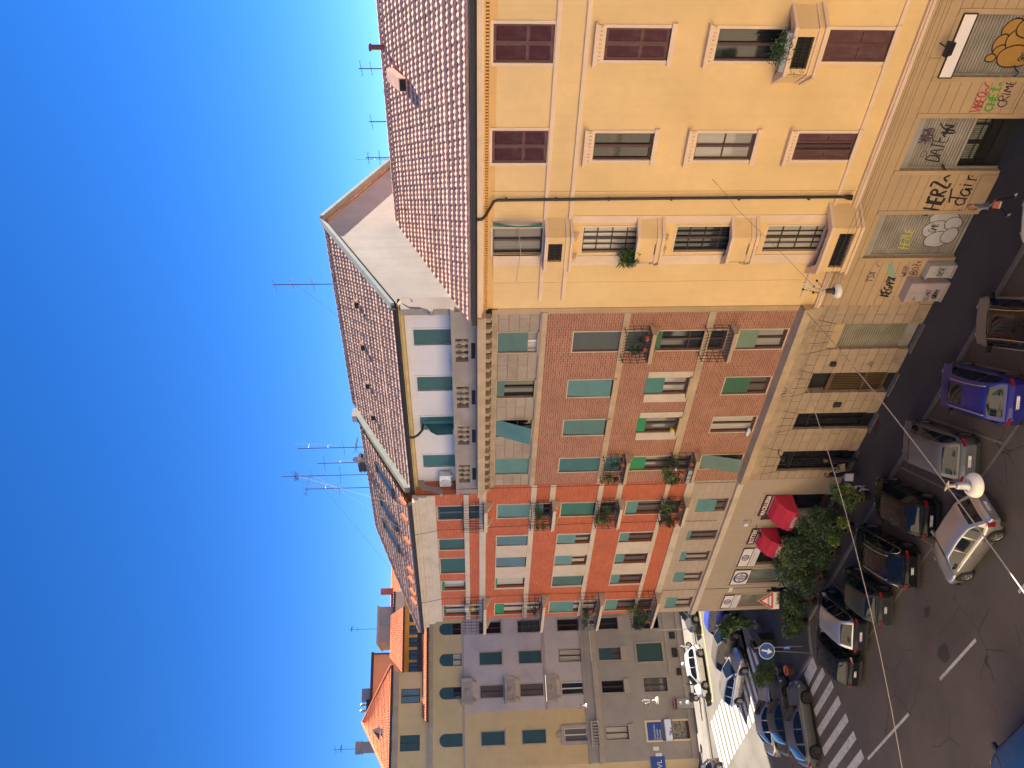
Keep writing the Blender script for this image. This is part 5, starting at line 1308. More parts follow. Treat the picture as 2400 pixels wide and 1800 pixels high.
def build_car(name, pos, ang, L, W, H, style, paint_m, label, rims='rim', roof=None, rails=None, plate='', plate_w=.52, roof_glass=None, gap=True, chrome=False, front_plate=True, group=None, tl='wide'):
    root = empty('parked_car' if name is None else name, (pos[0], pos[1], RZ), R(ang), label, 'car', group)
    hl = L/2; r = .345 if style == 'suv' else (.33 if style == 'wagon' else .315)
    xf, xrw = hl-.83*(L/4.2), -hl+.74*(L/4.2)
    zb = H*.62 if style != 'suv' else H*.60
    hood = {'hatch': 1.02, 'suv': 1.0, 'wagon': 1.15, 'sedan': 1.2, 'coupe': 1.2, 'mini': .9}[style]*(L/4.2)
    xc = hl-hood
    nose = H*.47
    if style == 'sedan': xr, xrr = -hl+.62, -hl+1.35
    elif style == 'wagon': xr, xrr = -hl+.10, -hl+.55
    elif style == 'coupe': xr, xrr = -hl+.30, -hl+1.05
    else: xr, xrr = -hl+.10, -hl+.48
    xrf = xc-.80*(L/4.2)
    tail = zb+.02 if style in ('sedan','coupe') else zb
    ztop = smoothed([(-hl-.02, H*.44), (-hl+.05, tail-.10), (-hl+.16, tail), (xc-.2, zb), (xc+.1, zb-.02), (hl-.32, nose+.10), (hl-.10, nose), (hl+.02, H*.34)], .09)
    plan = lambda x: 1-.30*max(0, (abs(x)-.62*hl)/(.38*hl))**2.6
    def hw(x): return W/2*plan(x)
    def zlow(x):
        z = .20+.12*max(0, (abs(x)-hl*.86)/(hl*.14))
        for xw in (xf, xrw):
            d = abs(x-xw); RR = r+.055
            if d < RR: z = max(z, r+math.sqrt(RR*RR-d*d)*.98)
        return z
    n = 84; xs = [-hl+L*i/n for i in range(n+1)]
    extra = [xw+s*(r+.055)+e for xw in (xf, xrw) for s in (-1, 1) for e in (-.004, .004)]
    xs = sorted(xs+extra)
    mb = MB(); rows = []
    for x in xs:
        h_, zl, zt = hw(x), zlow(x), ztop(x)
        if zl > zt-.10: zl = zt-.10
        zm = max(zl+.02, zl+(zt-zl)*.5)
        half = [(0,zl),(h_*.90,zl),(h_*.975,zl+min(.06,(zt-zl)*.2)),(h_,zm),(h_*.985,zt-min(.11,(zt-zl)*.35)),(h_*.945,zt-min(.035,(zt-zl)*.1)),(h_*.82,zt),(0,zt+.02)]
        row = [(x,-y,z) for y, z in half] + [(x,y,z) for y, z in half[-2:0:-1]]
        rows.append(row)
    k = len(rows[0]); vs = [p for q in rows for p in q]; fs = []
    for i in range(len(rows)-1):
        for j in range(k): fs.append((i*k+j, i*k+(j+1) % k, (i+1)*k+(j+1) % k, (i+1)*k+j))
    mb.add(vs, [f[::-1] for f in fs], 0, True); mb.add(rows[0], [tuple(range(k))[::1]], 0, True); mb.add(rows[-1], [tuple(range(k))[::-1]], 0, True)
    mb.box(-hl+.25, hl-.3, -W*.36, W*.36, .18, zb-.25, 1)
    body = mb.obj('body', [paint_m, M['trim']], root)
    # greenhouse
    ztg = smoothed([(xr-.02, zb-.08), (xr, zb+.0), (xrr, H-.07), (xrr+.5, H-.015), ((xrf+xrr)/2, H), (xrf+.02, H-.045), (xc, zb-.01), (xc+.05, zb-.06)], .10)
    inset = W*.15
    def yside(x, z): return W/2*.925*min(1, plan(x)+.02) - inset*max(0, (z-zb))/(H-zb)
    gm = MB(); rows = []; m = 46
    for i in range(m+1):
        x = xr+(xc-xr)*i/m; zt = max(ztg(x), zb-.02); hgt = zt-zb
        pts = [(yside(x, zb)+.004, zb-.05), (yside(x, zb+hgt*.45), zb+hgt*.45), (yside(x, zb+hgt*.86), zb+hgt*.86), (yside(x, zt)-.045, zb+hgt*.965), (yside(x, zt)-.13, zt), (0, zt+.018*min(1, hgt/.3))]
        rows.append([(x,-y,z) for y, z in pts] + [(x,y,z) for y, z in pts[-2::-1]])
    k = len(rows[0])
    for i in range(m):
        for j in range(k-1):
            gm.quad(rows[i][j], rows[i+1][j], rows[i+1][j+1], rows[i][j+1], 0, True)
    gm2 = MB(); gm2.v = []; 
    vs = [p for q in rows for p in q]; fs = [(i*k+j, (i+1)*k+j, (i+1)*k+j+1, i*k+j+1) for i in range(m) for j in range(k-1)]
    gm2.add(vs, fs, 0, True); gm2.obj('cabin', roof or paint_m, root)
    def topglass(x0, x1, edge, nm, off=.012, mt=None):
        g = MB(); q = 10
        R_ = []
        for i in range(q+1):
            x = x0+(x1-x0)*i/q; zt = ztg(x); yt = max(.1, yside(x, zt)-edge)
            R_.append([(x, yt*s, zt+.018*(1-s*s)+off) for s in (-1,-.6,-.2,.2,.6,1)])
        vs = [p for r_ in R_ for p in r_]
        g.add(vs, [(i*6+j, (i+1)*6+j, (i+1)*6+j+1, i*6+j+1) for i in range(q) for j in range(5)], 0, True)
        # push along the surface normal
        return g.obj(nm, mt or M['car_glass'], root)
    topglass(xrf+.04, xc-.03, .12, 'windscreen', .016); 
    topglass(xr+.03 if style in ('sedan','coupe') else xr+.025, xrr-.06, .13, 'rear_window', .02)
    if roof_glass: topglass(roof_glass[0], roof_glass[1], .22, 'sunroof', .008)
    for s in (-1, 1):
        g = MB(); ed = []
        for (a, c) in ((xr+.20, xr+.20+(xc-xr)*.22), (xr+.20+(xc-xr)*.25, xr+(xc-xr)*.56), (xr+(xc-xr)*.58, xc-.20)):
            q = 9; top = []; bot = []
            for i in range(q+1):
                x = a+(c-a)*i/q; zt = zb+(ztg(x)-zb)*.86; z0 = zb+.035
                if zt < z0+.02: zt = z0+.02
                bot.append((x, s*(yside(x, z0)+.012), z0)); top.append((x, s*(yside(x, zt)+.012), zt))
            for i in range(q):
                f = [bot[i], bot[i+1], top[i+1], top[i]]
                g.quad(*(f if s < 0 else f[::-1]))
            ed += [bot[0]] + top + [bot[-1]] if False else []
        g.obj('side_window', M['car_glass'], root)
        if chrome:
            P = [(x, s*(yside(x, zb)+.016), zb+.02) for x in [xr+.2+(xc-xr-.4)*i/10 for i in range(11)]]
            P2 = [(x, s*(yside(x, zb+(ztg(x)-zb)*.88)+.014), zb+(ztg(x)-zb)*.88) for x in [xr+.2+(xc-xr-.4)*i/14 for i in range(15)]]
            MB().tube(P+P2[::-1]+[P[0]], .011, 5).obj('window_trim', M['chrome'], root)
        # lamps
        x = -hl+.05; 
        t = MB(); zl_ = tail-.30
        if tl == 'tall': t.prism([(-hl+.02, s*W*.40, zl_-.02), (-hl+.14, s*W*.470, zl_+.03), (-hl+.18, s*W*.456, zl_+.28), (-hl+.06, s*W*.40, zl_+.28)], (-.022,0,0))
        else: t.prism([(-hl+.015, s*W*.32, zl_+.12), (-hl+.17, s*W*.478, zl_+.12), (-hl+.19, s*W*.470, zl_+.22), (-hl+.03, s*W*.32, zl_+.22)], (-.022,0,0))
        t.obj('tail_light', M['red_lens'], root)
        t = MB(); zh = nose-.04
        t.prism([(hl-.06, s*W*.25, zh-.06), (hl-.30, s*W*.465, zh-.02), (hl-.38, s*W*.455, zh+.10), (hl-.12, s*W*.25, zh+.05)], (.035,0,.01)); t.obj('headlight', M['clear_lens'], root)
        mr = MB(); xm = xc-.28; ym = yside(xm, zb)
        mr.prism([(xm-.07, s*ym, zb+.02), (xm+.08, s*ym, zb+.02), (xm+.06, s*(ym+.22), zb+.05), (xm-.07, s*(ym+.22), zb+.05)], (0,0,.13)); mr.obj('mirror', roof if roof else M['trim'] if style == 'suv' else paint_m, root)
        if gap:
            dg = MB()
            def seam(x):
                P = []
                for q in range(7):
                    z = .27+(zb-.30)*q/6; P.append((x+.0*q, z))
                w = .006
                for q in range(6):
                    (xa, za), (xb_, zb_) = P[q], P[q+1]
                    def yy(x_, z_):
                        zl, zt = zlow(x_), ztop(x_); zm = zl+(zt-zl)*.5
                        return interp(z_, [(zl, hw(x_)*.93), (zl+.06, hw(x_)*.975), (zm, hw(x_)), (zt-.11, hw(x_)*.985), (zt-.035, hw(x_)*.945), (zt, hw(x_)*.82)])+.004
                    f = [(xa-w, s*yy(xa, za), za), (xa+w, s*yy(xa, za), za), (xb_+w, s*yy(xb_, zb_), zb_), (xb_-w, s*yy(xb_, zb_), zb_)]
                    dg.quad(*(f if s < 0 else f[::-1]))
            for x in (xc-.10, xr+(xc-xr)*.565, xr+(xc-xr)*.26): seam(x)
            dg.obj('door_gap', M['trim'], root)
            dh = MB()
            for x in (xr+(xc-xr)*.62, xr+(xc-xr)*.32): dh.box(x-.09, x+.09, s*(hw(x)*.99), s*(hw(x)*.99+.025), zb-.20, zb-.165)
            dh.obj('door_handle', chrome and M['chrome'] or paint_m, root)
        if rails:
            P = [(x, s*(yside(x, ztg(x))-.085), ztg(x)+.045) for x in [xrr+.02+(xrf-.1-xrr)*i/8 for i in range(9)]]
            P = [(P[0][0]-.03, P[0][1], P[0][2]-.05)] + P + [(P[-1][0]+.03, P[-1][1], P[-1][2]-.05)]
            MB().tube(P, .02, 6).obj('roof_rail', rails, root)
    # bumpers and plates
    MB().prism([(-hl-.012,-W*.40,.24),(-hl-.012,W*.40,.24),(-hl+.16,W*.465,.24),(-hl+.16,-W*.465,.24)], (0,0,.14)).obj('rear_bumper', M['trim'], root)
    MB().prism([(hl-.16,-W*.46,.22),(hl-.16,W*.46,.22),(hl+.004,W*.36,.22),(hl+.004,-W*.36,.22)], (0,0,.16)).obj('front_grille', M['trim'], root)
    zp = tail-.32 if style != 'coupe' else .55
    def platemb(w):
        m_ = MB().box(-.006,.006,-w/2,w/2,-.055,.055).box(-.0075,-.006,w/2-.05,w/2,-.055,.055,1).box(-.0075,-.006,-w/2,-w/2+.03,-.055,.055,1)
        if plate: m_.text(plate, .085, (-.007, w/2-.07, -.03), ux=(0,-1,0), uz=(0,0,1), m=2, sx=1.05)
        return m_
    platemb(plate_w).obj('licence_plate', [M['plate'], M['plate_blue'], M['ink_black']], root, loc=(-hl-.028, 0, zp))
    # wheels
    for xw in (xf, xrw):
        for s in (-1, 1):
            y0 = s*(W/2-.115)
            def tyre():
                m_ = MB(); pr = [(r*.66,-.10),(r*.94,-.105),(r,-.07),(r,.07),(r*.94,.105),(r*.66,.10)]
                return m_.lathe(pr, (0,0,0), 22, axis='y')
            def rim():
                m_ = MB(); m_.lathe([(r*.68,.085),(r*.62,.075),(r*.60,.045),(0,.045)], (0,0,0), 22, axis='y', smooth=False, m=1)
                m_.lathe([(r*.69,.092),(r*.64,.10),(r*.60,.075)], (0,0,0), 22, axis='y')
                for q in range(5):
                    a = 2*PI*q/5; c_, s_ = math.cos(a), math.sin(a)
                    P = [(r*.08, -.045), (r*.60, -.05), (r*.60, .05), (r*.08, .045)]
                    m_.prism([(u*c_-v*s_, .072, u*s_+v*c_) for u, v in P], (0, .022, 0))
                m_.lathe([(0,.10),(r*.13,.10),(r*.15,.07)], (0,0,0), 12, axis='y'); return m_
            tk, rk = ('tyre', round(r,3)), ('rim', round(r,3), rims)
            if tk not in WIN: WIN[tk] = tyre().mesh('wheel', M['rubber'])
            if rk not in WIN: WIN[rk] = rim().mesh('rim', [M[rims], M['dark']])
            w = link('wheel', WIN[tk], root, (xw, y0, r)); rm = link('rim', WIN[rk], w)
            if s < 0: rm.rotation_euler = (0, 0, PI)
    return root
def nose_in(rear, ang, L, inset=0):
    return (rear[0]+math.cos(R(ang))*L/2, rear[1]+math.sin(R(ang))*L/2)
G1 = 'cars parked nose-in along the kerb'
grey = lambda n, v, t=0.: paint(n, (v, v, v*1.02+t), .6, .32)
P_ = dict(
 silverbrown=paint('taupe_paint', (.17,.155,.15), .6), cobalt=paint('cobalt_paint', (.010,.012,.19), .35, .28), steelgrey=paint('steel_grey_paint', (.10,.105,.12), .65), black=paint('black_paint', (.010,.010,.011), .2, .25),
 blackblue=paint('blue_black_paint', (.012,.013,.018), .3, .25), olive=paint('dark_olive_paint', (.030,.033,.032), .4), silver=paint('silver_paint', (.44,.43,.41), .7, .3), bmwgrey=paint('anthracite_paint', (.085,.085,.09), .6), pearl=paint('pale_silver_paint', (.42,.42,.44), .7, .3),
 midnight=paint('midnight_paint', (.022,.024,.035), .5), white=paint('white_paint_car', (.70,.68,.64), .0, .3), royal=paint('royal_blue_paint', (.045,.075,.42), .4), navy=paint('petrol_blue_paint', (.014,.055,.145), .45, .3), graphite=paint('graphite_paint', (.055,.055,.058), .6), bronze=paint('bronze_grey_paint', (.13,.115,.10), .6))
def cars():
    a = 127.
    build_car('parked_car', (-13.0,-4.5), a, 4.2, 1.75, 1.5, 'hatch', P_['white'], 'white hatchback parked nose-in at the kerb nearest the walking woman', plate='DX 482', group=G1)
    build_car('parked_car', nose_in((-15.55,-6.95), a, 4.45), a, 4.45, 1.82, 1.62, 'suv', P_['silverbrown'], 'taupe crossover with a black glass roof and pale roof rails', roof=P_['black'], rails=M['chrome'], roof_glass=(-1.1,.5), plate='FL 937', group=G1)
    build_car('parked_car', nose_in((-18.95,-6.95), 125., 4.3), 125., 4.3, 1.80, 1.60, 'suv', P_['cobalt'], 'cobalt blue crossover with a sunroof and silver roof rails', rails=M['steel'], roof_glass=(-.55,.55), plate='FA 712', group=G1)
    build_car('parked_car', nose_in((-22.45,-6.65), a, 4.4), a, 4.4, 1.84, 1.60, 'suv', P_['steelgrey'], 'steel grey crossover with a plain grey roof parked between the blue and black cars', plate='FG 528', group=G1)
    build_car('parked_car', nose_in((-26.2,-6.68), a, 4.35), a, 4.35, 1.79, 1.46, 'hatch', P_['black'], 'black hatchback with chrome strip across its tail, facing the dog', plate='EC 305', chrome=False, group=G1)
    build_car('parked_car', nose_in((-28.9,-7.35), 129., 4.75), 129., 4.75, 1.86, 1.50, 'wagon', P_['black'], 'black estate car with chrome window trim and roof rails', chrome=True, rails=M['steel'], plate='FX 419', plate_w=.36, group=G1)
    build_car('parked_car', nose_in((-32.15,-7.35), 128., 3.9), 128., 3.9, 1.70, 1.46, 'hatch', P_['olive'], 'dark green-grey small hatchback between the black estate and the silver-roofed car', plate='DM 661', plate_w=.36, group=G1)
    build_car('parked_car', nose_in((-35.1,-7.1), 128., 4.4), 128., 4.4, 1.83, 1.58, 'suv', P_['midnight'], 'dark crossover with a shiny silver roof parked behind the shrubs', roof=P_['pearl'], plate='GA 174', group=G1)
    build_car('parked_car', nose_in((-37.1,-8.05), 125., 4.15), 125., 4.15, 1.74, 1.46, 'hatch', P_['blackblue'], 'blue-black hatchback parked last in the row beside the zebra crossing', plate='CT 930', plate_w=.36, group=G1)
    build_car('moving_car', (-25.0,-8.42), 181., 4.15, 1.72, 1.46, 'hatch', P_['silver'], 'silver hatchback driving along the street past the parked row', plate='DK 842', gap=True, tl='tall')
    build_car('moving_car', (-27.2,-15.85), 181., 4.8, 1.9, 1.66, 'suv', P_['navy'], 'petrol blue crossover at the near side of the street, cut by the picture edge', plate='', group=None)
    J = 'cars standing at the street corner'
    build_car('standing_car', (-45.35,-7.05), 67., 4.55, 1.83, 1.42, 'coupe', P_['bmwgrey'], 'anthracite saloon with black wheels standing on the zebra crossing', rims='rim_dark', plate='FR 206', group=J)
    build_car('standing_car', (-47.7,-5.6), 66., 4.5, 1.83, 1.44, 'sedan', P_['graphite'], 'dark graphite saloon standing between two other cars at the corner', plate='FN 588', group=J)
    build_car('standing_car', (-49.9,-4.75), 62., 4.55, 1.83, 1.44, 'sedan', P_['pearl'], 'pale silver saloon standing in the sun at the corner with a red tail lamp', plate='EW 317', group=J)
    S_ = 'cars parked along the side street'
    build_car('parked_car', (-54.35,-.05), 21., 4.4, 1.78, 1.45, 'hatch', P_['silver'], 'silver hatchback parked across the side-street zebra crossing, wheels in view', plate='EF 440', group=S_)
    build_car('parked_car', (-54.2,2.45), 24., 4.4, 1.80, 1.50, 'hatch', P_['bronze'], 'bronze-grey hatchback parked behind the silver one in the side street', plate='DP 226', group=S_)
    build_car('parked_car', (-53.9,5.2), 28., 4.3, 1.76, 1.50, 'hatch', P_['royal'], 'bright blue hatchback parked farthest up the side street', plate='EH 619', group=S_)
    p = fp(-.15, 5.05)
    build_car('parked_car', p, 253., 4.05, 1.72, 1.44, 'hatch', P_['white'], 'white hatchback parked in the yellow bay in front of the grey ground floor', plate='FB 735', group=S_)
    p = fp(5.2, 5.0)
    build_car('parked_car', p, 253., 4.2, 1.74, 1.46, 'hatch', P_['steelgrey'], 'grey hatchback behind the scooter on the far side of the side street', plate='CX 480', group=S_)
    p = fp(-8.9, 5.6)
    build_car('moving_car', p, 251., 4.3, 1.76, 1.48, 'hatch', P_['graphite'], 'dark grey car leaving along the far pavement at the picture edge', plate='EZ 151')
cars()
# ================================================================== PLANTS
def leaves(mb, c, rad, n, size, rnd, m=0, droop=0., shell_=.45, squash=1., spike=False):
    for _ in range(n):
        d = Vector((rnd.gauss(0,1), rnd.gauss(0,1), rnd.gauss(0,1))).normalized()
        k = (shell_+(1-shell_)*rnd.random())
        p = Vector(c) + Vector((d.x*rad[0], d.y*rad[1], d.z*rad[2]))*k
        p.z -= droop*rnd.random()
        u = (d*.6+Vector((rnd.uniform(-1,1), rnd.uniform(-1,1), rnd.uniform(-1,1)))).normalized()
        w = u.cross(Vector((rnd.uniform(-1,1), rnd.uniform(-1,1), rnd.uniform(-.3,1)))).normalized()
        s = size*rnd.uniform(.6, 1.35); wd = s*(.16 if spike else .42)
        mb.add([p-u*s*.5, p+w*wd*.5, p+u*s*.5, p-w*wd*.5], [(0,1,2,3)], m)
def shrub(name, pos, h, r, seed, label, cat='shrub', group=None, lm=None, pot=True, n=2600, size=.12, lime=.12, spike=False, potr=.28):
    rnd = random.Random(seed)
    root = empty(name, pos, 0, label, cat, group)
    ph = .42 if pot else 0.
    if pot:
        m_ = MB().lathe([(0,0),(potr*.78,0),(potr,ph*.9),(potr*1.08,ph*.9),(potr*1.08,ph),(potr*.9,ph),(potr*.88,ph*.85),(0,ph*.85)], (0,0,0), 14); m_.obj('pot', M['bark'] if seed < 7 else M['grey_plastic'], root)
    st = MB(); blobs = []
    nb = 7 + int(h*2)
    for i in range(nb):
        a = rnd.uniform(0, 2*PI); q = math.sqrt(rnd.random())*r*.72; z = ph + (h-ph)*rnd.uniform(.16, .9)
        c = Vector((math.cos(a)*q, math.sin(a)*q, z)); br = r*rnd.uniform(.28, .5)
        blobs.append((c, (br, br, br*rnd.uniform(.7, 1.05))))
        b0 = Vector((rnd.uniform(-.06,.06), rnd.uniform(-.06,.06), ph*.8)); st.tube([b0, b0.lerp(c, .5)+Vector((rnd.uniform(-.05,.05), rnd.uniform(-.05,.05), .05)), c], [.028,.02,.008], 5)
    st.obj('stem', M['bark'], root)
    f = MB(); 
    for c, br in blobs: leaves(f, c, br, n//nb, size, rnd, 0 if rnd.random() > lime else 1, shell_=.3, spike=spike)
    for _ in range(n//14):
        c, br = rnd.choice(blobs); d = Vector((rnd.gauss(0,1), rnd.gauss(0,1), rnd.gauss(.4,1))).normalized()
        leaves(f, c+Vector((d.x*br[0], d.y*br[1], d.z*br[2]))*1.12, (.05,.05,.06), 2, size, rnd, 1 if rnd.random() < .35 else 0)
    f.obj('foliage', [lm or M['leaf_dark'], M['leaf_lime']], root)
    return root
g = 'potted oleanders standing along the pavement edge'
shrub('potted_shrub', (-30.15,-2.35,0), 2.0, .70, 1, 'small light green potted shrub beside the dog, first of the row', group=g, n=1700, lm=M['leaf'], lime=.3)
shrub('potted_shrub', (-32.6,-2.45,0), 2.6, 1.1, 2, 'rounded dark shrub in a pot in front of the left red awning', group=g, n=6500, lime=.06)
shrub('potted_shrub', (-34.7,-2.4,0), 2.95, 1.2, 3, 'tall dark shrub between the black estate car and the logo shop', group=g, n=7000, lime=.05)
shrub('potted_shrub', (-37.0,-2.5,0), 2.95, 1.3, 4, 'broad dark shrub in front of the greenish roll shutter', group=g, n=7500, lime=.04)
shrub('potted_shrub', (-39.3,-2.75,0), 1.85, .9, 6, 'dark shrub at the foot of the give-way sign', group=g, n=5500, lime=.05)
shrub('potted_shrub', (-41.2,-3.0,0), 1.35, .75, 5, 'low dark shrub at the end of the row near the arrow sign', group=g, n=4200, lime=.04)
shrub('potted_shrub', (-46.9,-3.2,0), 1.75, 1.0, 7, 'bushy mid green shrub behind the terracotta pot at the street corner', n=2600, lm=M['leaf'], lime=.1)
shrub('potted_palm', (-48.0,.6,0), 3.3, 1.05, 8, 'tall feathery sunlit shrub at the kerb of the side street', cat='shrub', n=2200, size=.26, lm=M['leaf'], lime=.3, spike=True, pot=True)
r = empty('terracotta_pot', (-45.2,-3.95,0), 0, 'empty terracotta pot standing on the corner pavement near the blue arrow sign', 'flower pot')
MB().lathe([(0,0),(.20,0),(.27,.42),(.30,.42),(.30,.50),(.25,.50),(.24,.40),(0,.38)], (0,0,0), 16).obj('pot', M['pot'], r); MB().lathe([(0,.41),(.24,.41)], (0,0,0), 16).obj('soil', M['bark'], r)
def balcony_plant(name, x, y, z, h, r, seed, label, lm='leaf', n=420, size=.10, pot=True, wide=1., droop=0., box_=None, lime=.2, spike=False, group='plants kept on the iron balconies'):
    rnd = random.Random(seed)
    root = empty(name, (x, y, z), 0, label, 'plant', group)
    if box_: MB().box(-box_/2, box_/2, -.10, .10, 0, .17).obj('planter', M['grey_plastic'] if seed % 2 else M['pot'], root)
    elif pot: MB().lathe([(0,0),(.10,0),(.14,.22),(.12,.22),(0,.19)], (0,0,0), 10).obj('pot', M['pot'] if seed % 3 else M['black_plastic'], root)
    f = MB()
    for i in range(6):
        c = (rnd.uniform(-.5,.5)*r*wide*1.3, rnd.uniform(-.3,.3)*r, .22+h*rnd.uniform(.25,.85)-droop*.4)
        leaves(f, c, (r*.55*wide, r*.42, h*.30), n//6, size, rnd, 1 if rnd.random() < lime else 0, droop=droop, shell_=.25, spike=spike)
    f.obj('foliage', [M[lm], M['leaf_lime']], root)
    return root
bp = balcony_plant
bp('balcony_plant', -9.55, -.62, 9.30, .5, .62, 11, 'leafy green trailing plants along the right-hand yellow balcony', n=900, wide=1.25, droop=.35, box_=1.2, group=None)
bp('balcony_plant', -17.45, -.45, 13.0, .62, .38, 12, 'spiky palm-like plant leaning over the second bay balcony of the yellow house', 'leaf', n=260, size=.42, spike=True, droop=.35, group=None)
bp('balcony_plant', -10.1, -.70, 8.9, .3, .22, 19, 'grey dried tuft hanging at the lower corner of the right-hand yellow balcony', 'leaf_dark', n=120, size=.16, spike=True, pot=False, droop=.5, group=None)
bp('balcony_plant', -22.2, -.3, 11.72, .55, .35, 13, 'dark plant behind the rail of the upper balcony nearest the yellow house', 'leaf_dark', n=300)
bp('balcony_plant', -21.55, -.35, 11.72, .35, .25, 14, 'small potted plant in the near end of the upper balcony beside the yellow house', 'leaf_dark', n=160)
bp('balcony_plant', -30.7, -.5, 11.95, .55, .32, 15, 'lime green plant on the upper balcony, left end of the brown house', 'leaf_lime', n=420)
bp('balcony_plant', -29.7, -.4, 11.72, .5, .28, 16, 'thin dark plant in the near corner of the brown house upper left balcony', 'leaf_dark', n=200)
bp('balcony_plant', -30.35, -.55, 8.75, .8, .42, 17, 'bright bushy plant in the cluttered lower balcony of the brown brick house', 'leaf', n=700, lime=.6)
bp('balcony_plant', -31.0, -.4, 8.8, 1.0, .40, 18, 'dark plant spilling over the left end of the cluttered lower balcony', 'leaf_dark', n=500, droop=.5)
bp('balcony_plant', -29.75, -.45, 8.32, 1.1, .40, 20, 'dark tall plant at the near end of the cluttered lower balcony', 'leaf_dark', n=420)
bp('balcony_plant', -33.4, -.55, 15.2, .6, .40, 21, 'green plants on the topmost planted balcony by the party wall', 'leaf', n=520, wide=1.2)
bp('balcony_plant', -34.4, -.6, 15.15, .5, .3, 22, 'light green plant at the far end of the topmost planted balcony', 'leaf_lime', n=320)
bp('balcony_plant', -34.1, -.6, 11.75, .9, .5, 23, 'big pale green bush on the middle red brick balcony near the party wall', 'leaf', n=900, lime=.5)
bp('balcony_plant', -33.15, -.6, 11.7, .6, .28, 24, 'small green plant at the near end of the middle red brick balcony', 'leaf', n=260)
bp('balcony_plant', -33.3, -.5, 8.25, 1.15, .5, 25, 'large dark bush on the lowest balcony above the red awning', 'leaf_dark', n=1000, lime=.05)
bp('balcony_plant', -34.2, -.55, 8.25, .8, .4, 26, 'dark foliage at the far end of the lowest balcony above the red awning', 'leaf_dark', n=520, lime=.05)
bp('balcony_plant', -43.9, -.5, 8.3, 1.5, .75, 27, 'olive green trailing bush on the lowest corner balcony', 'leaf', n=1300, lime=.2, droop=.3)
bp('balcony_plant', -44.85, -.6, 8.25, 1.0, .6, 28, 'dark bush at the street-corner end of the lowest corner balcony', 'leaf_dark', n=900, lime=.05)
bp('balcony_plant', -43.6, -.55, 11.75, .6, .6, 29, 'dark plants along the rail of the second corner balcony', 'leaf_dark', n=600, wide=1.3)
bp('balcony_plant', -44.9, -.5, 11.75, .5, .4, 30, 'small plant at the corner end of the second corner balcony', 'leaf', n=300)
bp('balcony_plant', -43.2, -.5, 15.15, .4, .4, 31, 'low plant on the third corner balcony', 'leaf_dark', n=240)
def flower_pot(x, y, z, label, s=1.):
    r = empty('balcony_pot', (x, y, z), 0, label, 'flower pot', 'terracotta pots hung on the lowest red brick balcony')
    MB().lathe([(0,0),(.10*s,0),(.15*s,.22*s),(.17*s,.22*s),(.17*s,.28*s),(0,.26*s)], (0,0,0), 12).obj('pot', M['pot'], r)
    f = MB(); leaves(f, (0,0,.34*s), (.14*s,.14*s,.1*s), 60, .09, random.Random(int(x*10)), 0); f.obj('foliage', M['leaf_dark'], r)
flower_pot(-34.42,-.78,8.5,'terracotta pot hung at the upper far rail of the lowest red brick balcony'); flower_pot(-34.0,-.80,8.35,'terracotta pot hung lower on the middle of the lowest red brick balcony rail'); flower_pot(-34.45,-.5,8.95,'small terracotta pot at the far top corner of the lowest red brick balcony', .8)
r = empty('balcony_lantern', (-43.0,-.35,19.15), 0, 'yellow and white bundle on the top corner balcony of the red brick house', 'lantern')
MB().lathe([(0,0),(.13,.03),(.15,.15),(.10,.3),(0,.33)], (0,0,0), 12).obj('globe', mat('yellow_cloth',(.60,.42,.08),.8,.1,4), r); MB().box(-.2,.2,-.1,.1,.35,.62).obj('white_cover', M['white_plastic'], r)
r = empty('laundry_lamp', (-30.1,-.45,9.1), 0, 'white bowl on the cluttered lower balcony of the brown brick house', 'bowl')
MB().lathe([(0,0),(.09,.01),(.13,.12),(.12,.13),(.08,.03),(0,.03)], (0,0,0), 14).obj('bowl', M['white_plastic'], r)
for i, x in enumerate((-30.0,-30.35,-30.7)):
    r = empty('planter_box', (x,-.70,8.42+.0*i), 0, ['grey plastic planter box hung at the near end of the cluttered balcony','grey plastic planter box hung in the middle of the cluttered balcony','grey plastic planter box hung at the far end of the cluttered balcony'][i], 'planter', 'grey planter boxes outside the cluttered balcony')
    MB().box(-.15,.15,-.09,.09,0,.2).obj('box', M['grey_plastic'], r); MB().box(-.13,.13,-.07,.07,.2,.205).obj('soil', M['bark'], r)
# ================================================================== THINGS ON THE FACADES AND ROOFS
r = empty('air_conditioner', (-31.75,.62,20.28), 0, 'white air conditioner with a round fan on the attic wall behind the balustrade', 'air conditioner')
MB().box(-.42,.42,-.16,.16,0,.58).obj('casing', M['white_plastic'], r)
m_ = MB().lathe([(.24,-.175),(.26,-.16)], (-.12,0,.29), 20, axis='y')
for k in range(6): m_.lathe([(.04*k+.01,-.17),(.04*k+.02,-.172)], (-.12,0,.29), 18, axis='y')
m_.obj('fan_grille', M['grey_plastic'], r); MB().box(-.4,-.3,-.1,.1,-.08,0).box(.3,.4,-.1,.1,-.08,0).obj('bracket', M['steel'], r)
def flag_shade():
    r = empty('window_awning', (-27.85,.85,20.1), 0, 'teal side blind swung out of the third attic window', 'awning')
    P = [(0,0,0),(.05,-.75,0),(.06,-.78,.75),(.05,-.55,1.05),(.02,-.2,1.2),(0,0,1.35)]
    MB().prism(P, (.03,0,0)).obj('cloth', M['shut_deep'], r)
flag_shade()
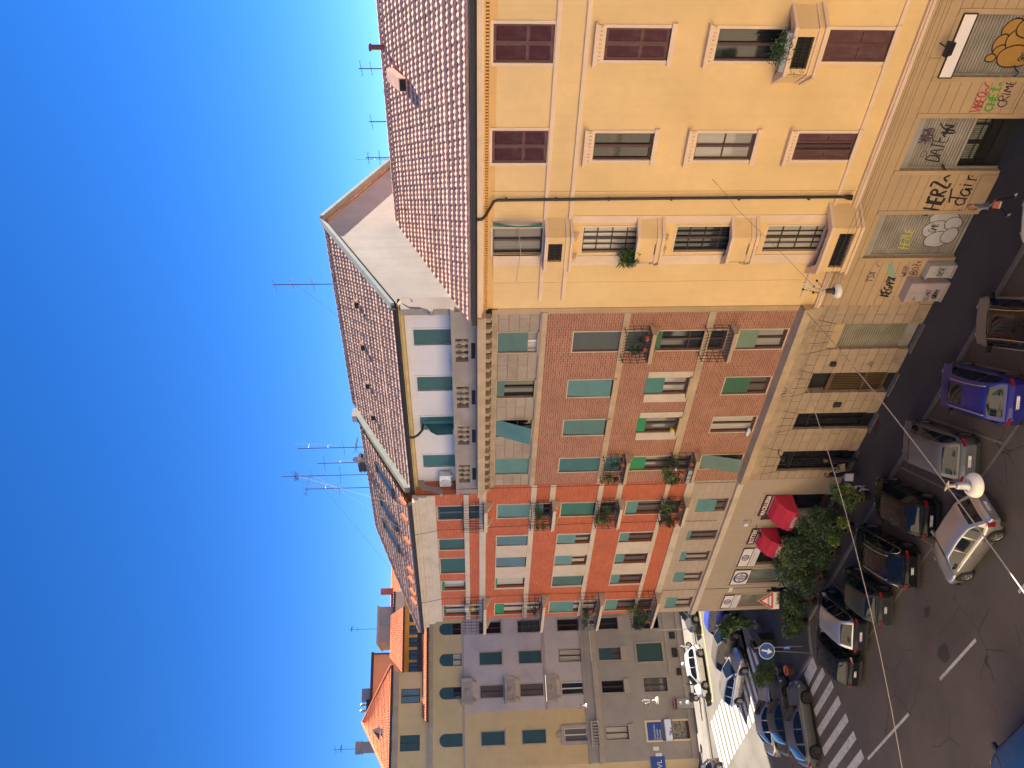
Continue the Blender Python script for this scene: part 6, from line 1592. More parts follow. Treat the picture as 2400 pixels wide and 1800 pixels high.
def antenna(pos, h, arms, label, lean=0., seed=0):
    rnd = random.Random(seed); r = empty('tv_antenna', pos, rnd.uniform(0,1), label, 'antenna', 'television antennas on the roofs')
    MB().tube([(0,0,-.8),(lean*.4,0,h*.5),(lean,0,h)], .022, 6).obj('mast', M['iron'], r)
    for (z, L, kind) in arms:
        m_ = MB(); x0 = lean*z/h
        if kind == 'yagi':
            m_.tube([(x0-.1,-L*.2,z),(x0,L*.8,z)], .012, 5)
            for k in range(9): y = -L*.15+L*.9*k/8; w = .30-.018*k; m_.tube([(x0-w,y,z),(x0+w,y,z)], .007, 4)
            m_.tube([(x0-.25,-L*.2,z-.2),(x0+.25,-L*.2,z+.2)], .007, 4).tube([(x0-.25,-L*.2,z+.2),(x0+.25,-L*.2,z-.2)], .007, 4)
        elif kind == 'vert':
            m_.tube([(x0,0,z),(x0,L*.3,z),(x0,L*.35,z+.12)], .012, 5).tube([(x0,L*.35,z-.6),(x0,L*.35,z+.9)], .009, 5)
            for k in range(5): m_.tube([(x0-.12,L*.35,z-.4+k*.28),(x0+.12,L*.35,z-.4+k*.28)], .006, 4)
        else:
            m_.tube([(x0-L*.5,0,z-.05),(x0+L*.5,0,z+.05)], .009, 5)
            for k in range(4): x = x0-L*.45+L*.9*k/3; m_.tube([(x,-.25,z),(x,.25,z)], .006, 4)
        m_.obj('aerial', M['steel'] if kind == 'vert' else M['iron'], r)
    return r
antenna((-23.9,6.7,25.7), 3.1, [(3.0,.7,'bar'),(2.15,.5,'bar'),(1.15,.7,'bar')], 'slender antenna mast standing alone on the brown tiled ridge', seed=1)
antenna((-36.6,5.0,25.1), 5.2, [(4.4,1.2,'yagi'),(3.4,1.0,'vert'),(2.6,1.2,'vert'),(1.8,1.0,'bar')], 'tall antenna mast with several vertical aerials on the corner house roof', seed=2)
antenna((-34.6,5.4,25.1), 4.0, [(3.4,1.3,'vert'),(2.3,.9,'vert'),(1.4,1.0,'bar'),(.7,1.2,'yagi')], 'crowded antenna mast beside the dark chimney on the corner house roof', seed=3)
antenna((-37.7,4.9,25.1), 4.0, [(3.9,2.2,'yagi'),(2.8,1.1,'vert'),(2.0,.8,'bar')], 'antenna mast with a long comb aerial, farthest left on the corner house ridge', seed=4)
antenna((-35.6,5.1,25.1), 3.0, [(2.6,.9,'bar'),(1.7,1.2,'vert')], 'short antenna mast next to the chimney of the corner house', seed=5)
antenna((-17.6,7.6,22.4), 1.3, [(1.2,.5,'bar'),(.9,.7,'vert'),(.7,.6,'bar')], 'short cluttered antenna peeping over the yellow house ridge beside the gable', seed=6)
antenna((-13.6,7.6,22.4), 1.2, [(1.1,.6,'bar'),(.7,.5,'bar')], 'small antenna behind the ridge of the yellow house near the red chimney', seed=7)
antenna((-15.9,7.6,22.4), 1.0, [(.9,.6,'bar')], 'thin low antenna halfway along the yellow house ridge', seed=8)
def farpos(s, off, z): p = fp(s, off); return (p[0], p[1], z)
antenna(farpos(6.9,-10,28.7), 3.0, [(2.8,.8,'yagi'),(2.2,.6,'bar')], 'antenna on the grey metal penthouse', seed=9)
antenna(farpos(-4.3,-8.1,30.2), 2.2, [(2.0,.9,'bar'),(1.5,.8,'yagi')], 'antenna on the pale chimney stack behind the orange hip roof', seed=10)
m_ = MB()
r = empty('satellite_dish', (-35.0,4.7,25.7), 0, 'grey satellite dish on the corner house roof below the antennas', 'satellite dish')
MB().lathe([(0,0),(.10,.02),(.2,.05),(.28,.10)], (0,0,0), 18, axis='y').obj('dish', M['grey_plastic'], r); MB().tube([(0,0,-.8),(0,0,.05),(0,-.3,-.15)], .02, 6).obj('arm', M['steel'], r)
def cable(name, pts, r_, m, label, cat='cable', sag=0., group=None):
    P = []
    for i in range(len(pts)-1):
        a, c = Vector(pts[i]), Vector(pts[i+1]); n = 14
        for k in range(n if i < len(pts)-2 else n+1):
            t = k/n; q = a.lerp(c, t); q.z -= sag*4*t*(1-t); P.append(q)
    o = MB().tube(P, r_, 6).obj(name, m); tag(o, label, cat, group); return o
M['cable'] = mat('pale_steel_cable', (.50,.42,.32), .5, .1, 3)
M['wire'] = mat('dark_wire', (.10,.08,.06), .6, .1, 3)
cable('span_cable', [(-20.35,-.12,5.38),(-17.6,-11.45,5.72),(-11.9,-26.,9.2)], .018, M['cable'], 'pale cable carrying the white lamp across the middle of the street', 'cable', .12)
cable('span_cable', [(-23.7,-.12,4.6),(-34.5,-26.1,5.2)], .016, M['cable'], 'pale cable crossing the road above the parked cars to the near side', 'cable', 1.2)
cable('span_cable', [(-47.,-.0,5.0),(-52.5,-26.1,7.2)], .012, M['wire'], 'thin dark wire over the cars standing at the corner', 'cable', .5)
cable('guy_wire', [(-14.31,-.03,10.54),(-15.2,-.5,9.6),(-18.75,-.8,5.6)], .007, M['wire'], 'thin beaded wire slanting down the yellow wall to the bracket lamp', 'wire', .05)
for k, (z0, dx) in enumerate(((5.62,0),(5.45,.05),(5.30,.1))):
    cable('power_wire', [(-18.9,-.95,z0-.25),(-6.0,-.95,z0-.28)], .006, M['wire'], ['topmost of three thin wires passing along the yellow balconies','middle of three thin wires passing along the yellow balconies','lowest of three thin wires passing along the yellow balconies'][k], 'wire', .06)
for k, (a, c) in enumerate((((-36.6,5.,29.4),(-32.6,-.4,22.7)),((-36.6,5.,28.4),(-35.0,-.45,22.5)),((-37.7,4.9,28.),(-41.9,-.45,22.5)),((-23.9,6.7,27.7),(-26.,6.6,25.8)))):
    cable('antenna_cable', [a, c], .006, mat('grey_cable',(.20,.19,.18),.6,.1,3) if k < 3 else M['wire'], ['cable from the tall antenna down to the eave by the party wall','cable from the tall antenna to the eave above the top balcony','cable from the left antenna to the eave near the street corner','fine stay wire of the lone antenna on the brown ridge'][k], 'cable', .05)
def lamp(pos, rz, label, scale=1., bracket=True, tint=None):
    r = empty('street_lamp', pos, rz, label, 'street lamp', 'bell-shaped lamps hung from cables')
    s = scale
    MB().lathe([(.0,-.30*s),(.17*s,-.31*s),(.26*s,-.34*s),(.31*s,-.42*s),(.325*s,-.52*s),(.31*s,-.55*s),(.20*s,-.57*s),(0,-.58*s)], (0,0,0), 22).obj('shade', mat('lamp_shade_cream',(.80,.74,.60),.35,.04,3), r)
    MB().lathe([(0,.02*s),(.08*s,.02*s),(.10*s,-.05*s),(.11*s,-.26*s),(.17*s,-.31*s)], (0,0,0), 16).obj('neck', M['grey_plastic'] if tint is None else tint, r)
    m_ = MB().box(-.03*s,.03*s,-.03*s,.03*s,.02*s,.26*s).box(-.10*s,.10*s,-.02*s,.02*s,.22*s,.27*s).tube([(-.16*s,0,.25*s),(.16*s,0,.25*s)], .018*s, 6)
    m_.obj('hanger', M['cable'], r)
    if bracket:
        for k, (x, y, z) in enumerate(((-.32,.3,.35),(-.18,.35,.55),(0,.3,.42),(.16,.4,.62),(.30,.3,.38),(.05,.45,.8),(-.3,.5,.72))):
            m2 = MB().tube([(x*s,y*s,z*s),(x*.5*s,y*.2*s,.2*s)], .012*s, 5).lathe([(0,z*s-.05*s),(.045*s,z*s-.03*s),(.05*s,z*s+.03*s),(0,z*s+.05*s)], (x*s,y*s,0), 8); m2.obj('insulator', M['white_plastic'] if k % 2 else M['iron'], r)
    return r
lamp((-17.6,-11.45,5.45), .2, 'white bell lamp hanging from the cable over the middle of the street', 1.12, bracket=False, tint=M['steel'])
lamp((-18.65,-1.0,5.32), 0, 'white bell lamp with a dark neck and tangled insulators in front of the yellow house', .95, tint=M['gutter'])
lamp(farpos(-1.95,1.0,3.72), R(71.4), 'cream lamp with insulators in front of the grey ground-floor window across the side street', .95)
lamp(farpos(-2.1,.7,9.75), R(71.4), 'small white lamp on the frieze of the pale corner house', .6)
# ------------------------------------------------------------------ shop signs and awnings
def flat_sign(name, x0, x1, z0, z1, y, m, label, cat='sign', group=None, frame=None):
    r = empty(name, ((x0+x1)/2, y, z0), 0, label, cat, group)
    w, h = abs(x1-x0), z1-z0
    MB().box(-w/2, w/2, -.04, .0, 0, h).obj('panel', m, r)
    if frame: MB().ring(-w/2, w/2, 0, h, .035, -.055, .0).obj('frame', frame, r)
    return r, w, h
maroon = mat('dark_maroon_fascia', (.055,.018,.020), .5, .1, 2)
ivory = mat('ivory_letters', (.72,.62,.52), .5, .03, 3)
r, w, h = flat_sign('shop_sign', -34.72, -32.9, 3.34, 3.76, -.07, maroon, 'maroon sign reading MACELLERIA over the larger red awning', group='maroon shop signs over the awnings')
MB().text('MACELLERIA', .33, (-w/2+.08,-.043,.10), m=0, sx=.92, bold=.008).obj('lettering', ivory, r)
r, w, h = flat_sign('shop_sign', -37.42, -35.93, 3.32, 3.74, -.07, maroon, 'maroon sign reading BOTTINI over the smaller red awning', group='maroon shop signs over the awnings')
MB().text('BOTTINI', .36, (-w/2+.12,-.043,.09), m=0, sx=.95, bold=.008).obj('lettering', ivory, r)
red = mat('red_canvas', (.50,.018,.045), .85, .12, 2)
def awning(x0, x1, z1, z0, dep, label):
    r = empty('shop_awning', ((x0+x1)/2, -.06, z1), 0, label, 'awning', 'red awnings over the shop doors')
    w = abs(x1-x0)/2; H = z1-z0
    m_ = MB(); n = 7; prof = [(-.02,0),(-dep*.42,-H*.12),(-dep*.78,-H*.42),(-dep*.97,-H*.80)]
    for (ya, za), (yb, zb) in zip(prof[:-1], prof[1:]):
        m_.quad((-w,yb,zb),(w,yb,zb),(w,ya,za),(-w,ya,za), 0, False)
    for s in (-1, 1):
        for (ya, za), (yb, zb) in zip(prof[:-1], prof[1:]):
            m_.tri((s*w,-.02,-H*.80), (s*w,yb,zb), (s*w,ya,za)) if s > 0 else m_.tri((s*w,-.02,-H*.80), (s*w,ya,za), (s*w,yb,zb))
    m_.obj('canopy', red, r)
    v = MB(); yv = -dep*.97
    n = 12
    for i in range(n):
        xa, xb = -w+2*w*i/n, -w+2*w*(i+1)/n
        v.quad((xa,yv-.01,-H*1.02),(xb,yv-.01,-H*1.02),(xb,yv,-H*.80),(xa,yv,-H*.80)); v.tri((xa,yv-.01,-H*1.02),((xa+xb)/2,yv-.012,-H*1.07),(xb,yv-.01,-H*1.02))
    for s in (-1, 1): v.quad((s*w,yv,-H*.80),(s*w,-.02,-H*.80),(s*w,-.02,-H*1.0),(s*w,yv,-H*1.0))
    v.obj('valance', red, r)
    MB().text('BOTTINI', .25, (0,yv-.02,-H*1.0), m=0, align='CENTER', bold=.006).obj('lettering', mat('white_letters',(.78,.74,.70),.5,0), r)
    MB().tube([(-w,-.05,-.02),(w,-.05,-.02)], .03, 6).tube([(-w,yv,-H*.8),(w,yv,-H*.8)], .018, 6).obj('frame_rod', M['steel'], r)
awning(-34.5,-32.92,3.32,2.34,1.25,'larger red awning lettered BOTTINI in front of the butcher door')
awning(-37.25,-35.9,3.30,2.36,1.15,'smaller red awning lettered BOTTINI beside the logo shop')
M['logo_blue'] = mat('dark_blue_logo', (.018,.018,.11), .5, 0); M['sign_white'] = mat('off_white_sign', (.66,.60,.56), .5, .04, 2); M['sign_grey'] = mat('grey_lettering', (.18,.16,.20), .6, 0)
def logo(x, z, rx, rz, y, par):
    m_ = MB(); n = 26
    P = [(x+rx*math.cos(a), z+rz*math.sin(a)) for a in [2*PI*i/n for i in range(n+1)]]; m_.stroke(P, rx*.22, y, 0)
    for k in (-.16, .16): m_.stroke([(x+k*rx, z-rz*.85),(x+k*rx, z+rz*.85)], rx*.16, y-.001, 0)
    for s in (-1, 1): m_.stroke([(x+s*rx*.9, z-rz*.1),(x+s*rx*.45, z+rz*.25),(x+s*rx*.45, z-rz*.55)], rx*.14, y-.001, 0)
    return m_.obj('emblem', M['logo_blue'], par)
gl = 'white signs with a round blue emblem'
for (x0, x1, z0, z1, ztop, lab) in ((-39.68,-37.87,2.72,3.14,3.72,'white two-part sign with a small round blue emblem beside the smaller red awning'),(-44.42,-42.94,2.70,3.12,3.70,'white two-part sign with a small round blue emblem nearest the street corner')):
    r, w, h = flat_sign('shop_sign', x0, x1, z1+.03, ztop, -.065, M['sign_white'], lab, group=gl, frame=M['darkwood'])
    logo(0, h*.5, .27, .19, -.045, r)
    MB().box(-w/2,w/2,-.04,0,-(z1-z0)-.03,-.035).obj('lower_panel', M['sign_white'], r)
    MB().text('CENTRO TELECOMUNICAZIONI', .115, (-w/2+.07,-.043,-.20), sx=.82).text('ASSISTENZA  RIPARAZIONI', .075, (-w/2+.07,-.043,-.35), sx=.9).obj('lettering', M['sign_grey'], r)
r, w, h = flat_sign('shop_sign', -41.68, -40.12, 2.75, 3.72, -.065, M['sign_white'], 'square white sign filled by a large round blue emblem above the greenish shutter', group=gl, frame=M['darkwood'])
logo(0, h*.5, .52, .38, -.045, r)
r, w, h = flat_sign('street_name_plate', -42.55, -42.05, 3.42, 3.62, -.05, M['sign_white'], 'small pale street name plate on the wall of the corner house', 'sign')
MB().text('VIA', .09, (-.2,-.043,.06)).obj('lettering', M['logo_blue'], r)
r, w, h = flat_sign('blank_shop_sign', -10.55, -8.56, 3.36, 3.76, -.07, M['screen_white'], 'long blank white shop sign under the black floodlight on the yellow house', 'sign', frame=M['darkwood'])
r = empty('floodlight', (-9.46,-.45,4.05), 0, 'black floodlight on an arm above the blank white shop sign', 'floodlight')
MB().prism([(-.20,-.10,-.12),(.20,-.10,-.12),(.24,-.18,.10),(-.24,-.18,.10)], (0,.14,.06)).obj('housing', M['black_plastic'], r); MB().tube([(0,.42,.12),(0,.1,.08),(0,0,0)], .02, 6).obj('arm', M['iron'], r)
# small lamps on gooseneck arms by the shops
for (x, z, lab) in ((-29.25,4.05,'small black gooseneck lamp over the dark shop door of the brown brick house'),(-35.65,3.55,'small black gooseneck lamp between the two red awnings')):
    r = empty('gooseneck_lamp', (x,-.06,z), 0, lab, 'wall lamp', 'gooseneck lamps by the shop doors')
    MB().tube([(0,0,0),(0,-.25,.12),(0,-.5,.05)], .016, 6).obj('arm', M['iron'], r); MB().prism([(-.09,-.46,-.03),(.09,-.46,-.03),(.11,-.72,-.06),(-.11,-.72,-.06)], (0,0,.09)).obj('head', M['black_plastic'], r)
r = empty('security_camera', (-35.3,-.05,4.2), 0, 'white box and bracket on the stucco wall between the shop signs', 'camera')
MB().box(-.12,.12,-.22,0,0,.2).obj('casing', M['white_plastic'], r); MB().tube([(.25,-.05,-.15),(.25,-.3,-.1)], .02, 6).obj('bracket', M['steel'], r)
# ------------------------------------------------------------------ road signs
def pole(root, h, x=0, y=0, r_=.03): MB().tube([(x,y,0),(x,y,h)], r_, 8).obj('pole', M['steel'], root)
r = empty('give_way_sign', (-40.15,-2.12,0), 0, 'red and white triangular warning sign with a white panel below, above the shrubs', 'road sign')
pole(r, 3.0, 0, .05)
face = R(40)
def facing(pts, y=0.): c, s = math.cos(face), math.sin(face); return [(p[0]*c - y*(-s)*-1, p[0]*s + y*c, p[1]) for p in pts]
def tri(sz, z): return [(-sz*.5, z), (sz*.5, z), (0, z+sz*.87)]
def inset_tri(sz, z, k): cx, cz = 0, z+sz*.29; return [(cx+(p[0]-cx)*k, cz+(p[1]-cz)*k) for p in tri(sz, z)]
sw = mat('sign_face_white', (.74,.68,.60), .5, .03, 2); sr = mat('sign_face_red', (.55,.015,.025), .4, .05, 2)
c40, s40 = math.cos(face), math.sin(face)
def ff(p, d): return (p[0]*c40 + d*s40, p[0]*s40 - d*c40, p[1])
m_ = MB(); m_.prism([ff(p, 0.) for p in tri(1.02, 2.05)], (s40*.012, -c40*.012, 0), 0); m_.poly([ff(p, .016) for p in inset_tri(1.02, 2.05, .94)], 1); m_.poly([ff(p, .019) for p in inset_tri(1.02, 2.05, .62)], 0)
q = [(-.26,2.28),(.26,2.28),(.26,2.32),(-.26,2.32)]; m_.poly([ff(p, .022) for p in q], 2); m_.poly([ff(p, .022) for p in [(-.2,2.325),(.2,2.325),(.16,2.40),(-.16,2.40)]], 3)
m_.obj('triangle', [sw, sr, M['ink_black'], mat('sign_face_grey',(.45,.42,.36),.5,0)], r)
m_ = MB(); m_.prism([ff(p, 0.) for p in [(-.50,1.70),(.50,1.70),(.50,2.03),(-.50,2.03)]], (s40*.012, -c40*.012, 0), 0)
m_.text('50 m', .22, ff((-.30,1.78), .0), ux=(c40,s40,0), uz=(0,0,1), m=1, ext=.016); m_.obj('panel', [sw, M['sign_grey']], r)
r = empty('arrow_sign', (-42.35,-4.28,0), 0, 'round blue sign with a white arrow on a leaning steel pole at the corner', 'road sign')
face = R(48); c40, s40 = math.cos(face), math.sin(face)
MB().tube([(0,0,0),(.30,0,1.6),(.52,-.02,3.05)], .028, 8).obj('pole', M['steel'], r)
cx, cz = .50, 2.62; m_ = MB()
P = [(cx*c40+.46*math.cos(a), cz+.46*math.sin(a)) for a in [2*PI*i/28 for i in range(28)]]
bx, by = cx-cx*c40*c40, -.04-cx*c40*s40
def fo(p, d): return (p[0]*c40+d*s40+bx, p[0]*s40-d*c40+by, p[1])
m_.prism([fo(p, 0) for p in P], (s40*.012,-c40*.012,0), 0); m_.poly([fo(((p[0]-cx*c40)*.93+cx*c40, (p[1]-cz)*.93+cz), .016) for p in P], 1)
A = [(-.05,.30),(.05,.30),(.05,-.05),(.17,-.05),(0,-.33),(-.17,-.05),(-.05,-.05)]
ca, sa = math.cos(R(-12)), math.sin(R(-12)); m_.poly([fo((cx*c40+x*ca-z*sa, cz+x*sa+z*ca), .019) for x, z in A][::-1], 0)
m_.obj('disc', [sw, mat('sign_face_blue',(.008,.085,.36),.4,.05,2)], r)
r = empty('pedestrian_sign', (-42.9,-3.6,0), 0, 'small blue pictogram sign low on a steel post behind the arrow sign', 'road sign')
pole(r, 2.9); m_ = MB().box(-.02-.2,.2,-.05,-.035,.72,1.1).obj('plate', mat('sign_face_blue',(.008,.085,.36),.4,.05,2), r)
MB().stroke([(-.12,.78),(-.02,.9),(0,1.0)], .04, -.053, 0).stroke([(.1,.78),(0,.92),(.08,.96)], .04, -.053, 0).lathe([(0,-.054),(.04,-.054)], (.0,0,1.05), 10, axis='y').obj('pictogram', sw, r)
m_ = MB(); T = [(-.42,2.05),(.42,2.05),(0,2.80)]; m_.prism([(p[0],.045,p[1]) for p in T], (0,.012,0)); m_.obj('triangle_back', M['steel'], r)
# ------------------------------------------------------------------ street furniture
def cabinet(pos, w, d, h, label, m, txt, slope=False, ghost=None):
    r = empty('utility_cabinet', pos, 0, label, 'utility cabinet', 'utility cabinets against the yellow house')
    MB().box(-w/2-.03,w/2+.03,-d/2-.03,d/2,0,.10).obj('plinth', M['concrete'], r)
    MB().box(-w/2,w/2,-d/2,d/2,.10,h-.06).box(-w/2-.035,w/2+.035,-d/2-.045,d/2,h-.06,h).obj('casing', m, r)
    MB().box(-w/2+.04,-.01,-d/2-.012,-d/2,.16,h-.12).box(.01,w/2-.04,-d/2-.012,-d/2,.16,h-.12).obj('door', m, r)
    m_ = MB()
    for (t, x, z, hh, wd, sd) in txt: spray(m_, t, x, z, hh, wd, -d/2-.016, 0, .12, .05, .65, .12, sd)
    m_.obj('graffiti', M['ink_black'], r)
    return r
cabinet((-19.2,-.27,0), .92, .42, 1.62, 'larger pinkish-grey utility cabinet covered in black tags at the party wall', mat('pinkish_cabinet',(.40,.32,.30),.7,.12,2,stain=(.25,.2,.19),stain_amt=.4), [('ELLABT', -.42,.62,.2,.022,51),('GRAY', -.3,.28,.22,.045,52),('xWkN.', -.42,1.15,.13,.012,53)])
cabinet((-18.25,-.22,0), .58, .32, 1.12, 'smaller pale grey utility cabinet with a black scrawl by the roll shutter', mat('pale_cabinet',(.42,.39,.36),.7,.12,2,stain=(.28,.25,.22),stain_amt=.4), [('TRSE', -.24,.42,.24,.03,54)])
r = empty('vending_box', farpos(-2.25,.36,0), R(71.4), 'grey street box with a maroon top and a yellow emblem across the side street', 'vending machine')
MB().box(-.38,.38,-.34,.3,0,1.5).obj('casing', M['grey_plastic'], r); MB().box(-.40,.40,-.36,.3,1.5,1.68).obj('top', mat('maroon_panel',(.055,.012,.022),.5,.1,2), r)
m_ = MB().lathe([(0,-.345),(.16,-.345),(.16,-.34)], (.0,0,1.18), 6, axis='y'); m_.obj('emblem', mat('emblem_yellow',(.60,.50,.14),.5,.1,6), r)
r = empty('blue_shop_sign', farpos(-4.33,.02,3.0), R(71.4), 'blue sign with white lettering above the folded grey awning across the side street', 'sign')
MB().box(-.71,.71,-.03,.02,0,1.24).obj('panel', M['blue_sign'], r); MB().text('Commercio', .24, (-.65,-.034,.56)).text('Prodotti', .24, (-.65,-.034,.32)).text('Assistiti', .24, (-.65,-.034,.08)).obj('lettering', sw, r)
r = empty('blue_shop_sign', farpos(-7.2,.02,3.0), R(71.4), 'second blue sign partly cut by the picture edge across the side street', 'sign')
MB().box(-.9,.9,-.03,.02,0,1.24).obj('panel', M['blue_sign'], r); MB().text('TAVL', .6, (-.8,-.034,.3)).obj('lettering', sw, r)
def bin_(pos, label, sx=1.):
    r = empty('wheelie_bin', pos, .3, label, 'bin', 'dark bins on the corner pavement')
    MB().prism([(-.26*sx,-.3,.12),(.26*sx,-.3,.12),(.26*sx,.3,.12),(-.26*sx,.3,.12)], (0,0,.82)).obj('body', M['black_plastic'], r); MB().prism([(-.29*sx,-.33,.94),(.29*sx,-.33,.94),(.29*sx,.36,1.02),(-.29*sx,.36,1.02)], (0,0,.06)).obj('lid', M['black_plastic'], r)
    for s in (-1, 1): MB().lathe([(.10,-.03),(.10,.03)], (s*.24*sx,.28,.1), 10, axis='x').obj('wheel', M['rubber'], r)
bin_((-46.7,-1.2,0), 'larger dark wheeled bin on the corner pavement near the arrow sign', 1.3); bin_((-47.9,-1.0,0), 'smaller dark bin beside the larger one on the corner pavement', .8)
def scooter(pos, rz, label, colm):
    r = empty('scooter', pos, rz, label, 'scooter', 'scooters parked on the far pavement')
    for x in (.62, -.62):
        w = MB().lathe([(.17,-.05),(.27,-.06),(.29,0),(.27,.06),(.17,.05)], (x,0,.29), 20, axis='y').obj('wheel', M['rubber'], r)
        MB().lathe([(0,-.055),(.17,-.055)], (x,0,.29), 14, axis='y').lathe([(.17,.055),(0,.055)], (x,0,.29), 14, axis='y').obj('rim', M['rim'], w)
    MB().prism([(-.95,-.14,.55),(-.2,-.16,.45),(-.15,-.16,.75),(-.9,-.12,.80)], (0,.3,0)).prism([(-.2,-.14,.28),(.35,-.14,.28),(.35,-.14,.36),(-.2,-.14,.40)], (0,.28,0)).obj('body', colm, r)
    MB().prism([(.35,-.17,.30),(.52,-.12,.95),(.60,-.12,.95),(.50,-.17,.30)], (0,.3,0)).obj('leg_shield', colm, r)
    MB().tube([(.62,0,.29),(.48,0,1.02)], .035, 8).tube([(.46,-.33,1.05),(.5,0,1.03),(.46,.33,1.05)], .018, 6).obj('handlebar', M['iron'], r)
    MB().prism([(-.85,-.13,.80),(-.1,-.13,.78),(-.15,-.13,.86),(-.85,-.13,.90)], (0,.26,0)).obj('seat', M['black_plastic'], r)
    MB().lathe([(0,.92),(.16,.92),(.17,1.08),(.12,1.16),(0,1.17)], (-.95,0,0), 14).obj('top_box', M['white_plastic'], r)
    for s in (-1, 1): MB().lathe([(0,-.01),(.07,-.01),(.07,.01)], (.45,s*.36,1.22), 10, axis='x').tube([(.46,s*.3,1.05),(.45,s*.36,1.16)], .008, 4).obj('mirror', M['grey_plastic'], r)
scooter(farpos(1.7,2.7,0), R(75), 'white scooter parked beside the steel post on the far pavement', M['white_plastic'])
scooter(farpos(-1.4,2.75,0), R(62), 'dark scooter with a white top box behind the white hatchback', M['black_plastic'])
r = empty('steel_post', farpos(3.6,3.2,0), 0, 'plain steel post on the far pavement beside the white scooter', 'post'); pole(r, 3.0)
# satellite boxes / small yellow item on a window ledge
r = empty('watering_can', (-27.62,-.10,9.6), 0, 'small yellow watering can on a window ledge of the brown brick house', 'watering can')
MB().lathe([(0,0),(.09,0),(.10,.05),(.08,.20),(0,.21)], (0,0,0), 12).obj('body', mat('yellow_plastic',(.70,.45,.01),.4,.05,3), r); MB().tube([(.08,0,.05),(.2,0,.2)], .015, 6).obj('spout', mat('yellow_plastic',(.70,.45,.01),.4,.05,3), r)
r = empty('folded_cloth', (-27.85,-.10,5.86), 0, 'white bundle of cloth on the sill of the curtained window over the dark shop', 'cloth')
MB().lathe([(0,-.28),(.07,-.25),(.10,-.05),(.08,.1),(.09,.22),(0,.28)], (0,0,.09), 10, axis='x').obj('bundle', M['white_plastic'], r)
# ================================================================== PEOPLE AND THE DOG
def skin_mesh(name, V, E, mats_of, mats, root_i=0, sub=2):
    """V: list of (co, radius, material index); E: edges -> one continuous smoothed mesh"""
    me = bpy.data.meshes.new(name); me.from_pydata([v[0] for v in V], E, [])
    o = bpy.data.objects.new(name, me); COL.objects.link(o)
    md = o.modifiers.new('s', 'SKIN'); md.use_smooth_shade = True; md.branch_smoothing = .6
    sv = me.skin_vertices[0].data
    for i, v in enumerate(V):
        r = v[1] if isinstance(v[1], tuple) else (v[1], v[1]); sv[i].radius = r; sv[i].use_root = (i == root_i)
    sb = o.modifiers.new('d', 'SUBSURF'); sb.levels = sub; sb.render_levels = sub
    dg = bpy.context.evaluated_depsgraph_get(); dg.update()
    out = bpy.data.meshes.new_from_object(o.evaluated_get(dg))
    bpy.data.objects.remove(o); bpy.data.meshes.remove(me)
    for m in mats: out.materials.append(m)
    P = [Vector(v[0]) for v in V]
    for p in out.polygons:
        c = p.center; best = (1e9, 0)
        for a, b in E:
            A, B_ = P[a], P[b]; d = B_-A; t = max(0, min(1, (c-A).dot(d)/max(d.length_squared, 1e-9)))
            q = (A+d*t-c).length - (V[a][1] if not isinstance(V[a][1], tuple) else V[a][1][0])*.5
            if q < best[0]: best = (q, mats_of(a, b, t))
        p.material_index = best[1]; p.use_smooth = True
    return out
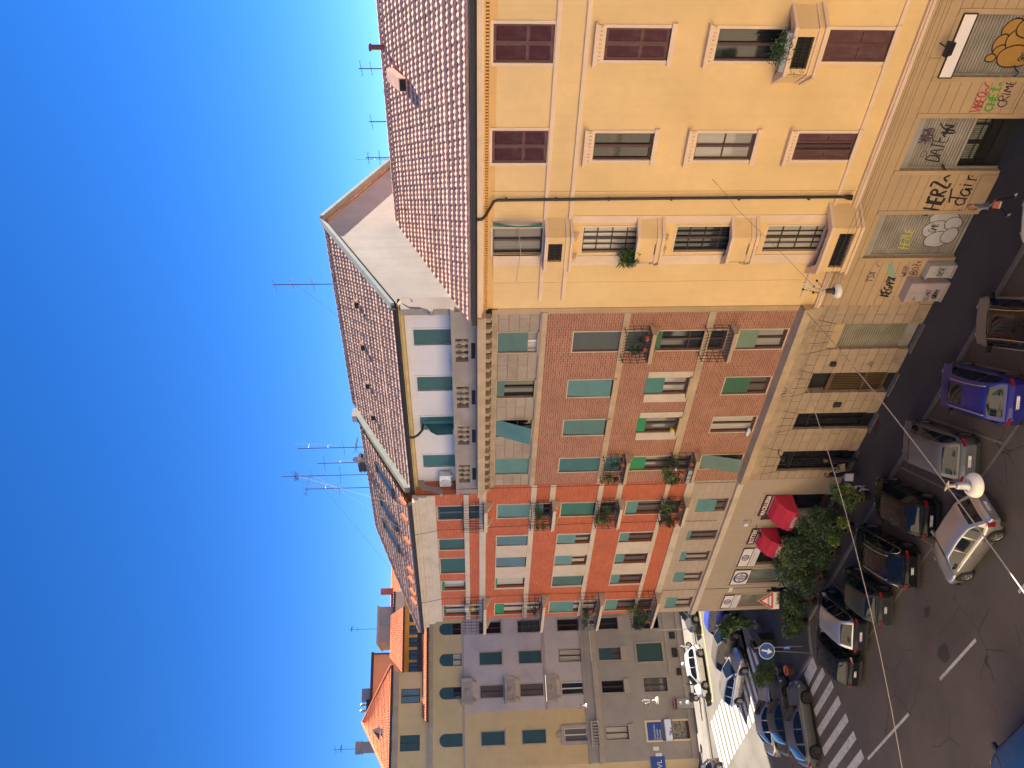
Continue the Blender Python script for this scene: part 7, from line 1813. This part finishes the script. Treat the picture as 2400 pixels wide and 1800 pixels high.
def human(pos, ang, label, pose, mats, hair, hgt=1.7, slim=1., long_hair=False, group=None):
    root = empty('person', (pos[0], pos[1], 0), R(ang), label, 'person', group)
    k = hgt/1.72
    J = dict(pelvis=((0,0,.95),(.115,.15)), spine=((.0,0,1.12),(.10,.135)), chest=((.01,0,1.32),(.115,.165)), neck=((.0,0,1.475),.052), jaw=((.025,0,1.545),.062), head=((.03,0,1.625),.088), crown=((.015,0,1.685),.07),
        shL=((0,.175,1.405),.062), shR=((0,-.175,1.405),.062), elL=((0,.23,1.13),.045), elR=((0,-.23,1.13),.045), wrL=((.06,.24,.90),.03), wrR=((.06,-.24,.90),.03), hiL=((0,.085,.90),.092), hiR=((0,-.085,.90),.092), knL=((.02,.09,.50),.062), knR=((.02,-.09,.50),.062),
        anL=((0,.09,.10),.042), anR=((0,-.09,.10),.042), toL=((.15,.10,.04),.036), toR=((.15,-.10,.04),.036), heL=((-.05,.09,.04),.036), heR=((-.05,-.09,.04),.036))
    for n, co in pose.items(): J[n] = (co, J[n][1])
    for s in 'LR':     # feet follow the ankles unless posed
        if 'to'+s not in pose:
            a = J['an'+s][0]; J['to'+s] = ((a[0]+.15, a[1], max(.035, a[2]-.06)), .036); J['he'+s] = ((a[0]-.05, a[1], max(.035, a[2]-.06)), .036)
    names = list(J); idx = {n: i for i, n in enumerate(names)}
    mi = dict(skin=0, top=1, legs=2, shoes=3)
    V = [((J[n][0][0]*k, J[n][0][1]*k*slim, J[n][0][2]*k), (tuple(x*k*slim for x in J[n][1]) if isinstance(J[n][1], tuple) else J[n][1]*k*(slim if n[:2] in ('sh','hi','kn','el') else 1)), 0) for n in names]
    E = [(idx[a], idx[b]) for a, b in (('pelvis','spine'),('spine','chest'),('chest','neck'),('neck','jaw'),('jaw','head'),('head','crown'),('chest','shL'),('chest','shR'),('shL','elL'),('elL','wrL'),('shR','elR'),('elR','wrR'),('pelvis','hiL'),('pelvis','hiR'),('hiL','knL'),('knL','anL'),('anL','toL'),('anL','heL'),('hiR','knR'),('knR','anR'),('anR','toR'),('anR','heR'))]
    kind = {}
    for i, (a, b) in enumerate(E):
        na, nb = names[a], names[b]
        kind[(a, b)] = 0 if na in ('neck','jaw','head') else (1 if na in ('pelvis','spine','chest','shL','shR') and nb[:2] != 'hi' else (1 if na[:2] == 'el' else (3 if na[:2] == 'an' else 2)))
    for s in 'LR':
        e, w = Vector(J['el'+s][0]), Vector(J['wr'+s][0]); d = (w-e).normalized(); sy = 1 if s == 'L' else -1
        side = Vector((1,0,0)) if abs(d.x) < .8 else Vector((0,0,1)); side = (side-d*side.dot(d)).normalized(); nrm = d.cross(side)*sy
        pi = len(V); V.append((tuple((w+d*.055)*k), (.020*k,.034*k), 0)); E.append((idx['wr'+s], pi)); kind[E[-1]] = 0
        for f, (off, ln) in enumerate(((.030,.068),(.010,.078),(-.010,.072),(-.028,.056))):
            b0 = w+d*.085+side*off; m1 = b0+d*ln*.5+nrm*.008; t1 = b0+d*ln*.85+nrm*.03
            i0 = len(V)
            for q, rr in ((b0,.0095),(m1,.0085),(t1,.007)): V.append((tuple(q*k), rr*k, 0))
            E += [(pi,i0),(i0,i0+1),(i0+1,i0+2)]
            for ee in E[-3:]: kind[ee] = 0
        b0 = w+d*.03+side*.036; i0 = len(V)
        for q, rr in ((b0,.011),(b0+d*.03+side*.022,.0095),(b0+d*.055+side*.022+nrm*.012,.008)): V.append((tuple(q*k), rr*k, 0))
        E += [(pi,i0),(i0,i0+1),(i0+1,i0+2)]
        for ee in E[-3:]: kind[ee] = 0
    me = skin_mesh('body', V, E, lambda a, b, t: kind.get((a, b), 0), mats, idx['pelvis'])
    link('body', me, root)
    H = Vector(J['head'][0])*k
    hm = MB(); n, mm = 14, 9; vs = []
    for i in range(mm+1):
        th_ = PI*.62*i/mm
        for j in range(n):
            a = 2*PI*j/n; front = math.cos(a) > .35
            tt = min(th_, PI*.40) if front else th_*(1.25 if long_hair else 1.0)
            r_ = .102*k
            z = math.cos(min(tt, PI*.75))*r_*1.12
            vs.append((H.x-.012+math.sin(min(tt, PI*.72))*math.cos(a)*r_*1.08, H.y+math.sin(min(tt, PI*.72))*math.sin(a)*r_*.92, H.z+.022*k+z))
    hm.add(vs, [(i*n+j, i*n+(j+1) % n, (i+1)*n+(j+1) % n, (i+1)*n+j) for i in range(mm) for j in range(n)][::1], 0, True)
    if long_hair: hm.tube([(H.x-.06,H.y,H.z+.05),(H.x-.10,H.y,H.z-.08),(H.x-.12,H.y+.02,H.z-.24),(H.x-.11,H.y+.03,H.z-.33)], [.075,.085,.06,.02], 8)
    hm.obj('hair', hair, root)
    fm = MB(); x = H.x+.084*k
    fm.prism([(x,-.012,H.z-.005),(x,.012,H.z-.005),(x+.024,.0,H.z-.028)], (0,0,-.006)); fm.obj('nose', mats[0], root)
    fm = MB()
    for s in (-1, 1): fm.lathe([(0,-.004),(.010,-.002),(.010,.002)], (x-.004, s*.032, H.z+.008), 8, axis='x')
    fm.box(x-.006, x+.003, -.02, .02, H.z-.055, H.z-.048); fm.obj('eyes_and_mouth', M['ink_black'], root)
    fm = MB()
    for s in (-1, 1): fm.lathe([(0,-.012),(.022,-.006),(.026,.004),(.012,.012)], (H.x-.005, H.y+s*.086*k, H.z-.01), 8, axis='y')
    fm.obj('ears', mats[0], root)
    return root
SK = mat('skin', (.42,.235,.16), .55, .06, 6); SK2 = mat('skin_tan', (.33,.17,.11), .55, .06, 6)
cl = lambda n, c: mat(n, c, .9, .18, 5, bumpy=.2)
HB = mat('auburn_hair', (.16,.062,.022), .55, .3, 14); HD = mat('dark_hair', (.018,.013,.011), .5, .2, 14); HG = mat('ginger_hair', (.28,.12,.04), .55, .3, 14)
human((-14.53,-1.58), 2., 'woman with ginger hair walking in a grey jacket and black trousers past the tagged wall', dict(knL=(.24,.09,.55), anL=(.36,.09,.10), toL=(.50,.09,.07), heL=(.31,.09,.05), knR=(-.05,-.09,.50), anR=(-.34,-.09,.18), toR=(-.24,-.10,.05), heR=(-.40,-.09,.17), elL=(-.10,.24,1.14), wrL=(-.04,.26,.92), elR=(.10,-.24,1.14), wrR=(.26,-.20,1.02)),
    [SK, cl('grey_jacket',(.20,.205,.215)), cl('black_trousers',(.012,.013,.018)), cl('white_trainers',(.55,.54,.52))], HG, 1.68, .92, True)
r = empty('shoulder_bag', (-14.28,-1.86,.78), R(12), 'orange and white bag at the walking woman\'s hip', 'bag')
MB().prism([(-.13,-.05,0),(.13,-.05,0),(.11,-.04,.26),(-.11,-.04,.26)], (0,.10,0)).obj('bag_body', cl('orange_cloth',(.46,.13,.07)), r); MB().box(-.128,.128,-.053,.053,.0,.06).obj('white_stripe', cl('ivory_cloth',(.55,.50,.43)), r); MB().tube([(-.10,0,.25),(-.07,.02,.45),(0,.1,.62),(.07,.02,.45),(.10,0,.25)], .012, 5).obj('strap', M['ink_black'], r)
human((-29.72,-.42), 200., 'person in black with brown hair standing in the dark shop doorway', dict(elL=(.05,.22,1.13), wrL=(.22,.10,1.02), knR=(.06,-.10,.50), anR=(.0,-.12,.10)),
    [SK2, cl('black_coat',(.014,.014,.018)), cl('black_trousers',(.012,.013,.018)), cl('black_shoes',(.015,.015,.015))], HB, 1.74, 1.0)
r = empty('brown_bag', (-29.95,-.72,.72), .6, 'tan handbag held by the person in the dark shop doorway', 'bag')
MB().prism([(-.20,-.06,0),(.20,-.06,0),(.16,-.04,.24),(-.16,-.04,.24)], (0,.11,0)).obj('bag_body', mat('tan_leather',(.30,.20,.12),.6,.2,5), r); MB().tube([(-.13,0,.24),(-.08,0,.36),(.08,0,.36),(.13,0,.24)], .012, 5).obj('handle', mat('tan_leather',(.30,.20,.12),.6,.2,5), r)
human((-30.35,-.86), 35., 'woman with auburn hair and black coat carrying a white bag outside the dark shop', dict(elR=(-.02,-.25,1.13), wrR=(.03,-.28,.86), elL=(.08,.23,1.13), wrL=(.26,.16,1.08), knL=(.10,.09,.50), anL=(.10,.10,.10)),
    [SK, cl('black_coat',(.014,.014,.018)), cl('dark_jeans',(.02,.024,.04)), cl('black_shoes',(.015,.015,.015))], HB, 1.66, .95, True)
r = empty('carrier_bag', (-30.22,-1.14,.36), R(35), 'white carrier bag hanging from the hand of the auburn-haired woman', 'bag')
MB().prism([(-.19,-.07,0),(.19,-.07,0),(.18,-.05,.38),(-.18,-.05,.38)], (0,.13,0)).obj('bag_body', mat('white_carrier',(.68,.64,.66),.5,.06,4), r); MB().tube([(-.09,0,.38),(-.04,0,.46),(.04,0,.46),(.09,0,.38)], .008, 5).obj('handle', M['white_plastic'], r)
human((-41.2,-.85), 190., 'dark-haired man in a dark green jacket and navy trousers walking behind the warning sign', dict(knL=(.20,.09,.54), anL=(.26,.09,.11), knR=(-.02,-.09,.50), anR=(-.28,-.09,.17), toR=(-.18,-.09,.05), heR=(-.34,-.09,.16), elL=(-.10,.24,1.14), wrL=(-.02,.25,.92), elR=(.08,-.24,1.14), wrR=(.22,-.22,.96), head=(.07,0,1.60), crown=(.06,0,1.66), jaw=(.06,0,1.53)),
    [SK2, cl('dark_green_jacket',(.035,.040,.034)), cl('navy_trousers',(.012,.015,.04)), cl('black_shoes',(.015,.015,.015))], HD, 1.75, 1.05)
def dog():
    root = empty('dog', (-30.1,-1.98,0), R(118), 'small black and white dog on the pavement between the shrub and the black car', 'dog')
    J = [((-.26,0,.40),.085),((-.10,0,.405),.088),((.06,0,.41),.10),((.20,0,.43),.105),((.30,0,.50),.062),((.37,0,.57),.062),((.45,0,.56),.045),((.53,0,.535),.028)]
    V = [(c, r_, 0) for c, r_ in J]; E = [(i, i+1) for i in range(7)]
    def chain(a, pts):
        i0 = len(V)
        for c, r_ in pts: V.append((c, r_, 0))
        E.append((a, i0)); E.extend((i0+i, i0+i+1) for i in range(len(pts)-1))
    for s, dx in ((1,.05),(-1,-.04)):
        chain(3, [((.21,s*.07,.34),.045),((.20+dx,s*.075,.20),.026),((.21+dx,s*.075,.05),.020),((.25+dx,s*.075,.025),.022)])
        chain(0, [((-.24,s*.07,.33),.060),((-.19-dx,s*.08,.24),.036),((-.31-dx,s*.08,.15),.022),((-.29-dx,s*.08,.045),.019),((-.25-dx,s*.08,.025),.021)])
    chain(0, [((-.36,0,.47),.022),((-.44,.02,.56),.015),((-.47,.03,.64),.010)])
    for s in (1, -1): chain(5, [((.35,s*.05,.63),.022),((.36,s*.075,.66),.010)])
    me = skin_mesh('body', V, E, lambda a, b, t: 0, [mat('white_fur',(.62,.60,.56),.9,.08,9), mat('black_fur',(.02,.02,.022),.9,.1,9)])
    for p in me.polygons:
        c = p.center
        if (c.x > .24 and c.z > .45 and abs(c.y) > .018) or (-.16 < c.x < .08 and c.z > .37) or (c.x < -.30 and c.z > .42) or (abs(c.x+.22) < .06 and c.y > .03 and c.z > .2): p.material_index = 1
    link('body', me, root)
    m_ = MB()
    for s in (-1, 1): m_.lathe([(0,-.004),(.010,0)], (.435,s*.032,.585), 8, axis='x')
    m_.lathe([(0,.012),(.014,.004),(.010,-.006)], (.555,0,.54), 8, axis='x'); m_.obj('eyes_and_nose', M['ink_black'], root)
dog()
# ================================================================== CAMERA, SKY, SUN
def setup():
    cam = bpy.data.cameras.new('camera'); co = bpy.data.objects.new('camera', cam); COL.objects.link(co)
    YAW, PITCH, ROLL = 0.776825787, 0.0599436871, 0.0181359502
    f = Vector((-math.sin(YAW)*math.cos(PITCH), math.cos(YAW)*math.cos(PITCH), -math.sin(PITCH)))
    r = Vector((math.cos(YAW), math.sin(YAW), 0)); d = f.cross(r)
    r2 = math.cos(ROLL)*r + math.sin(ROLL)*d; d2 = -math.sin(ROLL)*r + math.cos(ROLL)*d
    # the photograph lies on its side: its right-hand edge points to the ground
    m = Matrix((d2, r2, -f)).transposed().to_4x4(); m.translation = Vector((0, -24.85, 19.5))
    co.matrix_world = m
    cam.sensor_fit = 'HORIZONTAL'; cam.sensor_width = 36.; cam.lens = 36*1850/2400
    cam.clip_start = .1; cam.clip_end = 3000
    SC.camera = co
    EL, AZ = R(39.6), R(18.2)
    w = bpy.data.worlds.new('World'); SC.world = w; w.use_nodes = True
    nt = w.node_tree; bg = nt.nodes['Background']
    sky = nt.nodes.new('ShaderNodeTexSky'); sky.sky_type = 'NISHITA'; sky.sun_disc = False
    sky.sun_elevation = EL; sky.sun_rotation = AZ; sky.air_density = SKY_AIR; sky.dust_density = SKY_DUST; sky.ozone_density = SKY_OZ; sky.altitude = 100
    hs = nt.nodes.new('ShaderNodeHueSaturation'); hs.inputs['Saturation'].default_value = SKY_SAT; hs.inputs['Hue'].default_value = SKY_HUE
    nt.links.new(sky.outputs[0], hs.inputs['Color']); nt.links.new(hs.outputs[0], bg.inputs['Color']); bg.inputs['Strength'].default_value = SKY_STR
    L = bpy.data.lights.new('sun', 'SUN'); L.energy = SUN_STR; L.angle = R(.53); L.color = (1., .90, .76)
    lo = bpy.data.objects.new('sun', L); COL.objects.link(lo)
    S = Vector((math.sin(AZ)*math.cos(EL), math.cos(AZ)*math.cos(EL), math.sin(EL)))
    lo.rotation_euler = S.to_track_quat('Z', 'Y').to_euler(); lo.location = (0, 0, 60)
    SC.view_settings.view_transform = 'Standard'; SC.view_settings.look = 'None'; SC.view_settings.gamma = 1.
    SC.view_settings.exposure = EXPO
    SC.render.resolution_x, SC.render.resolution_y = 1024, 768
SKY_AIR, SKY_DUST, SKY_OZ, SKY_STR, SUN_STR, EXPO = .45, 0., 3., .07, 5., 2.0
SKY_SAT, SKY_HUE = 1.28, .508
setup()
